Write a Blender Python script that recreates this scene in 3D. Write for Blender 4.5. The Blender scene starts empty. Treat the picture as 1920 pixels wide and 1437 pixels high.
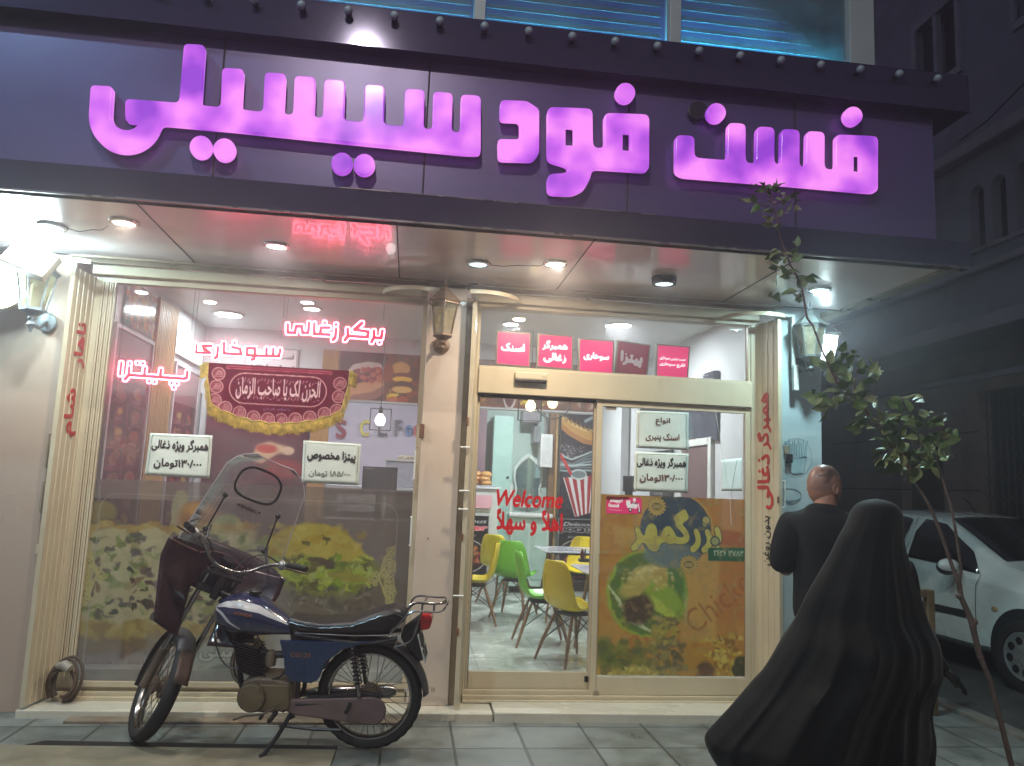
import bpy, bmesh, math, random
import numpy as np
from mathutils import Vector, Matrix
random.seed(7); RNG = np.random.default_rng(7)
PI = math.pi
scene = bpy.context.scene
col = scene.collection

# ------------------------------------------------------------------ camera
CAM = np.array([0.0, -5.35, 1.6]); YAW, PITCH, ROLL, FPX = 0.126381, 0.132972, 0.0401329, 1440.0
_cy, _sy = math.cos(YAW), math.sin(YAW)
_fw = np.array([_sy*math.cos(PITCH), _cy*math.cos(PITCH), math.sin(PITCH)])
_r0 = np.array([_cy, -_sy, 0.0]); _u0 = np.cross(_r0, _fw)
_rt = _r0*math.cos(ROLL)+_u0*math.sin(ROLL); _up = -_r0*math.sin(ROLL)+_u0*math.cos(ROLL)
cd = bpy.data.cameras.new('camera'); cam = bpy.data.objects.new('camera', cd); col.objects.link(cam)
M = Matrix(((_rt[0], _up[0], -_fw[0], CAM[0]), (_rt[1], _up[1], -_fw[1], CAM[1]), (_rt[2], _up[2], -_fw[2], CAM[2]), (0, 0, 0, 1)))
cam.matrix_world = M
cd.sensor_width = 36; cd.lens = FPX/1920*36; cd.clip_start = 0.05; cd.clip_end = 400
scene.camera = cam

# ------------------------------------------------------------------ world and exposure (night)
w = bpy.data.worlds.new('World'); scene.world = w; w.use_nodes = True
wn = w.node_tree; bg = wn.nodes['Background']
sky = wn.nodes.new('ShaderNodeTexSky'); sky.sky_type = 'NISHITA'; sky.sun_disc = False
sky.sun_elevation = math.radians(-4.0); sky.sun_rotation = math.radians(200)
hs = wn.nodes.new('ShaderNodeHueSaturation'); hs.inputs['Saturation'].default_value = .55
va = wn.nodes.new('ShaderNodeMix'); va.data_type = 'RGBA'; va.blend_type = 'ADD'; va.inputs[0].default_value = 1; va.inputs[7].default_value = (.062, .058, .088, 1)   # city glow
wn.links.new(sky.outputs[0], hs.inputs['Color']); wn.links.new(hs.outputs[0], va.inputs[6]); wn.links.new(va.outputs[2], bg.inputs[0]); bg.inputs[1].default_value = 1.0
scene.view_settings.view_transform = 'Standard'; scene.view_settings.look = 'None'
scene.view_settings.exposure = 0.0; scene.view_settings.gamma = 1.0
cy = scene.cycles
cy.use_denoising = True; cy.max_bounces = 8; cy.diffuse_bounces = 3; cy.glossy_bounces = 3; cy.transparent_max_bounces = 24
cy.transmission_bounces = 4; cy.caustics_reflective = False; cy.caustics_refractive = False; cy.sample_clamp_indirect = 4.0; cy.sample_clamp_direct = 0
cy.use_light_tree = True

def area(name, loc, rot, size, power, color, parent=None, shape='DISK', spread=PI, size_y=None):
    l = bpy.data.lights.new(name, 'AREA'); l.shape = shape; l.size = size; l.energy = power; l.color = color; l.spread = spread
    if size_y: l.size_y = size_y
    o = bpy.data.objects.new(name, l); col.objects.link(o); o.location = loc; o.rotation_euler = rot
    if parent is not None: put_under(o, parent, Vector(loc))
    return o

# ------------------------------------------------------------------ projection helper: a photo pixel onto a real plane
def ray(px, py): return _fw + _rt*(px-960)/FPX - _up*(py-718.5)/FPX
def U(px, py, ax, v):
    d = ray(px, py); t = (v-CAM[ax])/d[ax]; return Vector(CAM+d*t)
def Upl(px, py, p0, n):
    d = ray(px, py); n = np.array(n, float); t = ((np.array(p0, float)-CAM)@n)/(d@n); return Vector(CAM+d*t)

# ------------------------------------------------------------------ scene graph helpers
ORG = {}
def put_under(o, parent, world=None):
    o.parent = parent
    o.location = Vector(world if world is not None else (0, 0, 0)) - ORG.get(parent.name, Vector((0, 0, 0)))
    ORG[o.name] = Vector(world) if world is not None else Vector((0, 0, 0))
def tag(o, label=None, cat=None, group=None, kind=None):
    if label: o['label'] = label
    if cat: o['category'] = cat
    if group: o['group'] = group
    if kind: o['kind'] = kind
    return o
def thing(name, label, cat, loc=(0, 0, 0), rz=0.0, group=None):
    o = bpy.data.objects.new(name, None); col.objects.link(o); o.location = loc; o.rotation_euler = (0, 0, rz)
    o.empty_display_size = .1; ORG[o.name] = Vector(loc)
    return tag(o, label, cat, group)
def copy_thing(root, loc, rz=None, label=None):
    r = root.copy(); col.objects.link(r); r.location = loc
    if rz is not None: r.rotation_euler = (0, 0, rz)
    if label: r['label'] = label
    for ch in list(root.children):
        c = ch.copy(); col.objects.link(c); c.parent = r
        for g in list(ch.children):
            d = g.copy(); col.objects.link(d); d.parent = c
    return r

# ------------------------------------------------------------------ colours and materials
def lin(c):
    return tuple((x/255/12.92 if x/255 <= .04045 else ((x/255+.055)/1.055)**2.4) for x in c)
def lina(a):
    a = np.clip(a, 0, 1); return np.where(a <= .04045, a/12.92, ((a+.055)/1.055)**2.4)
MATS = {}
def pm(name, c, rough=.5, metal=0.0, var=.12, scale=6.0, bump=0.0, bscale=60.0, coat=0.0, spec=.5, rvar=.1, dirt=None, dirt_amt=.35, dscale=2.5, stretch=(1, 1, 1), trans=0.0):
    """procedural principled: base colour c (sRGB 0-255) broken up by noise, roughness noise, bump, soft dirt"""
    if name in MATS: return MATS[name]
    m = bpy.data.materials.new(name); m.use_nodes = True; nt = m.node_tree; b = nt.nodes['Principled BSDF']
    L = nt.links.new; N = nt.nodes.new
    tc = N('ShaderNodeTexCoord'); mp = N('ShaderNodeMapping'); L(tc.outputs['Object'], mp.inputs[0]); mp.inputs['Scale'].default_value = stretch
    n1 = N('ShaderNodeTexNoise'); n1.inputs['Scale'].default_value = scale; n1.inputs['Detail'].default_value = 6; L(mp.outputs[0], n1.inputs['Vector'])
    cr = N('ShaderNodeMapRange'); cr.inputs[1].default_value = .3; cr.inputs[2].default_value = .7; cr.inputs[3].default_value = 1-var; cr.inputs[4].default_value = 1+var; L(n1.outputs[0], cr.inputs[0])
    mx = N('ShaderNodeMix'); mx.data_type = 'RGBA'; mx.blend_type = 'MULTIPLY'; mx.inputs[0].default_value = 1
    mx.inputs[6].default_value = (*lin(c), 1); L(cr.outputs[0], mx.inputs[7]); out = mx.outputs[2]
    if dirt:
        n2 = N('ShaderNodeTexNoise'); n2.inputs['Scale'].default_value = dscale; n2.inputs['Detail'].default_value = 9; n2.inputs['Roughness'].default_value = .7; L(mp.outputs[0], n2.inputs['Vector'])
        r2 = N('ShaderNodeMapRange'); r2.inputs[1].default_value = .5; r2.inputs[2].default_value = .72; r2.inputs[3].default_value = 0; r2.inputs[4].default_value = dirt_amt; L(n2.outputs[0], r2.inputs[0])
        m2 = N('ShaderNodeMix'); m2.data_type = 'RGBA'; L(r2.outputs[0], m2.inputs[0]); L(out, m2.inputs[6]); m2.inputs[7].default_value = (*lin(dirt), 1); out = m2.outputs[2]
    L(out, b.inputs['Base Color'])
    rr = N('ShaderNodeMapRange'); rr.inputs[1].default_value = .3; rr.inputs[2].default_value = .7; rr.inputs[3].default_value = max(.02, rough-rvar); rr.inputs[4].default_value = min(1, rough+rvar); L(n1.outputs[0], rr.inputs[0]); L(rr.outputs[0], b.inputs['Roughness'])
    b.inputs['Metallic'].default_value = metal; b.inputs['Coat Weight'].default_value = coat; b.inputs['Specular IOR Level'].default_value = spec
    if bump:
        n3 = N('ShaderNodeTexNoise'); n3.inputs['Scale'].default_value = bscale; n3.inputs['Detail'].default_value = 5; L(mp.outputs[0], n3.inputs['Vector'])
        bp = N('ShaderNodeBump'); bp.inputs['Strength'].default_value = bump; bp.inputs['Distance'].default_value = .01; L(n3.outputs[0], bp.inputs['Height']); L(bp.outputs[0], b.inputs['Normal'])
    MATS[name] = m; return m
def emis(name, c, s, mix=None):
    if name in MATS: return MATS[name]
    m = bpy.data.materials.new(name); m.use_nodes = True; b = m.node_tree.nodes['Principled BSDF']
    b.inputs['Base Color'].default_value = (*c, 1); b.inputs['Emission Color'].default_value = (*c, 1); b.inputs['Emission Strength'].default_value = s; b.inputs['Roughness'].default_value = .3
    MATS[name] = m; return m
def painted(name, rough=.5, alpha=False, emit=0.0, spec=.4, translucent=0.0, bump=0.0):
    """colour comes from the printed picture stored on the mesh"""
    if name in MATS: return MATS[name]
    m = bpy.data.materials.new(name); m.use_nodes = True; nt = m.node_tree; b = nt.nodes['Principled BSDF']; L = nt.links.new; N = nt.nodes.new
    a = N('ShaderNodeAttribute'); a.attribute_name = 'print'
    L(a.outputs['Color'], b.inputs['Base Color']); b.inputs['Roughness'].default_value = rough; b.inputs['Specular IOR Level'].default_value = spec
    if emit: L(a.outputs['Color'], b.inputs['Emission Color']); b.inputs['Emission Strength'].default_value = emit
    if alpha:
        tl = N('ShaderNodeBsdfTranslucent'); L(a.outputs['Color'], tl.inputs[0]); ms = N('ShaderNodeMixShader'); ms.inputs[0].default_value = translucent
        L(b.outputs[0], ms.inputs[1]); L(tl.outputs[0], ms.inputs[2]); tr = N('ShaderNodeBsdfTransparent'); m3 = N('ShaderNodeMixShader')
        L(a.outputs['Alpha'], m3.inputs[0]); L(tr.outputs[0], m3.inputs[1]); L(ms.outputs[0], m3.inputs[2]); L(m3.outputs[0], nt.nodes['Material Output'].inputs[0])
    MATS[name] = m; return m
def glassmat(name, tint=(1, 1, 1), dust=.06, refl=1.0, dust_col=(.8, .8, .8), rough=.02, scale=3.0, dust_var=.7):
    """thin pane: clear transmission, fresnel reflection, dusty film that catches light"""
    if name in MATS: return MATS[name]
    m = bpy.data.materials.new(name); m.use_nodes = True; nt = m.node_tree; L = nt.links.new; N = nt.nodes.new
    for n in list(nt.nodes): nt.nodes.remove(n)
    out = N('ShaderNodeOutputMaterial'); tr = N('ShaderNodeBsdfTransparent'); tr.inputs[0].default_value = (*tint, 1)
    gl = N('ShaderNodeBsdfGlossy'); gl.inputs['Roughness'].default_value = rough; fr = N('ShaderNodeFresnel'); fr.inputs[0].default_value = 1.5
    fm = N('ShaderNodeMath'); fm.operation = 'MULTIPLY'; fm.inputs[1].default_value = refl*1.6; L(fr.outputs[0], fm.inputs[0])
    m1 = N('ShaderNodeMixShader'); L(fm.outputs[0], m1.inputs[0]); L(tr.outputs[0], m1.inputs[1]); L(gl.outputs[0], m1.inputs[2])
    df = N('ShaderNodeBsdfDiffuse'); tl = N('ShaderNodeBsdfTranslucent'); df.inputs[0].default_value = (*dust_col, 1); tl.inputs[0].default_value = (*dust_col, 1)
    m2 = N('ShaderNodeMixShader'); m2.inputs[0].default_value = .6; L(df.outputs[0], m2.inputs[1]); L(tl.outputs[0], m2.inputs[2])
    tc = N('ShaderNodeTexCoord'); n1 = N('ShaderNodeTexNoise'); n1.inputs['Scale'].default_value = scale; n1.inputs['Detail'].default_value = 8; n1.inputs['Roughness'].default_value = .65; L(tc.outputs['Object'], n1.inputs[0])
    mr = N('ShaderNodeMapRange'); mr.inputs[1].default_value = .3; mr.inputs[2].default_value = .7; mr.inputs[3].default_value = dust*(1-dust_var); mr.inputs[4].default_value = dust*(1+dust_var); L(n1.outputs[0], mr.inputs[0])
    m3 = N('ShaderNodeMixShader'); L(mr.outputs[0], m3.inputs[0]); L(m1.outputs[0], m3.inputs[1]); L(m2.outputs[0], m3.inputs[2]); L(m3.outputs[0], out.inputs[0])
    MATS[name] = m; return m

# ------------------------------------------------------------------ mesh builder
class MB:
    def __init__(s): s.v = []; s.f = []
    def add(s, vs, fs):
        k = len(s.v); s.v += [tuple(p) for p in vs]; s.f += [tuple(i+k for i in f) for f in fs]; return s
    def box(s, x0, x1, y0, y1, z0, z1, M=None):
        vs = [(x, y, z) for z in (z0, z1) for y in (y0, y1) for x in (x0, x1)]
        if M is not None: vs = [M @ Vector(p) for p in vs]
        return s.add(vs, [(0, 2, 3, 1), (4, 5, 7, 6), (0, 1, 5, 4), (2, 6, 7, 3), (0, 4, 6, 2), (1, 3, 7, 5)])
    def tube(s, pts, r, n=8, cap=True, closed=False):
        pts = [Vector(p) for p in pts]; m = len(pts); rs = r if isinstance(r, (list, tuple)) else [r]*m
        t0 = None; rings = []; nrm = None
        for i, p in enumerate(pts):
            if closed: t = pts[(i+1) % m]-pts[i-1]
            else: t = pts[min(i+1, m-1)]-pts[max(i-1, 0)]
            if t.length < 1e-9: t = Vector((0, 0, 1))
            t.normalize()
            if nrm is None:
                a = Vector((0, 0, 1)) if abs(t.z) < .9 else Vector((1, 0, 0)); nrm = t.cross(a).normalized()
            else:
                nrm = nrm - t*nrm.dot(t)
                if nrm.length < 1e-6: nrm = t.orthogonal()
                nrm.normalize()
            b = t.cross(nrm)
            rings.append([p+(nrm*math.cos(2*PI*k/n)+b*math.sin(2*PI*k/n))*rs[i] for k in range(n)])
        vs = [q for rg in rings for q in rg]; fs = []
        for i in range(m if closed else m-1):
            j = (i+1) % m
            for k in range(n): fs.append((i*n+k, i*n+(k+1) % n, j*n+(k+1) % n, j*n+k))
        if cap and not closed: fs.append(tuple(range(n))[::-1]); fs.append(tuple((m-1)*n+k for k in range(n)))
        return s.add(vs, fs)
    def loft(s, rings, cap=True, closed=True):
        n = len(rings[0]); vs = [q for rg in rings for q in rg]; fs = []
        for i in range(len(rings)-1):
            for k in range(n if closed else n-1): fs.append((i*n+k, i*n+(k+1) % n, (i+1)*n+(k+1) % n, (i+1)*n+k))
        if cap and closed: fs.append(tuple(range(n))[::-1]); fs.append(tuple((len(rings)-1)*n+k for k in range(n)))
        return s.add(vs, fs)
    def lathe(s, prof, o=(0, 0, 0), ax=(0, 0, 1), n=20, cap=True):
        ax = Vector(ax).normalized(); a = ax.orthogonal().normalized(); b = ax.cross(a); o = Vector(o)
        rings = [[o+ax*h+(a*math.cos(2*PI*k/n)+b*math.sin(2*PI*k/n))*max(r, 1e-4) for k in range(n)] for r, h in prof]
        return s.loft(rings, cap)
    def prism(s, poly, fn, t0, t1):
        """poly of (a,b); fn(a,b,t)->xyz; between t0 and t1"""
        n = len(poly); vs = [fn(a, b, t0) for a, b in poly]+[fn(a, b, t1) for a, b in poly]
        return s.add(vs, [tuple(range(n))[::-1], tuple(range(n, 2*n))]+[(k, (k+1) % n, n+(k+1) % n, n+k) for k in range(n)])
    def sphere(s, c, r, n=12, sc=(1, 1, 1), m=8):
        prof = [[Vector(c)+Vector((math.cos(2*PI*k/n)*math.sin(PI*i/m)*r*sc[0], math.sin(2*PI*k/n)*math.sin(PI*i/m)*r*sc[1], -math.cos(PI*i/m)*r*sc[2])) for k in range(n)] for i in range(m+1)]
        return s.loft(prof, False)
    def build(s, name, mt, parent=None, smooth=False, bevel=0, local=False, world=None, solid=0, sub=0, seg=2):
        me = bpy.data.meshes.new(name); off = Vector(world) if world is not None else Vector((0, 0, 0))
        me.from_pydata([tuple(Vector(p)-off) for p in s.v], [], s.f); me.update()
        bm = bmesh.new(); bm.from_mesh(me); bmesh.ops.remove_doubles(bm, verts=bm.verts, dist=1e-5); bmesh.ops.recalc_face_normals(bm, faces=bm.faces); bm.to_mesh(me); bm.free()
        if mt: me.materials.append(mt)
        if smooth:
            me.polygons.foreach_set('use_smooth', [True]*len(me.polygons))
            try: me.set_sharp_from_angle(angle=math.radians(42 if smooth is True else smooth))
            except Exception: pass
        o = bpy.data.objects.new(name, me); col.objects.link(o)
        if solid: md = o.modifiers.new('thickness', 'SOLIDIFY'); md.thickness = solid; md.offset = 0
        if bevel:
            md = o.modifiers.new('bevel', 'BEVEL'); md.width = bevel; md.segments = seg; md.limit_method = 'ANGLE'; md.angle_limit = math.radians(40)
        if sub: md = o.modifiers.new('sub', 'SUBSURF'); md.levels = sub; md.render_levels = sub
        if parent is not None:
            if local: o.parent = parent; ORG[o.name] = Vector((0, 0, 0))
            else: put_under(o, parent, off)
        elif world is not None: o.location = off; ORG[o.name] = off
        return o
def bxs(name, mt, parent, *boxes, bevel=.003, **k):
    m = MB()
    for b in boxes: m.box(*b)
    return m.build(name, mt, parent, bevel=bevel, **k)

def bxe(name, mt, parent, *boxes, bevel=.003, **k):
    for b in boxes: o = bxs(name, mt, parent, b, bevel=bevel, **k)
    return o

# ------------------------------------------------------------------ lettering: shaping, glyph outlines, raster, contour
FORMS = {}
def _f(ch, iso, dual=True): FORMS[ch] = (iso, iso+1, iso+2 if dual else None, iso+3 if dual else None)
for c_, i_ in zip('بتجحخسشصضطظعغفقلمنه', (0xFE8F, 0xFE95, 0xFE9D, 0xFEA1, 0xFEA5, 0xFEB1, 0xFEB5, 0xFEB9, 0xFEBD, 0xFEC1, 0xFEC5, 0xFEC9, 0xFECD, 0xFED1, 0xFED5, 0xFEDD, 0xFEE1, 0xFEE5, 0xFEE9)): _f(c_, i_)
for c_, i_ in (('ث', 0xFE99), ('پ', 0xFB56), ('چ', 0xFB7A), ('ک', 0xFB8E), ('گ', 0xFB92), ('ی', 0xFBFC)): _f(c_, i_)
for c_, i_ in zip('ادذرزوژ', (0xFE8D, 0xFEA9, 0xFEAB, 0xFEAD, 0xFEAF, 0xFEED, 0xFB8A)): _f(c_, i_, False)
def shape(s):
    if not any(ord(c) > 0x600 for c in s): return s
    out = []; n = len(s); i = 0; prev = False
    while i < n:
        c = s[i]
        if c not in FORMS: out.append(c); prev = False; i += 1; continue
        if c == 'ل' and i+1 < n and s[i+1] == 'ا': out.append(chr(0xFEFC if prev else 0xFEFB)); prev = False; i += 2; continue
        nx = i+1 < n and s[i+1] in FORMS; F = FORMS[c]
        if F[2] and nx: out.append(chr(F[3] if prev else F[2])); prev = True
        else: out.append(chr(F[1] if prev else F[0])); prev = False
        i += 1
    res = []; run = []
    for ch in out[::-1]:
        if ch in '۰۱۲۳۴۵۶۷۸۹/': run.append(ch)
        else: res += run[::-1]; run = []; res.append(ch)
    return ''.join(res+run[::-1])
_GC = {}
def glyph_polys(text, shear=0.0):
    key = (text, shear)
    if key in _GC: return _GC[key]
    c = bpy.data.curves.new('t', 'FONT'); c.body = shape(text); c.size = 1; c.shear = shear; c.fill_mode = 'NONE'
    o = bpy.data.objects.new('t', c); col.objects.link(o); dg = bpy.context.evaluated_depsgraph_get(); dg.update()
    cu = o.evaluated_get(dg).to_curve(dg, apply_modifiers=False); polys = []
    for sp in cu.splines:
        pts = []
        if sp.type == 'BEZIER':
            bp = sp.bezier_points; m = len(bp)
            for i in range(m):
                a, b = bp[i], bp[(i+1) % m]
                p0, p1, p2, p3 = [np.array(q[:2]) for q in (a.co, a.handle_right, b.handle_left, b.co)]
                for t in (0, .17, .33, .5, .67, .83): pts.append((1-t)**3*p0+3*(1-t)**2*t*p1+3*(1-t)*t*t*p2+t**3*p3)
        else: pts = [np.array(q.co[:2]) for q in sp.points]
        if len(pts) > 2: polys.append(np.array(pts))
    o.to_curve_clear(); bpy.data.objects.remove(o); bpy.data.curves.remove(c)
    _GC[key] = polys; return polys
def raster(polys, x0, y0, x1, y1, W, H, ss=3):
    """non-zero winding coverage, row 0 at y0"""
    w_, h_ = W*ss, H*ss; Wd = np.zeros((h_, w_+2)); sx = w_/(x1-x0); sy = h_/(y1-y0)
    for P in polys:
        P = np.asarray(P, float); Q = np.roll(P, -1, 0)
        for (ax, ay), (bx, by) in zip(P, Q):
            ay_, by_ = (ay-y0)*sy-.5, (by-y0)*sy-.5; ax_, bx_ = (ax-x0)*sx-.5, (bx-x0)*sx-.5
            if ay_ == by_: continue
            d = 1
            if ay_ > by_: ay_, by_, ax_, bx_, d = by_, ay_, bx_, ax_, -1
            r = np.arange(max(0, math.ceil(ay_)), min(h_-1, math.ceil(by_)-1)+1)
            if len(r) == 0: continue
            xx = ax_+(r-ay_)*(bx_-ax_)/(by_-ay_); ci = np.clip(np.ceil(xx).astype(int), 0, w_+1); np.add.at(Wd, (r, ci), d)
    Wn = (np.cumsum(Wd, 1)[:, :w_] != 0).astype(float)
    return Wn.reshape(H, ss, W, ss).mean((1, 3))
def blur(a, r):
    if r <= 0: return a
    k = int(math.ceil(r*2.5)); x = np.arange(-k, k+1); g = np.exp(-x*x/(2*r*r)); g /= g.sum()
    sh = a.shape; p = np.pad(a, ((k, k), (k, k))+((0, 0),)*(a.ndim-2), mode='edge')
    t = sum(g[i]*p[i:i+sh[0]] for i in range(2*k+1)); return sum(g[i]*t[:, i:i+sh[1]] for i in range(2*k+1))
def contours(F, lev):
    """marching squares -> closed loops of (x,y) in grid units"""
    F = np.pad(F, 1, constant_values=min(0, float(F.min())))-lev; B = F > 0; H, W = F.shape; seg = {}
    code = B[:-1, :-1]*1+B[:-1, 1:]*2+B[1:, 1:]*4+B[1:, :-1]*8
    ys, xs = np.nonzero((code > 0) & (code < 15))
    def pt(e):
        k, y, x = e
        if k == 0: a, b = F[y, x], F[y, x+1]; return (x+a/(a-b)-1, y-1.0)
        a, b = F[y, x], F[y+1, x]; return (x-1.0, y+a/(a-b)-1)
    T = {1: [('L', 'B')], 2: [('B', 'R')], 3: [('L', 'R')], 4: [('R', 'T')], 5: [('L', 'T'), ('R', 'B')], 6: [('B', 'T')], 7: [('L', 'T')], 8: [('T', 'L')], 9: [('T', 'B')], 10: [('B', 'L'), ('T', 'R')], 11: [('T', 'R')], 12: [('R', 'L')], 13: [('R', 'B')], 14: [('B', 'L')]}
    for y, x in zip(ys.tolist(), xs.tolist()):
        E = {'B': (0, y, x), 'T': (0, y+1, x), 'L': (1, y, x), 'R': (1, y, x+1)}
        for a, b in T[int(code[y, x])]: seg[E[a]] = E[b]
    loops = []
    while seg:
        st, cur = seg.popitem(); lp = [pt(st)]
        while cur != st and cur in seg: lp.append(pt(cur)); cur = seg.pop(cur)
        if len(lp) > 5: loops.append(lp)
    return loops
def simplify(lp, tol):
    P = np.array(lp)
    def rdp(a, b):
        st = [(a, b)]; keep = set((a, b))
        while st:
            i, j = st.pop()
            if j-i < 2: continue
            A, Bv = P[i], P[j]; d = Bv-A; L_ = np.hypot(*d)
            q = P[i+1:j]-A; e = np.abs(q[:, 0]*d[1]-q[:, 1]*d[0])/L_ if L_ > 1e-9 else np.hypot(q[:, 0], q[:, 1])
            k = int(e.argmax())
            if e[k] > tol: k += i+1; keep.add(k); st += [(i, k), (k, j)]
        return keep
    h = len(P)//2; k = sorted(rdp(0, h) | rdp(h, len(P)-1)); return P[k]
def fill_loops(loops, extrude=0.0, bevel=0.0, bres=1):
    """mesh of closed 2D loops (holes by even-odd), in the xy plane, centred on z=0"""
    cu = bpy.data.curves.new('f', 'CURVE'); cu.dimensions = '2D'; cu.fill_mode = 'BOTH'; cu.extrude = extrude; cu.bevel_depth = bevel; cu.bevel_resolution = bres; cu.offset = -bevel
    for lp in loops:
        sp = cu.splines.new('POLY'); sp.points.add(len(lp)-1); sp.use_cyclic_u = True
        sp.points.foreach_set('co', np.column_stack([lp, np.zeros(len(lp)), np.ones(len(lp))]).ravel().tolist())
    o = bpy.data.objects.new('f', cu); col.objects.link(o); dg = bpy.context.evaluated_depsgraph_get(); dg.update()
    me = bpy.data.meshes.new_from_object(o.evaluated_get(dg)); bpy.data.objects.remove(o); bpy.data.curves.remove(cu)
    return me
def text_loops(text, bold=0.0, res=46, shear=0.0, rnd=.9):
    """union outline loops of the text (em units)"""
    P = glyph_polys(text, shear); A = np.vstack(P); pad = .12
    x0, y0 = A.min(0)-pad; x1, y1 = A.max(0)+pad; W = max(8, int((x1-x0)*res)); H = max(8, int((y1-y0)*res))
    R = raster(P, x0, y0, x1, y1, W, H); s = max(.45, bold*res*1.0); B = blur(R, s)
    lev = .5 if bold <= 0 else .5-.34
    lo = [simplify(l, .12) for l in contours(B, lev)]
    return [np.column_stack([x0+(l[:, 0]+.5)/W*(x1-x0), y0+(l[:, 1]+.5)/H*(y1-y0)]) for l in lo if len(l) > 3]
def fit_loops(loops, x0, x1, y0, y1, keep=False):
    A = np.vstack(loops); mn, mx = A.min(0), A.max(0); sx = (x1-x0)/(mx[0]-mn[0]); sy = (y1-y0)/(mx[1]-mn[1])
    if keep: s = min(sx, sy); cx, cy_ = (x0+x1)/2, (y0+y1)/2; c = (mn+mx)/2; return [np.array([cx, cy_])+(l-c)*s for l in loops]
    return [np.array([x0, y0])+(l-mn)*[sx, sy] for l in loops]
def place(me, name, mt, parent, fn=None, world=None, smooth=False):
    """fn maps mesh co -> world (or local when world/None)"""
    n = len(me.vertices); co = np.zeros(n*3); me.vertices.foreach_get('co', co); co = co.reshape(-1, 3)
    off = np.array(world if world is not None else (0, 0, 0), float)
    if fn is not None: co = np.array([tuple(fn(*p)) for p in co])
    co = co-off; me.vertices.foreach_set('co', co.ravel()); me.materials.clear(); me.materials.append(mt); me.update(); me.name = name
    if smooth: me.polygons.foreach_set('use_smooth', [True]*len(me.polygons)); me.set_sharp_from_angle(angle=math.radians(35))
    o = bpy.data.objects.new(name, me); col.objects.link(o)
    if parent is not None: put_under(o, parent, off)
    else: o.location = off; ORG[o.name] = Vector(off)
    return o
def wall_text(name, text, mt, parent, x0, x1, z0, z1, y, bold=.03, depth=.0015, keep=False, shear=0.0, tilt=0.0, res=46, world=None):
    """flat lettering in the plane y=const, facing -y"""
    lo = fit_loops(text_loops(text, bold, res, shear), x0, x1, z0, z1, keep)
    me = fill_loops(lo, depth); cx, cz = (x0+x1)/2, (z0+z1)/2; ca, sa = math.cos(tilt), math.sin(tilt)
    return place(me, name, mt, parent, lambda a, b, c: (cx+(a-cx)*ca-(b-cz)*sa, y-depth-c, cz+(a-cx)*sa+(b-cz)*ca), world)

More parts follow.
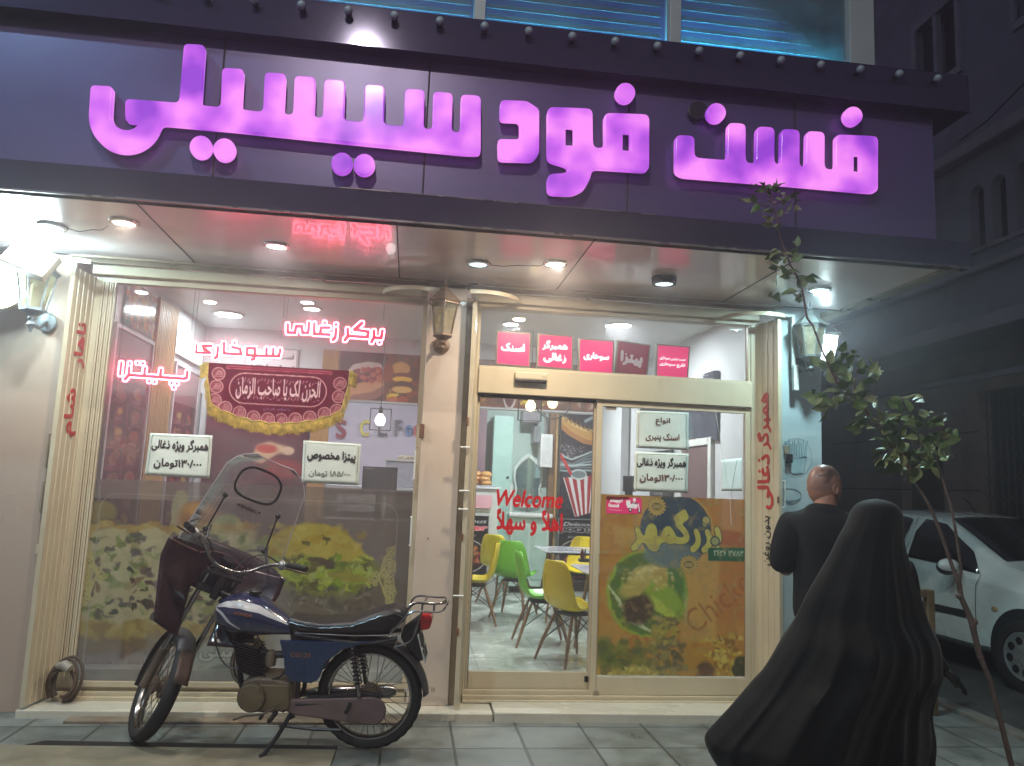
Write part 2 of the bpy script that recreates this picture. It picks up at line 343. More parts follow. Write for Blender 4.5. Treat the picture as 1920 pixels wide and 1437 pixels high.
# ------------------------------------------------------------------ printed pictures: painted arrays on fine grids
class Canvas:
    def __init__(s, W, H, c=(255, 255, 255), a=1.0):
        s.W, s.H = W, H; s.c = np.ones((H, W, 3))*np.array(c)/255.; s.a = np.ones((H, W))*a
        s.y, s.x = np.mgrid[0:H, 0:W]; s.x = (s.x+.5)/W; s.y = 1-(s.y+.5)/H      # x,y in 0..1, y up; row 0 is the top
        s.asp = W/H
    def warp(s, amp, n, seed=3):
        s.x = s.x+(s.noise(n, seed)-.5)*amp/s.asp; s.y = s.y+(s.noise(n, seed+9)-.5)*amp
    def mix(s, m, c, a=None):
        m = np.clip(m, 0, 1)
        s.c = s.c*(1-m[..., None])+np.array(c)/255.*m[..., None] if not isinstance(c, np.ndarray) else s.c*(1-m[..., None])+c*m[..., None]
        if a is not None: s.a = s.a*(1-m)+a*m
    def ell(s, cx, cy_, rx, ry, c, soft=.06, rot=0.0, k=1.0, a=None):
        dx = (s.x-cx)*s.asp; dy = s.y-cy_; ca, sa = math.cos(rot), math.sin(rot); rx *= s.asp
        u = (dx*ca+dy*sa)/rx; v = (-dx*sa+dy*ca)/ry; d = np.sqrt(u*u+v*v); s.mix(np.clip((1-d)/soft+.5, 0, 1)*k, c, a)
    def poly(s, P, c, k=1.0, soft=0.0, a=None):
        R = raster([np.array([(x, 1-y) for x, y in P])], 0, 0, 1, 1, s.W, s.H, 2); s.mix(blur(R, soft)*k, c, a)
    def line(s, P, wd, c, k=1.0):
        m = np.zeros((s.H, s.W))
        for (ax, ay), (bx, by) in zip(P[:-1], P[1:]):
            dx, dy = (bx-ax)*s.asp, by-ay; L2 = dx*dx+dy*dy+1e-12; t = np.clip((((s.x-ax)*s.asp)*dx+(s.y-ay)*dy)/L2, 0, 1)
            d = np.hypot((s.x-ax)*s.asp-t*dx, (s.y-ay)-t*dy); m = np.maximum(m, np.clip((wd-d)*s.H*.8+.5, 0, 1))
        s.mix(m*k, c)
    def noise(s, n, seed=0):
        r = np.random.default_rng(seed); out = np.zeros((s.H, s.W)); amp = 1; tot = 0
        for o in range(4):
            gy, gx = max(2, int(n*2**o)), max(2, int(n*2**o*s.asp)); g = r.random((gy+2, gx+2)); yy = (1-s.y)*gy; xx = s.x*gx; i = np.clip(yy.astype(int), 0, gy); j = np.clip(xx.astype(int), 0, gx); fy = np.clip(yy-i, 0, 1); fx = np.clip(xx-j, 0, 1)
            fy = fy*fy*(3-2*fy); fx = fx*fx*(3-2*fx)
            out += amp*(g[i, j]*(1-fy)*(1-fx)+g[i+1, j]*fy*(1-fx)+g[i, j+1]*(1-fy)*fx+g[i+1, j+1]*fy*fx); tot += amp; amp *= .5
        return out/tot
    def text(s, t, x0, x1, y0, y1, c, bold=.03, shear=0, k=1.0, outline=None, rot=0.0):
        lo = fit_loops(text_loops(t, bold, 40, shear), x0, x1, y0, y1)
        if rot:
            cx, cy_ = (x0+x1)/2, (y0+y1)/2; ca, sa = math.cos(rot), math.sin(rot)
            lo = [np.column_stack([cx+((l[:, 0]-cx)*s.asp*ca-(l[:, 1]-cy_)*sa)/s.asp, cy_+(l[:, 0]-cx)*s.asp*sa+(l[:, 1]-cy_)*ca]) for l in lo]
        R = raster([np.column_stack([l[:, 0], 1-l[:, 1]]) for l in lo], 0, 0, 1, 1, s.W, s.H, 3)
        if outline is not None: s.mix(np.clip(blur(R, 1.3)*2.6, 0, 1)*k, outline)
        s.mix(R*k, c)
    def mesh(s, name, mt, parent, fn, world=None):
        """fn(u,v) with u,v in 0..1 (v up) -> world point"""
        W, H = s.W, s.H; vs = []; off = Vector(world) if world is not None else Vector((0, 0, 0))
        for j in range(H):
            for i in range(W): vs.append(tuple(Vector(fn(i/(W-1), 1-j/(H-1)))-off))
        fs = [(j*W+i, (j+1)*W+i, (j+1)*W+i+1, j*W+i+1) for j in range(H-1) for i in range(W-1)]
        me = bpy.data.meshes.new(name); me.from_pydata(vs, [], fs); at = me.color_attributes.new('print', 'FLOAT_COLOR', 'POINT')
        at.data.foreach_set('color', np.concatenate([lina(s.c), s.a[..., None]], 2).reshape(-1).astype(np.float32)); me.materials.append(mt); me.update()
        o = bpy.data.objects.new(name, me); col.objects.link(o)
        if parent is not None: put_under(o, parent, off)
        else: o.location = off; ORG[o.name] = off
        return o
def quad_fn(x0, x1, z0, z1, y): return lambda u, v: (x0+(x1-x0)*u, y, z0+(z1-z0)*v)
def quad4(tl, tr, bl, br):
    tl, tr, bl, br = map(Vector, (tl, tr, bl, br)); return lambda u, v: (bl*(1-u)+br*u)*(1-v)+(tl*(1-u)+tr*u)*v
# ------------------------------------------------------------------ ground
m_pave = None
def paving_mat(name, base, tile=(.44, .42), off=(.08, .0), joint=.020, dark=.36, rough=.45, wet=.15):
    m = bpy.data.materials.new(name); m.use_nodes = True; nt = m.node_tree; b = nt.nodes['Principled BSDF']; L = nt.links.new; N = nt.nodes.new
    tc = N('ShaderNodeTexCoord'); mp = N('ShaderNodeMapping'); mp.inputs['Location'].default_value = (off[0], off[1], 0); L(tc.outputs['Object'], mp.inputs[0])
    br = N('ShaderNodeTexBrick'); br.offset = 0.0; br.inputs['Scale'].default_value = 1; br.inputs['Brick Width'].default_value = tile[0]; br.inputs['Row Height'].default_value = tile[1]; br.inputs['Mortar Size'].default_value = joint/2; br.inputs['Mortar Smooth'].default_value = .3
    c = lin(base); br.inputs['Color1'].default_value = (*[x*1.12 for x in c], 1); br.inputs['Color2'].default_value = (*[x*.85 for x in c], 1); br.inputs['Mortar'].default_value = (*[x*dark for x in c], 1); L(mp.outputs[0], br.inputs[0])
    n = N('ShaderNodeTexNoise'); n.inputs['Scale'].default_value = 3; n.inputs['Detail'].default_value = 10; n.inputs['Roughness'].default_value = .7; L(tc.outputs['Object'], n.inputs[0])
    mr = N('ShaderNodeMapRange'); mr.inputs[1].default_value = .3; mr.inputs[2].default_value = .7; mr.inputs[3].default_value = .42; mr.inputs[4].default_value = 1.35; L(n.outputs[0], mr.inputs[0])
    mx = N('ShaderNodeMix'); mx.data_type = 'RGBA'; mx.blend_type = 'MULTIPLY'; mx.inputs[0].default_value = 1; L(br.outputs[0], mx.inputs[6]); L(mr.outputs[0], mx.inputs[7])
    vo = N('ShaderNodeTexNoise'); vo.inputs['Scale'].default_value = 95; vo.inputs['Detail'].default_value = 3; L(tc.outputs['Object'], vo.inputs[0])
    m2 = N('ShaderNodeMix'); m2.data_type = 'RGBA'; m2.blend_type = 'OVERLAY'; m2.inputs[0].default_value = .35; L(mx.outputs[2], m2.inputs[6]); L(vo.outputs[0], m2.inputs[7])
    L(m2.outputs[2], b.inputs['Base Color'])
    rr = N('ShaderNodeMapRange'); rr.inputs[1].default_value = .35; rr.inputs[2].default_value = .65; rr.inputs[3].default_value = rough-wet; rr.inputs[4].default_value = rough+wet; L(n.outputs[0], rr.inputs[0]); L(rr.outputs[0], b.inputs['Roughness'])
    bp = N('ShaderNodeBump'); bp.inputs['Strength'].default_value = .5; bp.inputs['Distance'].default_value = .006
    ad = N('ShaderNodeMath'); ad.operation = 'MULTIPLY_ADD'; L(vo.outputs[0], ad.inputs[0]); ad.inputs[1].default_value = .25; iv = N('ShaderNodeMath'); iv.operation = 'SUBTRACT'; iv.inputs[0].default_value = 1; L(br.outputs['Fac'], iv.inputs[1]); L(iv.outputs[0], ad.inputs[2]); L(ad.outputs[0], bp.inputs['Height']); L(bp.outputs[0], b.inputs['Normal'])
    return m
M_PAVE = paving_mat('paving', (120, 124, 120), rough=.42)
M_ROAD = pm('asphalt', (66, 66, 64), rough=.75, var=.3, scale=9, bump=.6, bscale=160, dirt=(40, 40, 38), dirt_amt=.5)
def sheet(name, x0, x1, y0, y1, z, mt, n=1):
    m = MB(); m.add([(x0, y0, z), (x1, y0, z), (x1, y1, z), (x0, y1, z)], [(0, 1, 2, 3)]); return tag(m.build(name, mt, None), kind='structure')
sheet('ground', -60, 80, -60, 90, -.16, pm('earth', (52, 50, 48), rough=.9, var=.3, scale=.8))
sheet('road', -60, 80, -30, -3.2, -.13, M_ROAD)
def slab(name, x0, x1, y0, y1, z0, z1, mt, kind='structure', bevel=.006):
    o = MB().box(x0, x1, y0, y1, z0, z1).build(name, mt, None, bevel=bevel); return tag(o, kind=kind)
slab('pavement', -14, 4.28, -3.0, 1.0, -.15, 0, M_PAVE)
slab('side_street', 4.30, 8.0, -3.0, 40, -.15, .012, M_ROAD)
slab('kerb', 4.28, 4.40, -3.0, 7.0, -.15, .03, pm('kerb_stone', (112, 110, 104), rough=.7, var=.2, bump=.3, dirt=(60, 58, 52)))

# ------------------------------------------------------------------ materials of the shop
M_PANEL = pm('panel_beige', (206, 188, 172), rough=.38, var=.03, scale=1.2, bump=.02, bscale=4, dirt=(150, 138, 120), dirt_amt=.22, dscale=1.6, coat=.15)
M_PANEL2 = pm('panel_pale', (182, 158, 142), rough=.35, var=.03, scale=1.2, dirt=(150, 146, 140), dirt_amt=.18, coat=.15)
M_ALU = pm('beige_aluminium', (198, 183, 156), rough=.4, var=.05, scale=3, stretch=(1, 1, .3), dirt=(140, 116, 90), dirt_amt=.28, dscale=3.5, metal=.0)
M_ALUD = pm('worn_aluminium', (150, 134, 112), rough=.45, var=.1, scale=4, dirt=(84, 62, 44), dirt_amt=.5, dscale=5)
M_FASCIA = pm('fascia_panel', (86, 72, 116), rough=.34, var=.05, scale=1.5, metal=.25, rvar=.05, dirt=(84, 84, 98), dirt_amt=.25)
M_BAND = pm('band_panel', (54, 48, 74), rough=.085, var=.05, scale=1.5, metal=.45, rvar=.015)
M_SOFFIT = pm('soffit_panel', (236, 218, 216), rough=.2, var=.04, scale=1.1, metal=.08, rvar=.06, dirt=(150, 146, 146), dirt_amt=.25, coat=.3)
M_JOINT = pm('joint_gap', (40, 38, 40), rough=.8)
M_MARBLE = pm('marble_step', (205, 198, 182), rough=.3, var=.14, scale=2.2, bump=.05, bscale=30, dirt=(148, 120, 84), dirt_amt=.6, dscale=2.2, stretch=(.6, 1.6, 1))
M_RUST = pm('rusty_steel', (110, 74, 52), rough=.75, var=.3, scale=20, bump=.3)
M_WHITE = pm('white_paint', (215, 215, 210), rough=.45, var=.05)
M_BLACK = pm('black_plastic', (28, 27, 30), rough=.4, var=.1)
M_REDPAINT = pm('red_paint', (176, 44, 36), rough=.6, var=.25, scale=30)
M_GLASS = glassmat('shop_glass', (.97, .98, .98), dust=.085, dust_col=(.75, .72, .72), scale=2.2, refl=.75)  # dust layer put in to scatter the neon into a halo
M_GLASS2 = glassmat('door_glass', (.97, .98, .98), dust=.03, scale=2.0, refl=1.0)

shop = thing('shop_building', 'fast food shop with dark purple-lit fascia, two glazed bays and a wide overhanging canopy', 'shop', (0, .45, 0))
YG = .45
# steps
def step(name, pts, z0, z1, label=None):
    m = MB(); m.prism(pts, lambda a, b, t: (a, b, t), z0, z1); o = m.build(name, M_MARBLE, shop, bevel=.006)
    if label: o['label'] = label
step('marble_step', [(-2.42, .17), (.655, .115), (.655, .62), (-2.42, .62)], -.01, .05, 'long low marble step below the window, chipped at its left end')
step('marble_step', [(.665, .10), (2.62, .06), (2.62, .62), (.665, .62)], -.01, .062, 'raised marble slab in front of the sliding door')
step('marble_step', [(2.63, .14), (3.2, .13), (3.2, .5), (2.63, .5)], -.01, .045)
m = MB(); m.prism([(-2.08, .055), (.1, .03), (.1, .13), (-2.08, .16)], lambda a, b, t: (a, b, t), -.01, .018); m.build('mortar_ledge', pm('mortar', (120, 108, 92), rough=.8, var=.35, scale=9, bump=.5, bscale=50, dirt=(150, 96, 70)), shop, bevel=.004)
# sill tracks
for k, (y0, y1, z1) in enumerate(((.40, .43, .10), (.435, .465, .13), (.36, .395, .075))):
    bxs('sill_track', M_ALU, shop, (-2.3, .05, y0+.02, y1+.02, .05, z1), (.46, 2.70, y0, y1, .055, z1-.005), bevel=.002)
# walls and pillars
bxs('left_wall', M_PANEL2, shop, (-4.6, -2.42, .30, .60, 0, 3.1), bevel=.004)
bxs('centre_pillar', M_PANEL, shop, (.065, .355, .30, .62, .05, 3.1), bevel=.006)
bxs('right_pillar', pm('panel_teal_white', (176, 190, 192), rough=.42, var=.03, dirt=(150, 158, 156), dirt_amt=.2, dscale=1.3), shop, (2.80, 3.18, .30, 6.35, .0, 3.1), bevel=.006)
bxs('side_wall', M_PANEL2, shop, (3.0, 3.175, 6.36, 12, 0, 7.0), bevel=0)
bxe('reveal', M_ALUD, shop, (.357, .40, .34, .62, .05, 3.0), (-2.42, -2.34, .47, .62, .05, 3.0), (2.70, 2.798, .47, .62, .05, 3.0), bevel=.003)
# left window frame: slim aluminium
def frame(name, x0, x1, z0, z1, wd, y0, y1, mt, parent, bev=.002):
    return bxs(name, mt, parent, (x0, x0+wd, y0, y1, z0, z1), (x1-wd, x1, y0, y1, z0, z1), (x0+wd, x1-wd, y0, y1, z0, z0+wd), (x0+wd, x1-wd, y0, y1, z1-wd, z1), bevel=bev)
win = frame('shop_window', -2.335, .065, .13, 2.985, .035, .43, .50, M_ALU, shop); win['label'] = 'large left display window with frosted pizza and burger print'
bxs('ribbed_post', M_ALU, win, *[(-2.30+k*.016, -2.288+k*.016, .425-.006*(k % 2), .45, .16, 2.95) for k in range(7)], bevel=.001)
MB().box(-2.30, .03, .452, .458, .165, 2.95).build('pane', M_GLASS, win)
bxs('header_beam', M_ALU, shop, (-2.34, .06, .36, .44, 2.99, 3.06), (.40, 2.70, .36, .44, 2.985, 3.06), bevel=.006)
bxs('header_rail', M_ALUD, shop, (-2.42, 2.80, .30, .335, 3.055, 3.09), (-2.42, .36, .18, .20, 3.06, 3.075), (.42, 2.8, .18, .20, 3.06, 3.075), (-.72, -.70, .19, .34, 3.04, 3.06), (1.28, 1.30, .19, .34, 3.04, 3.06), bevel=.002)
# curved flat brackets at the tops of the folding leaves
def arc(cx, cy_, r, a0, a1, z, w_=.03):
    m = MB(); n = 16; rg = []
    for k in range(n+1):
        a = math.radians(a0+(a1-a0)*k/n); c, s_ = math.cos(a), math.sin(a)
        rg.append([(cx+(r-.008)*c, cy_+(r-.008)*s_, z-w_/2), (cx+r*c, cy_+r*s_, z-w_/2), (cx+r*c, cy_+r*s_, z+w_/2), (cx+(r-.008)*c, cy_+(r-.008)*s_, z+w_/2)])
    m.loft(rg); return m
for a in ((-2.34, .36, .36, 180, 290, 2.985), (-.02, .36, .26, 170, 340, 2.99), (.46, .36, .30, 250, 360, 2.985), (2.66, .38, .28, 180, 300, 2.985)): arc(*a).build('curved_bracket', M_ALU, shop, smooth=True)
# folding leaves standing open (profiled sheet)
def leaf(p0, p1, z0, z1, n, label, thick=.03, face=1):
    p0, p1 = Vector(p0), Vector(p1); d = (p1-p0); L_ = d.length; d.normalize(); nn = Vector((d.y, -d.x))*face; m = MB(); poly = []
    for k in range(n):
        a, b = k/n*L_, (k+1)/n*L_; g = .005 if k % 2 else 0
        poly += [(a+.001, thick/2-g), (b-.001, thick/2-g)]
    poly += [(L_, -thick/2), (0, -thick/2)]
    m.prism(poly, lambda a, b, t: tuple((p0+d*a+nn*b)[:])+(t,), z0, z1); o = m.build('folding_leaf', M_ALU, shop); o['label'] = label; return o, d, nn, p0
lf1, d1, n1, o1 = leaf((-2.385, .17), (-2.345, .44), .07, 2.98, 9, 'left folding leaf with red hand-painted writing', face=1)
lf2, d2, n2, o2 = leaf((.405, .20), (.445, .44), .04, 2.98, 9, 'middle folding leaf, dark worn side towards the pillar', face=-1)
lf3, d3, n3, o3 = leaf((2.765, .16), (2.70, .44), .07, 2.96, 9, 'right folding leaf with red and black hand-painted writing', face=-1)
bxe('hinge', M_RUST, shop, (.385, .40, .19, .22, 2.02, 2.08), (.385, .40, .19, .22, 1.2, 1.25), (.385, .40, .19, .22, .55, .60), (2.74, 2.752, .15, .17, 1.55, 1.6))
for px_, z_ in ((.36, 1.86), (.365, 1.55), (.365, 1.42), (.36, .82)): MB().tube([(px_-.01, .19, z_), (px_+.06, .18, z_)], .007).build('bolt_pin', M_WHITE, lf2)
for z_ in (1.62, 1.15): MB().tube([(.025, .30, z_), (.025, .26, z_), (.03, .25, z_+.0), (.03, .25, z_+.2), (.025, .27, z_+.2), (.025, .3, z_+.2)], .006).build('pull_handle', M_WHITE, shop, smooth=True)
bxs('latch_plate', M_RUST, shop, (.05, .085, .27, .30, 1.92, 2.02)); MB().box(-2.46, -2.405, .275, .30, 1.02, 1.08).build('latch_plate', M_ALU, shop, bevel=.004)
for z0_, z1_ in ((1.60, 1.82), (1.30, 1.5)): MB().tube([(-2.44, .3, z0_), (-2.44, .23, z0_), (-2.44, .23, z1_), (-2.44, .3, z1_)], .009).build('pull_handle', M_ALUD, shop, smooth=True)
# bracket bar on the right pillar
bxs('hanging_bar', M_WHITE, shop, (2.90, 2.925, .22, .245, 2.82, 3.0), (2.90, 2.925, .22, .245, 2.6, 2.82), (2.80, 2.925, .22, .245, 3.0, 3.02), (2.905, 2.945, .205, .245, 2.42, 2.62), bevel=.003)
bxs('padlock_plate', M_ALUD, shop, (2.86, 2.90, .28, .30, 1.93, 1.99), bevel=.002); bxs('padlock', M_BLACK, shop, (2.87, 2.92, .262, .285, 1.86, 1.93), bevel=.006)
MB().tube([(2.815, .29, 1.52), (2.815, .25, 1.52), (2.84, .245, 1.52), (2.84, .245, 1.72), (2.80, .25, 1.72), (2.8, .3, 1.72)], .009).build('pull_handle', M_WHITE, shop, smooth=True)
# hand-painted lettering on leaves (letters run down the leaf)
def leaf_text(name, text, p0, d, nn, off, zt, zb, s0, s1, mt, parent, bold=.03, gap=.017):
    lo = text_loops(text, bold, 40); A = np.vstack(lo); mn, mx = A.min(0), A.max(0); me = fill_loops(lo, .001)
    def fn(a, b, c):
        u = (a-mn[0])/(mx[0]-mn[0]); v = (b-mn[1])/(mx[1]-mn[1]); s_ = s0+(s1-s0)*v   # reading right-to-left = top to bottom
        q = p0+d*s_+nn*(gap+c); return (q.x, q.y, zb+(zt-zb)*u)
    return place(me, name, mt, parent, fn)
leaf_text('painted_writing', 'ناهار', o1, d1, n1, 0, 2.62, 2.30, .23, .09, M_REDPAINT, lf1); leaf_text('painted_writing', 'شام', o1, d1, n1, 0, 2.15, 1.82, .22, .06, M_REDPAINT, lf1)
leaf_text('painted_writing', 'همبرگر', o3, d3, n3, 0, 2.40, 1.95, .08, .25, M_REDPAINT, lf3); leaf_text('painted_writing', 'ذغالی', o3, d3, n3, 0, 1.92, 1.50, .06, .25, M_REDPAINT, lf3)
leaf_text('painted_writing', 'بدون روغن', o3, d3, n3, 0, 1.45, 1.08, .09, .18, pm('black_paint', (40, 34, 30), rough=.6), lf3, bold=.015)

# ------------------------------------------------------------------ door bay
door = bxs('door_frame', M_ALU, shop, (.445, .475, .42, .52, .09, 2.985), (2.655, 2.70, .42, .52, .09, 2.985), (.475, 2.655, .42, .52, 2.955, 2.985), (.475, 2.655, .40, .53, 2.29, 2.485), bevel=.004)
bxs('transom_bead', M_ALU, door, (.475, 2.655, .41, .43, 2.485, 2.50), (2.635, 2.655, .43, .47, 2.50, 2.955), bevel=.002)
MB().box(.475, 2.655, .465, .47, 2.487, 2.953).build('transom_pane', M_GLASS2, door)
def glazed(name, x0, x1, z0, z1, y, wd=.045, bot=.12, label=None, glass=True):
    o = bxs(name, M_ALU, shop, (x0, x0+wd, y, y+.04, z0, z1), (x1-wd, x1, y, y+.04, z0, z1), (x0+wd, x1-wd, y, y+.04, z1-wd, z1), (x0+wd, x1-wd, y, y+.04, z0, z0+bot), bevel=.003)
    if label: o['label'] = label
    if glass: MB().box(x0+wd, x1-wd, y+.017, y+.022, z0+bot, z1-wd).build('pane', M_GLASS2, o)
    return o
dl = glazed('sliding_door', .48, 1.415, .105, 2.285, .475, bot=.14, wd=.02, label='closed clear left leaf of the sliding door with red welcome lettering')
dr = glazed('sliding_door', 1.405, 2.655, .095, 2.285, .43, bot=.13, label='right leaf of the sliding door with an orange advert film')
bxs('door_stop', M_BLACK, dl, (1.37, 1.40, .465, .475, .18, .22)); bxs('motor_gap', M_JOINT, door, (.475, 1.40, .44, .47, 2.262, 2.288))
bxs('corner_shoe', M_ALUD, dr, (1.43, 1.47, .42, .432, .10, .13), bevel=.003)

# ------------------------------------------------------------------ canopy: soffit, bands, fascia panels
XL, XR = -5.2, 3.33
m = MB(); m.box(XL, XR, -.975, .30, 3.10, 3.14); m.build('soffit', M_SOFFIT, shop, bevel=0)
MB().box(XR+.001, XR+.10, -.97, 1.6, 3.085, 3.14).build('soffit_edge', pm('edge_foil', (140, 128, 104), rough=.35, var=.35, scale=6, metal=.4), shop)
bxe('soffit_joint', M_JOINT, shop, *[(x-.004, x+.004, -.96, .29, 3.097, 3.1) for x in (-4.1, -1.62, -.16, 1.03, 2.36)], (XL, XR, .285, .298, 3.094, 3.1), bevel=0)
bxs('lower_band', M_BAND, shop, (XL, 3.50, -.98, -.90, 3.10, 3.275), bevel=.004); bxs('band_trim', pm('trim', (120, 112, 112), rough=.3, metal=.6), shop, (XL, 3.50, -.992, -.978, 3.095, 3.106), (-.5, 1.4, -.985, -.975, 3.272, 3.278), bevel=.001)
bxs('fascia', M_FASCIA, shop, (XL, 3.30, -.93, -.6, 3.27, 4.16), bevel=.004)
bxe('fascia_joint', M_JOINT, shop, *[(x-.005, x+.005, -.934, -.929, 3.28, 4.14) for x in (-3.2, -1.22, -.02, 1.23, 2.33)], bevel=0)
bxs('canopy_body', M_FASCIA, shop, (XL, 3.30, -.6, .5, 3.14, 4.16), bevel=0)
bxs('cornice', M_BAND, shop, (XL, 3.50, -1.02, -.60, 4.14, 4.40), bevel=.006); bxs('band_trim', M_BAND, shop, (XL, 3.5, -1.035, -1.018, 4.135, 4.15), bevel=.001)
bxs('parapet_cap', M_FASCIA, shop, (XL, 3.3, -.6, 3.0, 4.16, 4.36), bevel=0)
# upper storey with blinds
up_ = bxs('upper_window', pm('upper_frame', (150, 156, 160), rough=.5, var=.05), shop, (.235, .305, -.90, -.80, 4.36, 7), (1.50, 1.575, -.90, -.80, 4.36, 7), (2.745, 2.92, -.90, -.70, 4.36, 7), (-1.05, -.98, -.90, -.80, 4.36, 7), (-1.05, 2.8, -.9, -.8, 4.36, 4.41), bevel=.004)
m = MB()
for k in range(24):
    z_ = 4.44+k*.075
    for x0_, x1_ in ((-.96, .22), (.32, 1.49), (1.59, 2.73)):
        m.add([(x0_, -.74, z_), (x1_, -.74, z_), (x1_, -.70, z_+.058), (x0_, -.70, z_+.058)], [(0, 1, 2, 3)])
m.build('blind_slats', pm('blind_slat', (120, 140, 150), rough=.4, var=.05), up_, solid=.002)
MB().box(-1, 2.75, -.845, -.84, 4.4, 7).build('pane', glassmat('upper_glass', (.75, .85, .9), dust=.05, refl=1.6), up_)
bxs('upper_wall', M_FASCIA, shop, (XL, -1.05, -.90, -.5, 4.37, 8), (-1.05, 2.92, -.5, -.4, 4.36, 8), (2.90, 2.98, -.7, 6, 4.37, 8), bevel=0)
for x0_, x1_ in ((-.96, .22), (.32, 1.49), (1.59, 2.73)):  # blue strips added under the blinds to light the slats from below
    st_ = thing('added_led_strip', 'added blue light strip along the sill of an upper window, %s' % {-.96: 'left bay', .32: 'middle bay', 1.59: 'right bay'}[x0_], 'light strip', (x0_, -.79, 4.41)); MB().box(x0_, x1_, -.80, -.77, 4.412, 4.424).build('strip_body', emis('blue_strip', (.25, .7, 1.0), 6), st_, world=(x0_, -.79, 4.41))
    area('added_led_light', ((x0_+x1_)/2, -.80, 4.43), (math.radians(165), 0, 0), x1_-x0_, 46 if x0_ > 1 else 15, (.06, .58, .85), st_, 'RECTANGLE', size_y=.05)

# ------------------------------------------------------------------ interior shell
RX0, RX1, RYB, RZC = -2.25, 3.16, 6.2, 3.16
M_INW = pm('interior_wall', (206, 206, 208), rough=.5, var=.03, dirt=(190, 186, 186), dirt_amt=.15)
fl_m = paving_mat('shop_tiles', (206, 214, 204), tile=(.60, .60), off=(-.06, .1), joint=.008, dark=.5, rough=.22, wet=.08)
tag(MB().box(RX0, 2.795, .53, RYB, -.02, .08).build('interior_floor', fl_m, None), kind='structure')
bxs('interior_ceiling', pm('ceil_white', (214, 216, 214), rough=.4, var=.02), shop, (RX0-.1, 2.99, .51, RYB+.1, RZC, RZC+.05), bevel=0)
bxs('interior_wall', M_INW, shop, (RX0-.12, RX0, .62, RYB, .08, RZC), bevel=0)
bxs('interior_wall', M_INW, shop, (2.76, 2.798, .63, RYB, .08, RZC), bevel=0)
bxs('interior_wall', pm('back_lilac', (202, 186, 204), rough=.5, var=.03), shop, (RX0, .72, RYB, RYB+.1, .08, RZC), bevel=0)
bxs('interior_wall', pm('back_green', (176, 196, 188), rough=.5, var=.04), shop, (.72, 2.99, RYB, RYB+.1, .08, RZC), bevel=0)
bxs('skirting', pm('brown_skirting', (82, 62, 52), rough=.5), shop, (.74, 2.75, RYB-.02, RYB, .08, .24), bevel=.003)
bxs('bulkhead', M_INW, shop, (RX0, 2.1, 3.1, 3.25, 2.44, RZC), bevel=.003)
# ------------------------------------------------------------------ lamps of the place
COOL = (.72, .95, 1.0); WARM = (1.0, .84, .64)
def downlight(x, y, power, color, e, label, drop=0.0, tilt=0.0):
    t = thing('downlight', label, 'ceiling light', (x, y, 3.1), group='round downlights in the canopy soffit')
    MB().lathe([(.058, -.001), (.085, -.001), (.088, -.006), (.084, -.014-drop), (.066, -.018-drop), (.06, -.008-drop), (.058, -.001)], (x, y, 3.1), n=28, cap=False).build('trim_ring', pm('chrome_ring', (170, 168, 165), rough=.25, metal=.8) if not drop else M_BLACK, t, smooth=True, world=(x, y, 3.1))
    MB().lathe([(.0, -.012-drop), (.064, -.012-drop)], (x, y, 3.1), n=28, cap=False).build('lens', emis('lens_%d_%d' % (int(e*10), int(color[2]*100)), color, e), t, world=(x, y, 3.1))
    if power: area('downlight_lamp', (x, y, 3.075-drop), (tilt, 0, 0), .10, power, color, t)
    return t
downlight(-2.31, -.36, 20, COOL, 9, 'cool white downlight nearest the left lantern, with a loose wire')
downlight(-1.81, -.57, 16, WARM, 12, 'bright warm yellow downlight above the left window end')
downlight(-.95, -.32, 13, (1.0, .93, .90), 6, 'round white downlight beside the red neon reflection')
downlight(.38, -.26, 3, COOL, 1.3, 'dim bluish downlight above the middle pillar, wired to its neighbour')
downlight(.89, -.40, 34, WARM, 14, 'bright warm yellow downlight above the sliding door')
downlight(1.70, -.25, 3.5, COOL, 1.6, 'dim downlight in a dropped black ring above the door', drop=.035)
downlight(2.86, -.26, 27, (.62, .95, 1.0), 8, 'bright cool downlight above the right pillar')
def wire(name, pts, r, label, mt=M_BLACK, cat='wire', group=None):
    o = MB().tube(pts, r, 5).build(name, mt, None, smooth=True); return tag(o, label, cat, group)
wire('loose_wire', [(-2.22, -.36, 3.09), (-2.14, -.38, 3.07), (-2.05, -.40, 3.085), (-1.98, -.45, 3.07), (-1.92, -.5, 3.09)], .003, 'thin dark wire looping beside the leftmost downlight')
wire('loose_wire', [(.46, -.26, 3.092), (.55, -.29, 3.08), (.66, -.33, 3.085), (.78, -.37, 3.078), (.84, -.4, 3.09)], .003, 'thin dark wire between the dim and the warm downlight over the door')

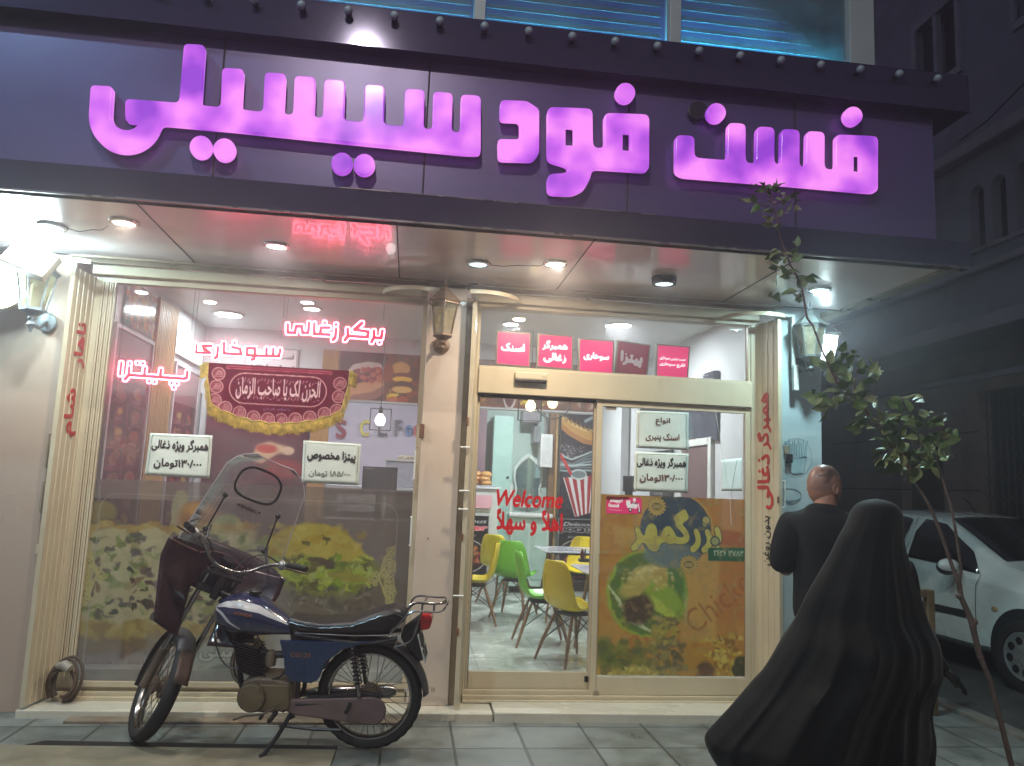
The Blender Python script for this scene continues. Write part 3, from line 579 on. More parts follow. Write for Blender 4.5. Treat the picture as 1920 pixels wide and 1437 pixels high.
# globe bulbs along the cornice, unlit
bulb0 = None
BX = [U(x, y, 1, -1.06).x for x, y in ((385, 5), (1757, 162))]
m_bulb = pm('bulb_glass', (130, 140, 150), rough=.25, var=.04, trans=0)
names = ['first', 'second', 'third', 'fourth', 'fifth', 'sixth', 'seventh', 'eighth', 'ninth', 'tenth', 'eleventh', 'twelfth', 'thirteenth', 'fourteenth', 'fifteenth', 'sixteenth', 'seventeenth', 'eighteenth']
for k in range(-1, 18):
    x = BX[0]+(BX[1]-BX[0])*k/17; lab = 'unlit white globe bulb on the dark cornice, %s from the right' % names[17-k] if k >= 0 else 'unlit white globe bulb on the dark cornice, half cut off at the top edge'
    if k == 17: lab = 'unlit white globe bulb at the far right end of the dark cornice'
    if bulb0 is None:
        bulb0 = thing('globe_bulb', lab, 'light bulb', (x, -1.02, 4.325), group='globe bulbs along the cornice')
        MB().lathe([(.014, .0), (.018, .004), (.018, .02), (.013, .03)], (0, 0, 0), (0, -1, 0), 12).build('socket', M_BLACK, bulb0, smooth=True, local=True)
        MB().sphere((0, -.050, 0), .025, 16, m=12).build('bulb', m_bulb, bulb0, smooth=True, local=True)
    else: copy_thing(bulb0, (x, -1.02, 4.325), label=lab)

# lanterns on the wall
def lantern(name, label, x, y, z, mt, glass_m, s=1.0, lit=None, rz=0.0, tilt=0.0):
    """z is the bottom of the glass; arm goes back to the wall"""
    t = thing(name, label, 'wall lantern', (x, y, z), rz, group='wall lanterns beside the shop windows')
    def hexr(r, h): return [Vector((r*math.cos(PI/3*k+PI/6), r*math.sin(PI/3*k+PI/6), h)) for k in range(6)]
    m = MB(); m.loft([hexr(.13*s, .0+.235*s), hexr(.135*s, .245*s), hexr(.075*s, .30*s), hexr(.055*s, .315*s), hexr(.035*s, .345*s), hexr(.02*s, .36*s)])
    m.lathe([(.012*s, .36*s), (.02*s, .372*s), (.01*s, .385*s), (.006*s, .42*s), (.001, .44*s)], n=10); m.build('lantern_roof', mt, t, local=True, bevel=.002)
    m = MB()
    for k in range(6):
        a, b = hexr(.07*s, .0)[k], hexr(.112*s, .235*s)[k]; m.tube([a, b], .0065*s, 4)
    m.loft([hexr(.078*s, -.012*s), hexr(.078*s, .004*s)]); m.loft([hexr(.12*s, .225*s), hexr(.12*s, .238*s)]); m.build('lantern_cage', mt, t, local=True)
    MB().loft([hexr(.066*s, .004*s), hexr(.108*s, .226*s)], cap=False).build('lantern_glass', glass_m, t, local=True)
    MB().lathe([(.022*s, .0), (.026*s, .06*s), (.026*s, .15*s), (.015*s, .18*s)], n=12).build('lamp_tube', emis('tube_lit', (.9, 1, 1), lit) if lit else pm('lamp_tube', (205, 200, 180), rough=.4), t, smooth=True, local=True)
    m = MB(); m.lathe([(.07*s, -.012*s), (.045*s, -.03*s), (.02*s, -.045*s), (.028*s, -.06*s), (.018*s, -.08*s), (.03*s, -.10*s), (.012*s, -.125*s), (.006*s, -.15*s)], n=14); m.build('lantern_base', mt, t, smooth=True, local=True)
    m = MB(); m.tube([(0, 0, -.06*s), (0, .04*s, -.10*s), (0, .10*s, -.10*s), (0, .16*s, -.06*s), (0, .19*s, -.045*s)], .014*s, 8); m.lathe([(.065*s, 0), (.06*s, .015*s), (.03*s, .025*s)], (0, .205*s, -.045*s), (0, -1, 0), 16); m.build('wall_bracket', mt, t, smooth=True, local=True)
    if lit: 
        l = bpy.data.lights.new('lantern_lamp', 'POINT'); l.energy = lit*7.5; l.color = (.8, 1, 1); l.shadow_soft_size = .012; o = bpy.data.objects.new('lantern_lamp', l); col.objects.link(o); o.parent = t; o.location = (0, 0, .207*s)
    return t
M_BRONZE = pm('bronze_lantern', (112, 88, 66), rough=.45, var=.2, metal=.3)
M_GREYL = pm('grey_lantern', (74, 78, 76), rough=.45, var=.2, metal=.2)
g1 = glassmat('lantern_glass', (.85, .8, .65), dust=.35, dust_col=(.75, .68, .5)); g2 = glassmat('lantern_glass_lit', (.95, 1, 1), dust=.25, dust_col=(.95, 1, 1))
p = U(830, 628, 1, .09); lantern('wall_lantern', 'brown unlit lantern on the middle pillar between the two bays', p.x, p.y, p.z, M_BRONZE, g1, .98)
p = U(1520, 668, 1, .09); lantern('wall_lantern', 'grey unlit lantern with yellowish glass on the right pillar', p.x, p.y, p.z, M_GREYL, g1, .98)
p = U(62, 580, 1, .06); lantern('wall_lantern', 'pale unlit lantern on the left wall in front of the glaring floodlight', p.x, p.y, p.z, pm('pale_lantern', (120, 126, 130), rough=.4), g1, 1.05)
p = U(1546, 681, 1, .75); t = lantern('wall_lantern', 'brightly lit lantern round the corner behind the right pillar', p.x+.02, p.y, p.z, M_GREYL, g2, 1.0, lit=6); t.rotation_euler[2] = -PI/2

# glaring white floodlight on the left wall
p = U(56, 486, 1, -.06); fl = thing('floodlight', 'blown-out white floodlight fixed under the soffit at the far left', 'floodlight', p)
Mx = Matrix.Translation(p) @ Matrix.Rotation(math.radians(20), 4, 'Y') @ Matrix.Rotation(math.radians(-25), 4, 'X')
MB().box(-.15, .15, -.02, .05, -.10, .10, Mx).build('housing', M_ALUD, fl, bevel=.008, world=p)
MB().box(-.138, .138, -.026, -.021, -.088, .088, Mx).build('lamp_face', emis('flood_face', (.75, .97, 1.0), 30), fl, world=p)
MB().tube([Mx @ Vector((-.11, .0, 0)), Mx @ Vector((-.11, .06, .1)), Mx @ Vector((.11, .06, .1)), Mx @ Vector((.11, 0, 0))], .006).build('bracket', M_ALUD, fl, world=p)
lo = area('floodlight_lamp', Mx @ Vector((0, -.04, 0)), (math.radians(90-25+15), 0, math.radians(-25)), .22, 42, (.60, .91, 1.0), fl)
p = U(6, 530, 1, .05)
wl = thing('wall_floodlight', 'second glaring white lamp cut by the left edge, washing the wall', 'floodlight', (p.x-.02, p.y-.0, p.z))
MB().lathe([(.0, 0), (.17, .01), (.18, .04), (.15, .09), (.04, .12)], (p.x-.06, p.y+.05, p.z), (-.2, 1, 0), 24).build('housing', M_ALUD, wl, smooth=True, world=p)
MB().lathe([(.0, -.004), (.165, -.002)], (p.x-.06, p.y+.05, p.z), (-.2, 1, 0), 24, False).build('lamp_face', emis('flood_face', (.75, .97, 1.0), 30), wl, world=p)
area('wall_floodlight_lamp', (p.x-.05, p.y-.05, p.z), (math.radians(75), 0, math.radians(-10)), .2, 12, (.62, .93, 1.0), wl)

# assumed street lamp, unseen behind the viewer: the cool light on the upper facade
sl = thing('assumed_street_lamp', 'assumed tall steel street lamp over the road, out of view, cool white head', 'street lamp', (-5.5, -6.2, -.13))
MB().lathe([(.12, 0), (.12, .3), (.08, .4), (.055, 7.6)], (-5.5, -6.2, -.13), n=16).build('pole', M_ALUD, sl, smooth=True, world=(-5.5, -6.2, -.13))
MB().tube([(-5.5, -6.2, 7.4), (-5.4, -5.9, 7.8), (-5.2, -5.2, 7.95)], .04).build('arm', M_ALUD, sl, smooth=True, world=(-5.5, -6.2, -.13))
MB().box(-5.35, -5.05, -5.4, -4.8, 7.88, 7.98).build('lamp_head', M_ALUD, sl, bevel=.02, world=(-5.5, -6.2, -.13))
MB().box(-5.3, -5.1, -5.3, -4.9, 7.872, 7.879).build('lamp_face', emis('street_face', (.55, .85, 1.0), 20), sl, world=(-5.5, -6.2, -.13))
area('assumed_street_light', (-5.2, -5.1, 7.85), (math.radians(22), math.radians(-12), 0), .35, 300, (.45, .80, 1.0), sl, spread=math.radians(170))

# interior lamps
def inlight(x, y, power, e, label, size=.12, color=(.9, .98, 1.0)):
    t = thing('ceiling_lamp', label, 'ceiling light', (x, y, RZC), group='round lamps in the shop ceiling')
    MB().lathe([(size*.9, 0), (size, -.004), (size*.95, -.016), (size*.8, -.018)], (x, y, RZC), n=24, cap=False).build('trim_ring', M_WHITE, t, smooth=True, world=(x, y, RZC))
    MB().lathe([(0, -.015), (size*.82, -.015)], (x, y, RZC), n=24, cap=False).build('lens', emis('in_lens', (.9, 1, 1), e), t, world=(x, y, RZC))
    area('ceiling_lamp_light', (x, y, RZC-.03), (0, 0, 0), size*1.6, power, color, t)
for (px_, py_, pw, e_, lb, sz) in ((428, 588, 24, 22, 'glaring white ceiling lamp above the left menu wall', .16), (585, 577, 8, 8, 'small oval-looking lamp in the ceiling behind the neon writing', .09), (958, 606, 20, 10, 'round lamp above the first pink light box', .09), (1338, 632, 20, 6, 'round lamp at the right end of the transom view', .1)):
    q = U(px_, py_, 2, RZC); inlight(q.x, min(q.y, 5.8), pw, e_, lb, sz)
inlight(1.6, 4.6, 80, 10, 'assumed ceiling lamp over the rear tables, hidden by the door header', .12); inlight(-.9, 4.8, 30, 10, 'assumed ceiling lamp over the counter, hidden behind the bulkhead', .12); inlight(1.9, 1.6, 55, 10, 'assumed ceiling lamp over the front tables, hidden by the lintel', .12)  # these three lamps are assumed, out of view, to light the room

# second assumed street lamp, unseen, further right: neutral light on pavement, people and car
s2 = thing('assumed_street_lamp', 'assumed tall steel street lamp straight across from the shop, out of view, warm white head', 'street lamp', (-.4, -8.0, -.13)); W2 = s2.location.copy()
MB().lathe([(.12, 0), (.12, .3), (.08, .4), (.055, 7.0)], W2, n=16).build('pole', M_ALUD, s2, smooth=True, world=W2)
MB().tube([(-.4, -8.0, 6.8), (-.6, -7.4, 7.2), (-.9, -6.5, 7.3)], .04).build('arm', M_ALUD, s2, smooth=True, world=W2); MB().box(-1.05, -.75, -6.7, -6.1, 7.24, 7.34).build('lamp_head', M_ALUD, s2, bevel=.02, world=W2); MB().box(-1.0, -.8, -6.6, -6.2, 7.232, 7.239).build('lamp_face', emis('street_face2', (.95, .95, .85), 16), s2, world=W2)
area('assumed_street_light', (-.9, -6.4, 7.2), (math.radians(20), math.radians(4), 0), .12, 230, (1.0, .95, .82), s2, spread=math.radians(170))
# ------------------------------------------------------------------ big illuminated lettering on the fascia
def letter_mat():
    m = bpy.data.materials.new('lit_acrylic'); m.use_nodes = True; nt = m.node_tree; b = nt.nodes['Principled BSDF']; L = nt.links.new; N = nt.nodes.new
    tc = N('ShaderNodeTexCoord'); n = N('ShaderNodeTexNoise'); n.inputs['Scale'].default_value = 3.4; n.inputs['Detail'].default_value = 2.5; n.inputs['Roughness'].default_value = .4; L(tc.outputs['Object'], n.inputs[0])
    cr = N('ShaderNodeValToRGB'); L(n.outputs[0], cr.inputs[0]); e = cr.color_ramp.elements
    e[0].position = .34; e[0].color = (*lin((146, 60, 208)), 1); e[1].position = .60; e[1].color = (*lin((250, 146, 250)), 1)
    k = e.new(.46); k.color = (*lin((204, 98, 236)), 1)
    L(cr.outputs[0], b.inputs['Emission Color']); b.inputs['Emission Strength'].default_value = 1.08; b.inputs['Base Color'].default_value = (*lin((180, 120, 190)), 1); b.inputs['Roughness'].default_value = .18; b.inputs['Base Color'].default_value = (.07, .02, .09, 1)
    return m
M_LIT = letter_mat()
M_RETURN = emis('lit_return', lin((84, 30, 110)), .22)
big = thing('illuminated_lettering', 'huge pink-purple lit Persian letters spelling the shop name on the fascia', 'sign', (0, -1.0, 3.6))
def Z1(pts): return [np.array((x/2, y/2)) for x, y in pts]
def Z2(pts): return [np.array((x/2+960, y/2)) for x, y in pts]
def arcp(cx, cy_, r, a0, a1, n=24): return [(cx+r*math.cos(math.radians(a0+(a1-a0)*k/n)), cy_+r*math.sin(math.radians(a0+(a1-a0)*k/n))) for k in range(n+1)]
def px_shape(polys, holes=(), rnd=4.6, res=1.0):
    """union of photo-pixel polygons, rounded, minus square holes -> loops in photo pixels"""
    A = np.vstack([np.array(p) for p in polys]); x0, y0 = A.min(0)-10; x1, y1 = A.max(0)+10; W = int((x1-x0)*res); H = int((y1-y0)*res)
    def fix(P):
        P = np.array(P); a = 0.5*np.sum(P[:, 0]*np.roll(P[:, 1], -1)-np.roll(P[:, 0], -1)*P[:, 1]); return P if a > 0 else P[::-1]
    R = blur(raster([fix(p) for p in polys], x0, y0, x1, y1, W, H), rnd*res)
    R = np.clip((R-.5)*3+.5, 0, 1)
    if holes: R = R*(1-raster([fix(h) for h in holes], x0, y0, x1, y1, W, H))
    return [np.column_stack([x0+(l[:, 0]+.5)/W*(x1-x0), y0+(l[:, 1]+.5)/H*(y1-y0)]) for l in (simplify(c, .14) for c in contours(R, .5)) if len(l) > 3]
def px_solid(name, loops, yf, depth, mt, parent, world, bevel=.007, label=None, back=True):
    P = [np.array([(lambda q: (q.x, q.z))(U(a, b, 1, yf)) for a, b in l]) for l in loops]
    me = fill_loops(P, depth/2, bevel, 2); o = place(me, name, mt, parent, lambda a, b, c: (a, yf+depth/2-c, b), world, smooth=True)
    if label: o['label'] = label
    return o
YL = -1.01
def letter(polys, holes=(), rnd=4.6, name='letter_face', label=None):
    lo = px_shape(polys, holes, rnd); o = px_solid(name, lo, YL, .03, M_LIT, big, (0, -1, 3.6), label=label)
    r = px_solid('letter_return', lo, YL+.032, .045, M_RETURN, big, (0, -1, 3.6), bevel=0); r.parent = o; r.location = (0, 0, 0)
    return o
base = [(470, 372), (640, 384), (830, 404), (1070, 430), (1440, 467), (1720, 499), (1803, 500), (1803, 582), (1740, 580), (1300, 536), (860, 490), (600, 467), (470, 458)]
teeth = [[(690, 165), (770, 170), (752, 430), (668, 430)], [(833, 255), (915, 260), (905, 440), (826, 440)], [(993, 272), (1073, 277), (1063, 460), (985, 460)], [(1105, 285), (1184, 290), (1177, 470), (1098, 470)], [(1216, 297), (1295, 303), (1288, 480), (1210, 480)], [(1368, 316), (1443, 322), (1438, 500), (1361, 500)], [(1518, 333), (1593, 338), (1587, 515), (1513, 515)], [(1624, 344), (1698, 350), (1692, 530), (1620, 530)], [(1728, 355), (1803, 360), (1803, 560), (1724, 560)]]
hook = arcp(471, 437, 137, 180, 22)+arcp(473, 432, 60, 40, 180) if False else [(340, 320), (425, 325), (418, 430)]+arcp(476, 430, 60, 180, 40, 14)+[(610, 466)]+arcp(470, 438, 137, 12, 180, 26)
letter([Z1(base)]+[Z1(t) for t in teeth]+[Z1(hook)], label='longest word of the sign, last in reading order, with a small magenta patch on its base')
q = [U(x, y, 1, YL-.002) for x, y in ((652, 234), (657, 266))]
MB().box(q[0].x-.002, q[0].x+.016, YL-.004, YL, q[1].z, q[0].z).build('magenta_patch', emis('patch', lin((214, 70, 180)), .6), big, world=(0, -1, 3.6))
for k, (x, y, r) in enumerate(((753, 552, 42), (841, 562, 42), (1282, 613, 40), (1366, 618, 40))): letter([Z1(arcp(x, y, r, 0, 360, 28)[:-1])], rnd=.8, name='letter_dot')
letter([[(938, 188), (988, 190), (1011, 205), (1011, 288), (998, 303), (934, 301), (933, 261), (974, 262), (974, 228), (937, 227)]], rnd=4.0, label='short single letter, darker towards its right')
letter([Z2([(132, 402), (302, 408), (304, 556), (346, 558), (344, 424), (515, 430), (514, 646), (300, 632), (296, 664), (272, 712), (230, 733), (132, 730), (132, 654), (205, 650), (222, 630), (132, 604)])], [Z2([(201, 478), (231, 480), (231, 548), (201, 546)]), Z2([(415, 497), (443, 499), (443, 567), (415, 565)])], rnd=6.0)
letter([Z2(arcp(425, 349, 37, 0, 360, 28)[:-1])], rnd=.8, name='letter_dot')
letter([Z2([(613, 507), (684, 511), (684, 592), (806, 602), (875, 612), (983, 618), (1077, 628), (1171, 636), (1213, 636), (1213, 505), (1372, 512), (1372, 724), (1335, 722), (1000, 692), (640, 664), (612, 650)])]+[Z2(t) for t in ([(808, 461), (876, 465), (875, 640), (806, 640)], [(916, 475), (984, 479), (983, 640), (914, 640)], [(1009, 484), (1078, 488), (1077, 650), (1007, 650)], [(1103, 492), (1172, 496), (1171, 660), (1101, 660)])], [Z2([(1281, 580), (1306, 582), (1306, 646), (1281, 644)])], rnd=5.0)
letter([Z2(arcp(766, 424, 36, 0, 360, 28)[:-1])], rnd=.8, name='letter_dot'); letter([Z2(arcp(1279, 436, 35, 0, 360, 28)[:-1])], rnd=.8, name='letter_dot')
px_solid('dark_dot', px_shape([Z2(arcp(697, 414, 35, 0, 360, 28)[:-1])], rnd=.8), -.97, .03, M_BLACK, big, (0, -1, 3.6), bevel=.003)

# ------------------------------------------------------------------ red neon words behind the left window
M_NEON = emis('neon_tube', (1.0, .13, .22), 24); M_NEONP = pm('neon_backing', (205, 28, 50), rough=.4)
def sdf_strokes(strokes, W, H, x0, y0, res):
    yy, xx = np.mgrid[0:H, 0:W]; X = x0+(xx+.5)/res; Y = y0+(yy+.5)/res; D = np.full((H, W), 1e9)
    for st in strokes:
        st = [np.array(p, float) for p in st]
        if len(st) == 1: st = st*2
        for a, b in zip(st[:-1], st[1:]):
            d = b-a; t = np.clip(((X-a[0])*d[0]+(Y-a[1])*d[1])/(d@d+1e-9), 0, 1); D = np.minimum(D, np.maximum(np.abs(X-a[0]-t*d[0]), np.abs(Y-a[1]-t*d[1]))*.55+np.hypot(X-a[0]-t*d[0], Y-a[1]-t*d[1])*.45)
    return D
def neon(label, ox, oy, sc, strokes, off=4.1, y=.50, power=10):
    st = [[(ox+a/sc, oy+b/sc) for a, b in s] for s in strokes]; A = np.array([p for s in st for p in s]); x0, y0 = A.min(0)-10; x1, y1 = A.max(0)+10; res = 3.0
    D = sdf_strokes(st, int((x1-x0)*res), int((y1-y0)*res), x0, y0, res); c = U((x0+x1)/2, (y0+y1)/2, 1, y)
    t = thing('neon_sign', label, 'neon sign', c, group='red neon words behind the left window')
    def conv(F, lev): return [[U(x0+(p[0]+.5)/res, y0+(p[1]+.5)/res, 1, y) for p in simplify(l, .35)] for l in contours(-F, -lev)]
    m = MB()
    for l in conv(D, off):
        if len(l) > 4: m.tube(l, .0058, 6, closed=True)
    m.build('neon_tube', M_NEON, t, smooth=True, world=c)
    lo = [np.array([(p.x, p.z) for p in l]) for l in conv(D, off*.5) if len(l) > 3]
    place(fill_loops(lo, .002), 'backing_plate', M_NEONP, t, lambda a, b, cc: (a, y+.012-cc, b), c)
    for xx in (x0+8, x1-8):
        q = U(xx, y0+4, 1, y); MB().tube([q, (q.x, q.y-.005, q.z+.10), (q.x+.004, q.y, 2.95)], .0012, 4).build('hanging_wire', M_BLACK, t, world=c)
    return t
neon('red neon outline word at the upper right of the left window, two words long', 520, 590, 8.727, [[(170, 165), (170, 295), (290, 300), (305, 190), (400, 190), (410, 300), (505, 300), (520, 140)], [(605, 150), (603, 318), (850, 330)], [(850, 215), (715, 215), (700, 318)], [(775, 135)], [(960, 240), (950, 370), (910, 415)], [(963, 165)], [(1150, 240), (1155, 350), (1105, 420)], [(1155, 350), (1480, 370), (1490, 280), (1260, 250), (1385, 140)], [(1582, 270), (1580, 380), (1540, 450)], [(1580, 380), (1700, 385), (1720, 270)], [(1672, 458)]])
neon('red neon outline word above the pennant, in the middle of the three', 350, 630, 10.1, [[(178, 172), (168, 312), (440, 320), (310, 235), (300, 188), (460, 188)], [(590, 218), (575, 390), (535, 420)], [(705, 140), (700, 330), (1030, 350), (1010, 245), (860, 212)], [(905, 130)], [(1140, 235), (1290, 235), (1290, 372), (1135, 360), (1140, 235)], [(1290, 372), (1275, 430), (1235, 452)], [(1290, 372), (1745, 385), (1770, 262)], [(1512, 245), (1505, 375)], [(1640, 250), (1632, 378)]])
neon('red neon outline word at the lower left, over the menu boards', 210, 665, 12.0, [[(210, 190), (182, 445)], [(388, 300), (370, 465), (290, 560)], [(400, 200)], [(372, 460), (1620, 545), (1680, 520), (1696, 392)], [(742, 312), (722, 480)], [(1102, 342), (1085, 505)], [(575, 190)], [(695, 200)], [(840, 602)], [(960, 612)], [(1340, 642)], [(1460, 652)], [(1390, 742)]])

# ------------------------------------------------------------------ papers on the glass
M_PAPER = pm('paper', (214, 222, 214), rough=.6, var=.03); M_INK = pm('ink', (38, 34, 36), rough=.6); M_INKB = pm('ink_brown', (92, 56, 50), rough=.6); M_LINE = pm('ink_line', (110, 118, 112), rough=.6)
def paper(name, label, quad, texts, y=.446, mt=M_PAPER, border=True, cat='paper sign', group=None, thick=.0012, waver=.004):
    """quad tl,tr,br,bl in photo pixels; texts = (text, x0,x1,z0,z1 in 0..1, ink, bold)"""
    Q = [U(a, b, 1, y) for a, b in quad]; c = (Q[0]+Q[2])/2; t = thing(name, label, cat, c, group=group)
    fn = lambda u, v: (Q[3]*(1-u)+Q[2]*u)*(1-v)+(Q[0]*(1-u)+Q[1]*u)*v
    rg = []; n = 10; m = MB(); vs = []; fs = []
    for j in range(n+1):
        for i in range(n+1): p = fn(i/n, j/n); vs.append((p.x, p.y-waver*(.5+.5*math.sin(i*1.1+j*.7+Q[0].x*9)), p.z))
    for j in range(n):
        for i in range(n): fs.append((j*(n+1)+i, j*(n+1)+i+1, (j+1)*(n+1)+i+1, (j+1)*(n+1)+i))
    m.add(vs, fs); m.build('sheet', mt, t, smooth=True, world=c, solid=thick)
    yy = y-waver-.0015
    if border:
        m = MB()
        for (a, b), (a2, b2) in (((.04, .05), (.96, .05)), ((.96, .05), (.96, .95)), ((.96, .95), (.04, .95)), ((.04, .95), (.04, .05))):
            p, q_ = fn(a, b), fn(a2, b2); p.y = q_.y = yy; m.tube([p, q_], .0012, 4)
        m.build('border_line', M_LINE, t, world=c)
    for tx, a0, a1, b0, b1, ink, bold in texts:
        lo = text_loops(tx, bold, 46); A = np.vstack(lo); mn, mx = A.min(0), A.max(0); me = fill_loops(lo, .0006)
        def g(a, b, c_):
            p = fn(a0+(a1-a0)*(a-mn[0])/(mx[0]-mn[0]), b0+(b1-b0)*(b-mn[1])/(mx[1]-mn[1])); return (p.x, yy-.0006-c_*.5, p.z)
        place(me, 'printed_text', ink, t, g, c)
    return t
paper('price_sign', 'white price sheet with two lines of writing on the left window, over the menu boards', [(282, 812), (399, 817), (393, 898), (271, 891)], [('همبرگر ویژه ذغالی', .05, .95, .58, .88, M_INK, .035), ('۱۳۰/۰۰۰تومان', .12, .86, .17, .42, M_INK, .03)], group='white sheets on the glass')
paper('price_sign', 'white price sheet on the left window beside the pale lilac wall', [(569, 826), (677, 833), (673, 910), (565, 905)], [('پیتزا مخصوص', .08, .92, .50, .80, M_INK, .04), ('۱۸۵/۰۰۰ تومان', .12, .84, .14, .32, M_LINE, .02)], group='white sheets on the glass')
paper('price_sign', 'upper white sheet on the right sliding door, dark red writing', [(1194, 770), (1291, 774), (1291, 845), (1192, 840)], [('انواع', .36, .64, .62, .84, M_INKB, .03), ('اسنک پنیری', .18, .82, .18, .42, M_INKB, .025)], y=.425, group='white sheets on the glass')
paper('price_sign', 'lower white sheet on the right sliding door, right under another', [(1190, 847), (1291, 851), (1289, 925), (1188, 921)], [('همبرگر ویژه ذغالی', .04, .96, .60, .88, M_INK, .035), ('۱۳۰/۰۰۰تومان', .10, .90, .22, .46, M_INKB, .025)], y=.425, group='white sheets on the glass')
paper('blank_paper', 'blank torn sheet of white paper near the right edge of the door glass', [(1352, 863), (1391, 859), (1391, 921), (1352, 921)], [], y=.428, border=False, cat='paper sheet', waver=.004, mt=pm('paper_white', (226, 236, 234), rough=.6, var=.02))
c = U(1362, 840, 1, .425)
wire('hanging_string', [U(1340, 765, 1, .427), U(1350, 820, 1, .427), U(1358, 870, 1, .424), U(1368, 925, 1, .425), U(1371, 985, 1, .427)], .0016, 'pale string hanging down the right door glass over the blank sheet', M_PAPER, 'string')
wire('hanging_string', [U(1382, 862, 1, .424), U(1375, 900, 1, .424), U(1371, 925, 1, .425), U(1380, 975, 1, .427)], .0014, 'short dark string crossing the blank white sheet', M_LINE, 'string')

# red welcome lettering on the clear door leaf
def word(label, text, x0, x1, y0, y1, mt, y, bold, parent=None, shear=0.0):
    a, b = U(x0, y1, 1, y), U(x1, y0, 1, y); lo = fit_loops(text_loops(text, bold, 60, shear), a.x, b.x, a.z, b.z); c = (a+b)/2; sl = math.tan(-.005)
    o = place(fill_loops(lo, .0008), 'window_lettering', mt, parent, lambda u, v, w_: (u, y-w_, v), c); 
    if parent is None: tag(o, label, 'lettering', 'red lettering on the clear door leaf')
    return o
M_VINYL = pm('red_vinyl', (214, 34, 42), rough=.35, var=.04)
word('red slanted English welcome word stuck on the clear door leaf', 'Welcome', 930, 1056, 922, 950, M_VINYL, .488, .028, shear=.25)
word('red Arabic greeting stuck on the door leaf below the English word', 'اهلاً و سهلاً', 930, 1056, 958, 1003, M_VINYL, .488, .035)

# pink light boxes standing on the door header
def lightbox(label, quad, lines, e, dark=False, y=.515, tilt=0):
    Q = [U(a, b, 1, y) for a, b in quad]; c = (Q[2]+Q[3])/2; t = thing('light_box', label, 'light box sign', c, group='pink light boxes on the door header')
    cx = (Q[0]+Q[2])/2
    ex = lambda k, yy: [Vector((cx.x+(q.x-cx.x)*k, yy, cx.z+(q.z-cx.z)*k)) for q in Q]
    m = MB(); m.loft([ex(1.0, y+.03), ex(1.0, y-.002), ex(.93, y-.004)]); m.build('box_frame', pm('box_frame', (168, 158, 140), rough=.4, metal=.4), t, world=c, bevel=.002)
    m = MB(); F_ = ex(.91, y-.006); m.add(F_, [(0, 1, 2, 3)]); m.build('lit_face', emis('box_face_%d' % int(e*100), lin((232, 40, 112)) if not dark else lin((150, 34, 62)), e), t, world=c)
    fn = lambda u, v: (F_[3]*(1-u)+F_[2]*u)*(1-v)+(F_[0]*(1-u)+F_[1]*u)*v
    for tx, a0, a1, b0, b1, bold in lines:
        lo = text_loops(tx, bold, 46); A = np.vstack(lo); mn, mx = A.min(0), A.max(0); me = fill_loops(lo, .0006)
        def g(a, b, c_): p = fn(a0+(a1-a0)*(a-mn[0])/(mx[0]-mn[0]), b0+(b1-b0)*(b-mn[1])/(mx[1]-mn[1])); return (p.x, y-.0085-c_, p.z)
        place(me, 'box_text', emis('box_text_%d' % int(e*10), (1, .93, .95), min(1, e*1.0)) if not dark else emis('box_text_dim', (.75, .62, .62), .4), t, g, c)
    return t
lightbox('first pink light box from the left, one lit word', [(931, 620), (996, 624), (994, 690), (929, 684)], [('اسنک', .10, .86, .40, .68, .07)], .95)
lightbox('second pink light box from the left, with two lines of writing', [(1008, 625), (1075, 630), (1074, 695), (1006, 689)], [('همبرگر', .10, .88, .52, .84, .07), ('زغالی', .14, .84, .12, .46, .07)], .85)
lightbox('middle pink light box of the five, brightest, one word in two dotted letters', [(1085, 634), (1152, 639), (1150, 703), (1084, 698)], [('سوخاری', .10, .90, .34, .62, .07)], 1.05)
lightbox('dim dark crimson light box leaning between its pink neighbours', [(1157, 638), (1220, 647), (1213, 707), (1152, 701)], [('پیتزا', .10, .84, .22, .74, .07)], .5, dark=True)  # face and text keep a weak glow of their own
lightbox('rightmost pink light box with two lines of small writing', [(1231, 645), (1294, 650), (1290, 712), (1229, 707)], [('سیب زمینی سوخاری', .06, .92, .52, .66, .06), ('قارچ سوخاری', .06, .92, .30, .46, .07)], 1.05)
# motion sensor on the header
a, b = U(966, 697, 1, .37), U(1026, 719, 1, .37); sn = thing('motion_sensor', 'small beige door sensor box on the header with a dark lower lip', 'sensor', ((a.x+b.x)/2, .385, b.z))
MB().box(a.x, b.x, .355, .398, b.z+.02, a.z).build('sensor_case', M_ALU, sn, bevel=.008, world=((a.x+b.x)/2, .385, b.z)); MB().box(a.x+.004, b.x-.004, .350, .398, b.z, b.z+.02).build('sensor_lens', M_BLACK, sn, bevel=.004, world=((a.x+b.x)/2, .385, b.z))
MB().box(b.x-.045, b.x-.015, .3535, .356, b.z+.042, b.z+.046).build('case_mark', M_LINE, sn, world=((a.x+b.x)/2, .385, b.z))

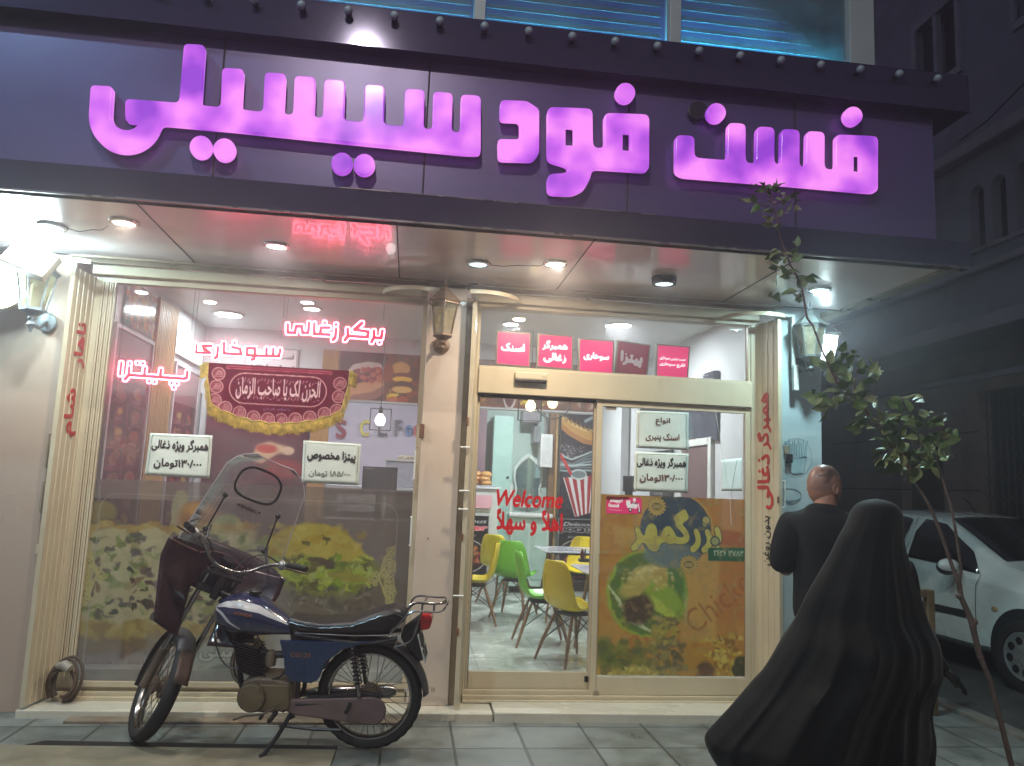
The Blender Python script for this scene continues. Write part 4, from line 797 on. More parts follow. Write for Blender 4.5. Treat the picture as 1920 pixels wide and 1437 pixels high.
# ------------------------------------------------------------------ fringed pennant
def px2(x0, y0, sc, pts): return [(x0+a/sc, y0+b/sc) for a, b in pts]
YP = .436
Wp, Hp = 330, 150; a, b = U(376, 690, 1, YP), U(662, 812, 1, YP); PX0, PX1 = U(384, 760, 1, YP).x, U(652, 760, 1, YP).x; PZ1 = (U(395, 682, 1, YP).z+U(650, 694, 1, YP).z)/2; PZ0 = U(520, 802, 1, YP).z
pn = thing('pennant', 'dark maroon embroidered pennant with yellow fringe hanging in the left window', 'banner', ((PX0+PX1)/2, YP, PZ1))
def lowedge(u):                      # lower edge of the cloth in 0..1 of its height
    s_ = abs(u-.5)*2; base_ = .04+.30*max(0, s_-.0)**2.2+.0
    if s_ > .93: base_ += (s_-.93)*6
    return base_+.03*abs(math.sin(u*PI*9))
cv = Canvas(Wp, Hp, (104, 16, 44)); cv.mix((cv.noise(18, 3)-.5)*.5, (70, 6, 30)); G = (206, 150, 150)
def ring(cx, cy_, rx, ry, wd, c, n=40): cv.line([(cx+rx*math.cos(2*PI*k/n), cy_+ry*math.sin(2*PI*k/n)) for k in range(n+1)], wd, c)
med = [(.075, .83), (.066, .62), (.06, .40), (.135, .285), (.235, .215), (.335, .155), (.435, .135), (.545, .135), (.645, .155), (.745, .20), (.845, .27), (.93, .33), (.935, .56), (.935, .78)]
for k, (x, y) in enumerate(med):
    cv.ell(x, y, .043, .098, (140, 60, 72), .2); ring(x, y, .044, .10, .008, G)
    for j in range(5): cv.line([(x-.03+.006*j, y-.05+.022*j), (x-.005, y-.04+.024*j+.01*math.sin(j+k)), (x+.03, y-.045+.022*j)], .006, G, .85)
for r_ in (0,): 
    P = [(.26+.0, .86)]+[(.74, .86)]+[(.74+.105*math.sin(t_), .615+.245*math.cos(t_)) for t_ in np.linspace(0, PI, 14)]+[(.26, .37)]+[(.26-.105*math.sin(t_), .615-.245*math.cos(t_)) for t_ in np.linspace(0, PI, 14)]+[(.26, .86)]; cv.line(P, .009, G)
cv.line([(.13, .965), (.87, .965), (.87, .925), (.13, .925), (.13, .965)], .006, (190, 100, 110)); cv.mix(((cv.x > .13) & (cv.x < .87) & (cv.y > .925) & (cv.y < .965))*.35, (190, 80, 95))
cv.text('الحزن لک یا صاحب الزمان', .20, .80, .44, .80, (226, 190, 190), .02)
for k in range(26): x = .21+.023*k; cv.line([(x, .47+.02*math.sin(k*2.3)), (x+.012, .50+.05*math.sin(k*1.7+1))], .006, (214, 170, 172), .8); cv.line([(x, .74+.03*math.sin(k*1.9)), (x+.01, .77+.02*math.sin(k))], .006, (214, 170, 172), .8)
cv.text('یا صاحب الزمان', .40, .60, .275, .325, (170, 140, 190), .0)
# cut the cloth to its scalloped outline
cols = 120; rows = 26; vs = []; fs = []
def cloth(u, v):
    lo_ = lowedge(u); vv = lo_+(1-lo_)*v; return Vector((PX0+(PX1-PX0)*u+(.012*(1-vv) if u < .5 else -.012*(1-vv)), YP-.006-.006*math.sin(u*21+vv*3)*(1-vv*.6), PZ0+(PZ1-PZ0)*vv-.0*u))
Hc, Wc = Hp, Wp; vs = []; cl = []
R_ = 90
for j in range(R_):
    for i in range(Wp):
        u = i/(Wp-1); v = 1-j/(R_-1); vs.append(cloth(u, v)-Vector(pn.location)); lo_ = lowedge(u); vv = lo_+(1-lo_)*v; jj = min(Hp-1, int((1-vv)*(Hp-1))); cl.append((*lina(cv.c[jj, i]), 1))
me = bpy.data.meshes.new('cloth'); me.from_pydata([tuple(p) for p in vs], [], [(j*Wp+i, (j+1)*Wp+i, (j+1)*Wp+i+1, j*Wp+i+1) for j in range(R_-1) for i in range(Wp-1)]); at = me.color_attributes.new('print', 'FLOAT_COLOR', 'POINT'); at.data.foreach_set('color', np.array(cl, np.float32).ravel()); me.materials.append(painted('print_cloth', .7, spec=.2))
o = bpy.data.objects.new('cloth', me); col.objects.link(o); o.parent = pn
# fringe: many short yarns along sides and lower edge, plus a braid
m = MB(); rr = random.Random(4); edge = []
for k in range(40): edge.append((Vector((PX0, YP-.008, PZ1-(PZ1-cloth(0, 0).z)*k/40)), Vector((-1, 0, -.35))))
for k in range(430): edge.append((cloth(k/429, 0), Vector(((k/429-.5)*.5, 0, -1))))
for k in range(40): edge.append((Vector((PX1, YP-.008, cloth(1, 0).z+(PZ1-cloth(1, 0).z)*k/40)), Vector((1, 0, -.35))))
for p, d in edge:
    for q_ in range(3):
        L_ = rr.uniform(.056, .074)*(1 if abs(d.x) < .6 else .75); dd = d.normalized()+Vector((rr.uniform(-.15, .15), rr.uniform(-.2, .1), 0)); s_ = p+Vector((rr.uniform(-.003, .003), rr.uniform(-.003, .001), .002))
        m.tube([s_, s_+dd*L_*.5+Vector((0, -.003, 0)), s_+dd*L_+Vector((rr.uniform(-.004, .004), 0, -L_*.15))], [.0022, .0026, .0014], 3, cap=False)
m.build('fringe', pm('yellow_yarn', (208, 182, 100), rough=.7, var=.35, scale=30), pn, world=pn.location)
MB().tube([Vector((PX0, YP-.01, PZ1))]+[cloth(0, 0)]+[cloth(k/100, 0)+Vector((0, -.004, .004)) for k in range(101)]+[Vector((PX1, YP-.01, PZ1))], .0045, 5).build('braid', pm('yellow_yarn', (222, 196, 92)), pn, world=pn.location)

# ------------------------------------------------------------------ printed film on the lower left window
FX0, FX1, FZ0, FZ1 = -2.245, .028, .168, 1.535
def fuv(px, py): q = U(px, py, 1, .449); return ((q.x-FX0)/(FX1-FX0), (q.z-FZ0)/(FZ1-FZ0))
W_, H_ = 460, 280
cv = Canvas(W_, H_, (150, 140, 132), .62)
GX = cv.x; GY = cv.y; n1 = cv.noise(5, 1); n2 = cv.noise(14, 2); n3 = cv.noise(30, 5)
pw = 1/ (FX1-FX0)
def blob(px, py, rx, ry, c, soft=.25, rot=0, k=.95, a=.93): u, v = fuv(px, py); cv.ell(u, v, rx*.00405/(FX1-FX0), ry*.00405/(FZ1-FZ0), c, soft, rot, k, a)
# dark wood boards behind
for x0_, x1_, c_ in ((150, 330, (96, 80, 78)), (345, 470, (112, 98, 92)), (470, 770, (128, 118, 110))):
    u0, _ = fuv(x0_, 1000); u1, _ = fuv(x1_, 1000); cv.mix(((GX > u0) & (GX < u1) & (GY < .90) & (GY > .08))*.8, c_, .72)
blob(190, 962, 26, 20, (150, 134, 84)); blob(205, 985, 22, 12, (120, 108, 86)); blob(337, 955, 14, 36, (176, 168, 132), .2); blob(331, 985, 11, 16, (176, 168, 132), .2); blob(375, 975, 36, 30, (168, 112, 72), .5); blob(372, 955, 24, 12, (206, 150, 80), .7); blob(425, 982, 24, 16, (160, 170, 110), .4); blob(450, 1000, 30, 16, (196, 176, 120), .4)
# pizza side: cream cheese base with green, olive and brown pieces
rr = random.Random(11)
cv.warp(.06, 18, 3); cv.warp(.03, 44, 5)
P = [fuv(x, y) for x, y in ((150, 1000), (180, 995), (230, 985), (300, 988), (350, 990), (420, 1000), (480, 1010), (500, 1200), (430, 1212), (300, 1205), (150, 1180))]
cv.poly(P, (204, 194, 146), .97, 1.5, .95)
for k in range(230):
    x, y = rr.uniform(150, 500), rr.uniform(1000, 1175); c_ = rr.choice([(128, 150, 70), (104, 128, 62), (150, 166, 96), (196, 190, 142), (210, 204, 158), (92, 84, 74), (78, 74, 74), (126, 98, 74), (168, 160, 104), (96, 92, 96)])
    blob(x, y, rr.uniform(4, 17), rr.uniform(3, 8), c_, .5, rr.uniform(-.8, .8), .75, .95)
for k in range(34):
    x, y = rr.uniform(150, 500), rr.uniform(1060, 1165); blob(x, y, rr.uniform(3, 9), rr.uniform(3, 7), rr.choice([(60, 62, 52), (84, 58, 56), (70, 82, 48)]), .25, 0, .9, .95)
for k in range(26): blob(150+k*13, 990+4*math.sin(k), 12, 6, rr.choice([(190, 160, 84), (176, 140, 76), (198, 178, 108)]), .5, 0, .9, .95)
for k in range(60): blob(150+k*5.8, 1182+rr.uniform(-10, 12), 14, 10, rr.choice([(184, 160, 84), (164, 136, 70), (196, 176, 104), (150, 120, 66)]), .6, 0, .7, .92)
for k in range(30): blob(150+k*12, 1205+rr.uniform(-3, 12), 20, 10, (130, 112, 78), .9, 0, .5, .85)
# burger side
u0, v0 = fuv(495, 1030); 
P = [fuv(x, y) for x, y in ((490, 1045), (500, 1015), (530, 992), (570, 981), (610, 983), (650, 1000), (675, 1025), (690, 1050), (640, 1055), (600, 1045), (560, 1046), (520, 1050))]; 
blob(640, 1120, 110, 60, (120, 110, 92), .3)
blob(610, 1075, 100, 40, (138, 150, 58), .3); cv.poly(P, (206, 186, 72), .97, 1.5, .96)
for k in range(150):
    x, y = rr.uniform(500, 690), rr.uniform(1043, 1100); blob(x, y, rr.uniform(4, 13), rr.uniform(2, 6), rr.choice([(176, 196, 56), (140, 168, 44), (206, 212, 84), (104, 128, 44), (96, 92, 50), (188, 200, 110)]), .3, rr.uniform(-1.2, 1.2), .85, .96)
for k in range(60):
    x, y = rr.uniform(510, 680), rr.uniform(990, 1040); blob(x, y, rr.uniform(4, 12), rr.uniform(3, 7), rr.choice([(222, 206, 110), (198, 164, 50), (214, 196, 90), (186, 150, 46)]), .6, rr.uniform(-.5, .5), .5, .96)
blob(612, 1015, 10, 5, (96, 90, 40), .3, -.3); blob(576, 1020, 5, 4, (110, 104, 40), .3); blob(604, 1005, 5, 2, (96, 90, 40), .3); blob(655, 1080, 34, 10, (170, 160, 60), .5, -.15); blob(605, 1055, 24, 7, (92, 76, 60), .4)
for k in range(70): blob(rr.uniform(530, 700), rr.uniform(1100, 1150), rr.uniform(3, 10), rr.uniform(2, 6), rr.choice([(100, 94, 78), (140, 130, 108), (84, 80, 74), (176, 170, 150)]), .4, 0, .6, .9)
cv.y, cv.x = np.mgrid[0:cv.H, 0:cv.W]; cv.x = (cv.x+.5)/cv.W; cv.y = 1-(cv.y+.5)/cv.H
cv.c = cv.c*.84+np.array((.46, .43, .41))*.16
# the seller's name at the foot of the film and the grey band
blob(430, 1245, 60, 52, (176, 182, 164), .12, 0, .9, .9); blob(440, 1278, 60, 32, (118, 120, 112), .12, 0, .9, .9)
u0, v0 = fuv(372, 1240); u1, v1 = fuv(500, 1205); cv.text('سیسیلی', u0, u1, v0, v1, (196, 200, 186), .03, outline=(108, 108, 104))
cv.mix((GY > .955)*.8, (140, 128, 124), .7); cv.mix((GY < .055)*.7, (124, 122, 110), .75)
cv.mix((GX < fuv(152, 1050)[0]-.004)*.85, (104, 92, 84), .7)
cv.mix(np.clip((n3-.5)*2, 0, 1)*.25, (90, 84, 74)); cv.mix(np.clip((n1-.5)*2, 0, 1)*.25, (150, 140, 126))
# thin rounded frame line
f = [(.045, .06), (.045, .84)]+[(.045+.045*(1-math.cos(t_)), .84+.085*math.sin(t_)) for t_ in np.linspace(0, PI/2, 8)]+[(.91, .925)]+[(.91+.045*math.sin(t_), .84+.085*math.cos(t_)) for t_ in np.linspace(0, PI/2, 8)]+[(.955, .06), (.045, .06)]
cv.line(f, .0028, (176, 170, 156), .8)
# gold scroll ornaments
def scroll(cx, cy_, s_, flip):
    C_ = (196, 184, 124)
    def sp(x, y, r, a0, turns, d=1):
        pts = []
        for k in range(26):
            t_ = k/25; a_ = a0+d*turns*2*PI*t_; q_ = r*(1-.8*t_); pts.append((x+flip*q_*math.cos(a_), y+q_*math.sin(a_)))
        pts = [fuv(px, py) for px, py in pts]; cv.line(pts, .0042, C_, .95)
    cv.line([fuv(cx-flip*18, cy_-62), fuv(cx+flip*2, cy_-38), fuv(cx+flip*12, cy_), fuv(cx-flip*2, cy_+32), fuv(cx-flip*30, cy_+64)], .005, C_)
    for k in range(13):
        a_ = -1.15+2.3*k/12; x = cx-flip*8+flip*14*math.cos(a_*1.1); y = cy_+56*math.sin(a_); sp(x-flip*8, y, 9, k, 1.3, 1 if k % 2 else -1)
    for k in range(9): a_ = -1+2*k/8; sp(cx-flip*18+flip*8*math.cos(a_), cy_+36*math.sin(a_), 8, k*1.3, 1.2)
    sp(cx+flip*22, cy_, 9, 0, 1.4); sp(cx+flip*18, cy_-9, 6, 2, 1); sp(cx+flip*18, cy_+9, 6, 4, 1)
scroll(170, 1078, 1, 1); scroll(722, 1086, 1, -1)
flm = cv.mesh('window_film', painted('film_print', .55, alpha=True, translucent=.45, spec=.25), win, quad_fn(FX0, FX1, FZ0, FZ1, .4505)); flm['label'] = 'frosted film printed with pizza, burger and gold scrolls'

# ------------------------------------------------------------------ orange advert film on the right door leaf
FX0, FX1, FZ0, FZ1 = 1.455, 2.607, .235, 1.565
def fuv(px, py): q = U(px, py, 1, .4465); return ((q.x-FX0)/(FX1-FX0), (q.z-FZ0)/(FZ1-FZ0))
def z6(a, b): return (1130+a/3.883, 920+b/3.883)
def f6(a, b): return fuv(*z6(a, b))
cv = Canvas(300, 345, (196, 142, 66), .97); GX, GY = cv.x, cv.y; n1 = cv.noise(4, 8); n2 = cv.noise(12, 9); n3 = cv.noise(34, 10)
def blob(a, b, rx, ry, c, soft=.25, rot=0, k=.95): u, v = f6(a, b); cv.ell(u, v, rx/3.883*.00405/(FX1-FX0), ry/3.883*.00405/(FZ1-FZ0), c, soft, rot, k)
cv.mix(np.clip(GX*1.3-.5, 0, 1)*.6, (186, 96, 44)); cv.mix(np.clip(.35-GY, 0, 1)*1.2, (178, 150, 62)); cv.mix(np.clip(n1-.5, 0, 1)*2.2, (214, 170, 90)); cv.mix(np.clip(n2-.55, 0, 1)*2, (176, 104, 52))
cv.poly([f6(70, 250), f6(860, 400), f6(810, 1100), f6(560, 1100), f6(600, 500), f6(75, 390)], (214, 180, 110), .55, 3)
cv.poly([f6(865, 60), f6(1010, 70), f6(1010, 300), f6(865, 280)], (206, 150, 110), .6, 1); cv.poly([f6(850, 285), f6(1060, 320), f6(1060, 410), f6(850, 400)], (178, 84, 60), .6, 1)
# faint word along the diagonal and the other at the left
def t6(tx, a0, b0, a1, b1, c, rot=0, k=1, bold=.0, shear=0, outline=None): u0, v0 = f6(a0, b1); u1, v1 = f6(a1, b0); cv.text(tx, u0, u1, v0, v1, c, bold, shear, k, outline, rot)
t6('Chicken', 560, 700, 1180, 860, (160, 88, 50), .66, .6, -.0); t6('Frim', -20, 1050, 330, 1190, (180, 108, 50), .5, .75, .01)
cv.warp(.022, 18, 4); cv.warp(.012, 40, 6)
blob(325, 745, 305, 305, (150, 190, 60), .06, 0, .9); blob(325, 745, 278, 290, (96, 120, 62), .05)
for k in range(60): blob(random.uniform(90, 560), random.uniform(520, 980), random.uniform(14, 60), random.uniform(8, 30), random.choice([(90, 110, 60), (120, 140, 70), (150, 160, 80), (84, 96, 60), (160, 186, 70)]), .5, random.uniform(-1, 1), .6)
for k in range(7):
    cv.line([f6(45+k*26, 700+k*42), f6(300+k*12, 1000+k*6)], .006, (200, 206, 160), .8); cv.line([f6(440+k*24, 560+k*6), f6(610, 700+k*42)], .006, (176, 190, 130), .7)
blob(480, 700, 130, 150, (84, 124, 60), .4); blob(430, 760, 190, 90, (150, 176, 60), .4, -.6); blob(400, 840, 160, 40, (186, 200, 76), .4, -.5); blob(260, 860, 110, 110, (82, 66, 58), .4, -.4); blob(230, 700, 120, 60, (196, 174, 96), .5, .5); blob(330, 600, 130, 60, (212, 194, 120), .5, .3); blob(420, 620, 60, 90, (196, 170, 84), .4)
for k in range(50): blob(random.uniform(150, 520), random.uniform(560, 720), random.uniform(8, 26), random.uniform(6, 18), random.choice([(222, 206, 140), (190, 166, 90), (206, 190, 110)]), .5, 0, .6)
cv.y, cv.x = np.mgrid[0:cv.H, 0:cv.W]; cv.x = (cv.x+.5)/cv.W; cv.y = 1-(cv.y+.5)/cv.H
# blue badge with lettering
blob(530, 290, 270, 262, (58, 78, 100), .02); blob(530, 290, 262, 254, (214, 190, 110), .02, 0, .0)
blob(500, 470, 215, 95, (120, 138, 140), .15, 0, .8)
cv.line([(f6(530+268*math.cos(t_), 290+264*math.sin(t_))) for t_ in np.linspace(-2.2, .3, 30)], .004, (200, 170, 90), .9)
for (bx, by) in ((392, 118), (625, 540)):
    blob(bx, by, 66, 66, (60, 72, 80), .03); blob(bx, by, 60, 60, (206, 172, 96), .03); blob(bx, by, 38, 26, (84, 78, 62), .1)
    for k in range(16): a_ = k*PI/8; blob(bx+62*math.cos(a_), by+62*math.sin(a_), 8, 8, (206, 172, 96), .2)
    for k in range(5): cv.line([f6(bx-26, by-12+6*k), f6(bx+26, by-10+6*k)], .003, (196, 170, 110), .8)
t6('بزرگمهر', 205, 150, 862, 440, (206, 196, 96), 0, 1, .045, -.15, outline=(60, 80, 92)); t6('BOZORG MEHR', 255, 402, 600, 428, (150, 160, 150), 0, .8, .0)
blob(750, 218, 34, 34, (60, 80, 92), .1); blob(750, 218, 26, 26, (206, 196, 110), .1); blob(815, 370, 38, 38, (60, 80, 92), .1); blob(815, 370, 28, 28, (170, 170, 110), .1)
# green phone strip
cv.poly([f6(765, 418), f6(1065, 416), f6(1065, 518), f6(765, 512)], (32, 96, 68), .95, .5); t6('۳۷۸۳ ۲۶۳۶', 806, 440, 1022, 474, (214, 222, 200), 0, .9, .02)
cv.warp(.03, 22, 8); cv.warp(.016, 44, 2)
# popcorn chicken heaps and leaves
for k in range(46): blob(random.uniform(-20, 380), random.uniform(1080, 1330), random.uniform(26, 70), random.uniform(18, 50), random.choice([(120, 130, 60), (96, 112, 60), (146, 140, 66), (84, 96, 62)]), .5, 0, .55)
for k in range(90): x = random.uniform(30, 470); blob(x, 1330-60*math.sin((x-30)/440*PI)+random.uniform(0, 80), random.uniform(12, 34), random.uniform(10, 24), random.choice([(196, 180, 92), (184, 164, 78), (208, 196, 110), (168, 150, 76)]), .4, 0, .8)
for k in range(60): blob(random.uniform(360, 600), random.uniform(1080, 1380), random.uniform(10, 34), random.uniform(10, 26), random.choice([(92, 90, 72), (120, 110, 84), (150, 140, 90), (104, 96, 60)]), .4, 0, .7)
for k in range(70): blob(random.uniform(370, 545)+random.uniform(-20, 20), random.uniform(930, 1120), random.uniform(8, 30), random.uniform(8, 24), random.choice([(176, 156, 60), (196, 176, 84), (110, 100, 70), (150, 138, 60)]), .4, 0, .75)
for k in range(110): blob(random.gauss(880, 60), random.uniform(1060, 1370), random.uniform(8, 30), random.uniform(8, 26), random.choice([(206, 176, 66), (190, 146, 52), (214, 194, 96), (150, 104, 50)]), .35, 0, .85)
blob(1010, 1300, 70, 90, (60, 62, 40), .3); blob(740, 1310, 62, 60, (104, 74, 56), .4)
cv.mix(np.clip(n3-.5, 0, 1)*1.2, (120, 90, 50)); cv.mix(np.clip(n3-.55, 0, 1)*1.4, (222, 196, 130)); cv.c = np.clip(cv.c*1.0+np.array((.44, .42, .36))*.08, 0, 1)
flm2 = cv.mesh('advert_film', painted('advert_print', .45, alpha=True, translucent=.5, spec=.3), dr, quad_fn(FX0, FX1, FZ0, FZ1, .4405)); flm2['label'] = 'orange advert film with green food circle and blue badge'

# pink delivery sticker with a scooter rider
a, b = f6(25, 165), f6(285, 55)
cv = Canvas(120, 50, (232, 60, 120), 1.0)
cv.poly([(0, 1), (.62, 1), (.62, .86), (.1, .72), (0, .8)], (110, 36, 44), 1, 1); cv.a *= 1-np.clip((cv.x-.62)*30, 0, 1)*np.clip((np.abs((cv.x-.78)*2.0)**2+((cv.y-.5)*1.7)**2-.62)*30, 0, 1)
cv.text('snapp!', .10, .46, .60, .86, (245, 235, 240), .06); cv.text('food', .06, .36, .36, .60, (245, 235, 240), .06); cv.line([(.06, .22), (.44, .20)], .012, (245, 220, 230))
for P in ([(.56, .80), (.68, .80), (.68, .52), (.56, .52)], [(.70, .60), (.86, .56), (.86, .40), (.58, .42), (.58, .50)], [(.74, .72), (.84, .66), (.86, .54), (.72, .56)]): cv.poly(P, (245, 242, 244))
cv.ell(.79, .84, .045, .11, (245, 242, 244), .2); cv.ell(.68, .26, .05, .12, (20, 20, 24), .2); cv.ell(.93, .22, .045, .12, (20, 20, 24), .2); cv.ell(.68, .26, .025, .06, (240, 240, 240), .2); cv.ell(.93, .22, .022, .06, (240, 240, 240), .2); cv.line([(.60, .40), (.84, .36), (.90, .62), (.93, .3)], .03, (245, 242, 244)); cv.line([(.70, .70), (.80, .62), (.88, .66)], .02, (20, 20, 24))
p0, p1 = U(*z6(25, 165), 1, .4385), U(*z6(285, 52), 1, .4385)
cv.mesh('delivery_sticker', painted('sticker_print', .3, alpha=True), dr, quad_fn(p0.x, p1.x, p0.z, p1.z, .4385))
cv = Canvas(40, 40, (176, 170, 160)); cv.ell(.5, .6, .42, .28, (70, 44, 40), .1); cv.text('NUGGET', .12, .88, .48, .68, (200, 180, 170), .02); cv.line([(.1, .25), (.9, .25)], .03, (84, 50, 46)); cv.line([(.1, .12), (.9, .12)], .02, (84, 50, 46))
p0, p1 = U(1135, 769, 1, .4445), U(1156, 754, 1, .4445); cv.mesh('brand_sticker', painted('sticker2_print', .3), dr, quad_fn(p0.x, p1.x, p0.z, p1.z, .4445))
# ------------------------------------------------------------------ interior furniture
def shell_chair(name, label, colr, loc, rz, group):
    t = thing(name, label, 'chair', loc, rz, group)
    mt = pm('shell_%s' % name, colr, rough=.32, var=.03, coat=.2)
    # profile from front edge of the seat to the top of the back; x = width, y forward
    prof = [(.235, .445, .175), (.225, .432, .20), (.16, .425, .215), (.06, .415, .225), (-.05, .41, .228), (-.13, .425, .228), (-.185, .47, .224), (-.215, .55, .215), (-.235, .65, .20), (-.25, .75, .18), (-.258, .81, .15), (-.26, .838, .11)]
    m = MB(); vs = []; fs = []; K = 12
    for i, (y, z, hw) in enumerate(prof):
        for k in range(K+1):
            s_ = -1+2*k/K; e = abs(s_)**2.4; f_ = min(1, max(0, (i-4)/3)); lift = (.055*e*(1-f_)); fwd = .075*e*f_*(1-.25*f_)
            if i < 2: lift -= .0
            vs.append((s_*hw, y+fwd-(.02*e if i == 0 else 0), z+lift))
    for i in range(len(prof)-1):
        for k in range(K): a = i*(K+1)+k; fs.append((a, a+1, a+K+2, a+K+1))
    m.add(vs, fs); sh = m.build('shell_seat', mt, t, smooth=80, local=True, solid=.008, sub=1)
    wood = pm('dowel_wood', (150, 118, 84), rough=.5, var=.2, scale=20, stretch=(1, 1, .2)); tops = [(-.11, .12), (.11, .12), (-.11, -.10), (.11, -.10)]; feet = [(-.21, .235), (.21, .235), (-.20, -.24), (.20, -.24)]
    for (a, b), (c_, d) in zip(tops, feet): MB().tube([(a, b, .385), (a*.4+c_*.6, b*.4+d*.6, .17), (c_, d, 0)], [.012, .0165, .011], 10).build('leg', wood, t, smooth=True, local=True)
    m = MB(); dk = pm('dark_rod', (46, 42, 40), rough=.5)
    for i, j in ((0, 1), (1, 3), (3, 2), (2, 0)):
        A, B = Vector((*tops[i], .385)), Vector((*feet[i], 0)); C_, D = Vector((*tops[j], .385)), Vector((*feet[j], 0)); m.tube([A, C_.lerp(D, .55)], .004, 5); m.tube([C_, A.lerp(B, .55)], .004, 5); m.tube([A, C_], .006, 5)
    m.build('cross_brace', dk, t, local=True); MB().box(-.12, .12, -.11, .13, .385, .40).build('seat_mount', dk, t, local=True, bevel=.004)
    return t
FZ = .08
def flo(px, py): q = U(px, py, 2, FZ); return (q.x, q.y, FZ)
grp = 'moulded shell chairs at the tables'
YEL, GRN = (232, 206, 28), (128, 206, 60)
S_ = 1.06
def chair(nm, lb, c_, px, py, deg, s=S_):
    t = shell_chair(nm, lb, c_, flo(px, py), math.radians(deg), grp); t.scale = (s, s, s); return t
# heading: 0 deg faces +y (away), 90 faces -x
chair('yellow_chair', 'yellow shell chair nearest the door glass, seen from behind at its left side', YEL, 1072, 1240, -62)
chair('green_chair', 'bright green shell chair turned side-on, seat pointing right', GRN, 1012, 1208, -92)
t = chair('green_chair', 'green shell chair seen from behind, back overlapping the side-on green one', (120, 192, 56), 962, 1155, -25)
chair('yellow_chair', 'yellow shell chair at the back left, under the red greeting', YEL, 937, 1130, -38)
chair('yellow_chair', 'yellow shell chair cut by the door leaf at the far left', YEL, 886, 1168, 86)
chair('yellow_chair', 'yellow shell chair half hidden behind the white table', YEL, 1090, 1140, 160)
def table(label, x, y, sx, sy, h, rz=0):
    t = thing('cafe_table', label, 'table', (x, y, FZ), rz, 'white tables inside the shop')
    MB().box(-sx/2, sx/2, -sy/2, sy/2, h-.022, h).build('tabletop', pm('white_laminate', (222, 222, 228), rough=.15, var=.02, coat=.4), t, bevel=.02, local=True, seg=3)
    wood = pm('dowel_wood', (150, 118, 84))
    for a in (-1, 1):
        for b in (-1, 1): MB().tube([(a*(sx/2-.16), b*(sy/2-.14), h-.03), (a*(sx/2-.05), b*(sy/2-.05), 0)], [.018, .012], 10).build('leg', wood, t, smooth=True, local=True)
    MB().box(-sx/2+.14, sx/2-.14, -sy/2+.12, sy/2-.12, h-.05, h-.024).build('apron', M_BLACK, t, local=True); return t
q = U(1060, 1036, 2, .86); table('white table behind the green chairs', q.x+.28, q.y+.25, 1.1, .75, .80)
q = U(1120, 1075, 2, .84); table('nearer white table cut by the door stile', q.x+.32, q.y+.22, .9, .7, .78)
# napkin caddy etc on the near table
q = U(1086, 1050, 1, 2.4); cd_ = thing('condiment_holder', 'small black condiment holder on the white table beside the door stile', 'condiments', (q.x+.06, q.y, .87)); MB().box(q.x, q.x+.12, q.y-.05, q.y+.05, .87, .90).box(q.x+.055, q.x+.065, q.y-.01, q.y+.01, .90, 1.0).build('holder', M_BLACK, cd_, bevel=.003, world=(q.x+.06, q.y, .87)); MB().lathe([(.02, 0), (.022, .08), (.01, .1), (.01, .12)], (q.x+.03, q.y, .88)).build('bottle', pm('dark_sauce', (70, 30, 24), rough=.2), cd_, smooth=True, world=(q.x+.06, q.y, .87))

# bar counter with the burger poster, buns on a tray
YC = 5.55
a, b = U(872, 1092, 1, YC), U(936, 914, 1, YC); CX0, CX1, CZ = a.x-.55, b.x, b.z
ct = thing('bar_counter', 'white counter with a black burger poster on its front, buns on top', 'counter', ((CX0+CX1)/2, YC, FZ)); W3 = ct.location.copy()
MB().box(CX0, CX1, YC, YC+.5, FZ, CZ-.03).build('counter_body', M_WHITE, ct, bevel=.006, world=W3); MB().box(CX0, CX1+.03, YC-.03, YC+.5, CZ-.03, CZ).build('counter_top', pm('white_laminate', (222, 222, 228)), ct, bevel=.004, world=W3)
MB().box(CX0, CX1-.10, YC-.035, YC-.028, CZ-.30, CZ-.12).build('pink_panel', pm('pink_panel', (240, 180, 190), rough=.4), ct, world=W3)
def menu_poster(nm, lb, x0, x1, z0, z1, y, big_, col_, parent=None, dish=True):
    H = 190; W = max(40, int(H*(x1-x0)/(z1-z0))); cv = Canvas(W, H, (24, 20, 24))
    cv.text('Delicious', .12, .95, .885, .945, (235, 232, 235), .0, shear=.35); cv.text(big_, .03, .97, .76, .865, col_, .04, outline=(250, 240, 240)); cv.text('Best Food', .25, .75, .69, .725, (210, 205, 205), .0, shear=.3)
    if dish:
        cv.ell(.5, .42, .48, .25, (200, 190, 186), .04); cv.ell(.5, .42, .455, .235, (46, 30, 28), .05); n_ = cv.noise(16, 4)
        rr = random.Random(3)
        for k in range(90): a_ = rr.uniform(0, 6.28); r_ = rr.uniform(0, 1)**.6; cv.ell(.5+.36*r_*math.cos(a_), .42+.19*r_*math.sin(a_), rr.uniform(.03, .08), rr.uniform(.01, .03), rr.choice([(170, 90, 60), (120, 60, 44), (200, 120, 70), (90, 44, 40), (96, 130, 60), (214, 160, 90), (180, 50, 44)]), .3, rr.uniform(-1, 1), .85)
        cv.text('30 % OFF', .3, .7, .07, .11, (220, 60, 50), .03)
    cv.line([(.012, .005), (.988, .005), (.988, .995), (.012, .995), (.012, .005)], .006, (190, 186, 190))
    t = thing(nm, lb, 'poster', ((x0+x1)/2, y, z0)) if parent is None else None
    o = cv.mesh('printed_face', painted('poster_print', .35), t or parent, quad_fn(x0, x1, z0, z1, y-.004), (t or parent).location.copy())
    MB().box(x0, x1, y-.003, y+.006, z0, z1).build('board', M_BLACK, t or parent, world=(t or parent).location.copy()); return t
menu_poster('menu_poster', '', CX0+.12, CX1-.12, FZ+.12, CZ-.40, YC-.008, 'Burger', (236, 96, 110), ct)
tr = thing('bun_tray', 'heap of golden burger buns under clear wrap on the counter', 'buns', (CX1-.45, YC+.2, CZ))
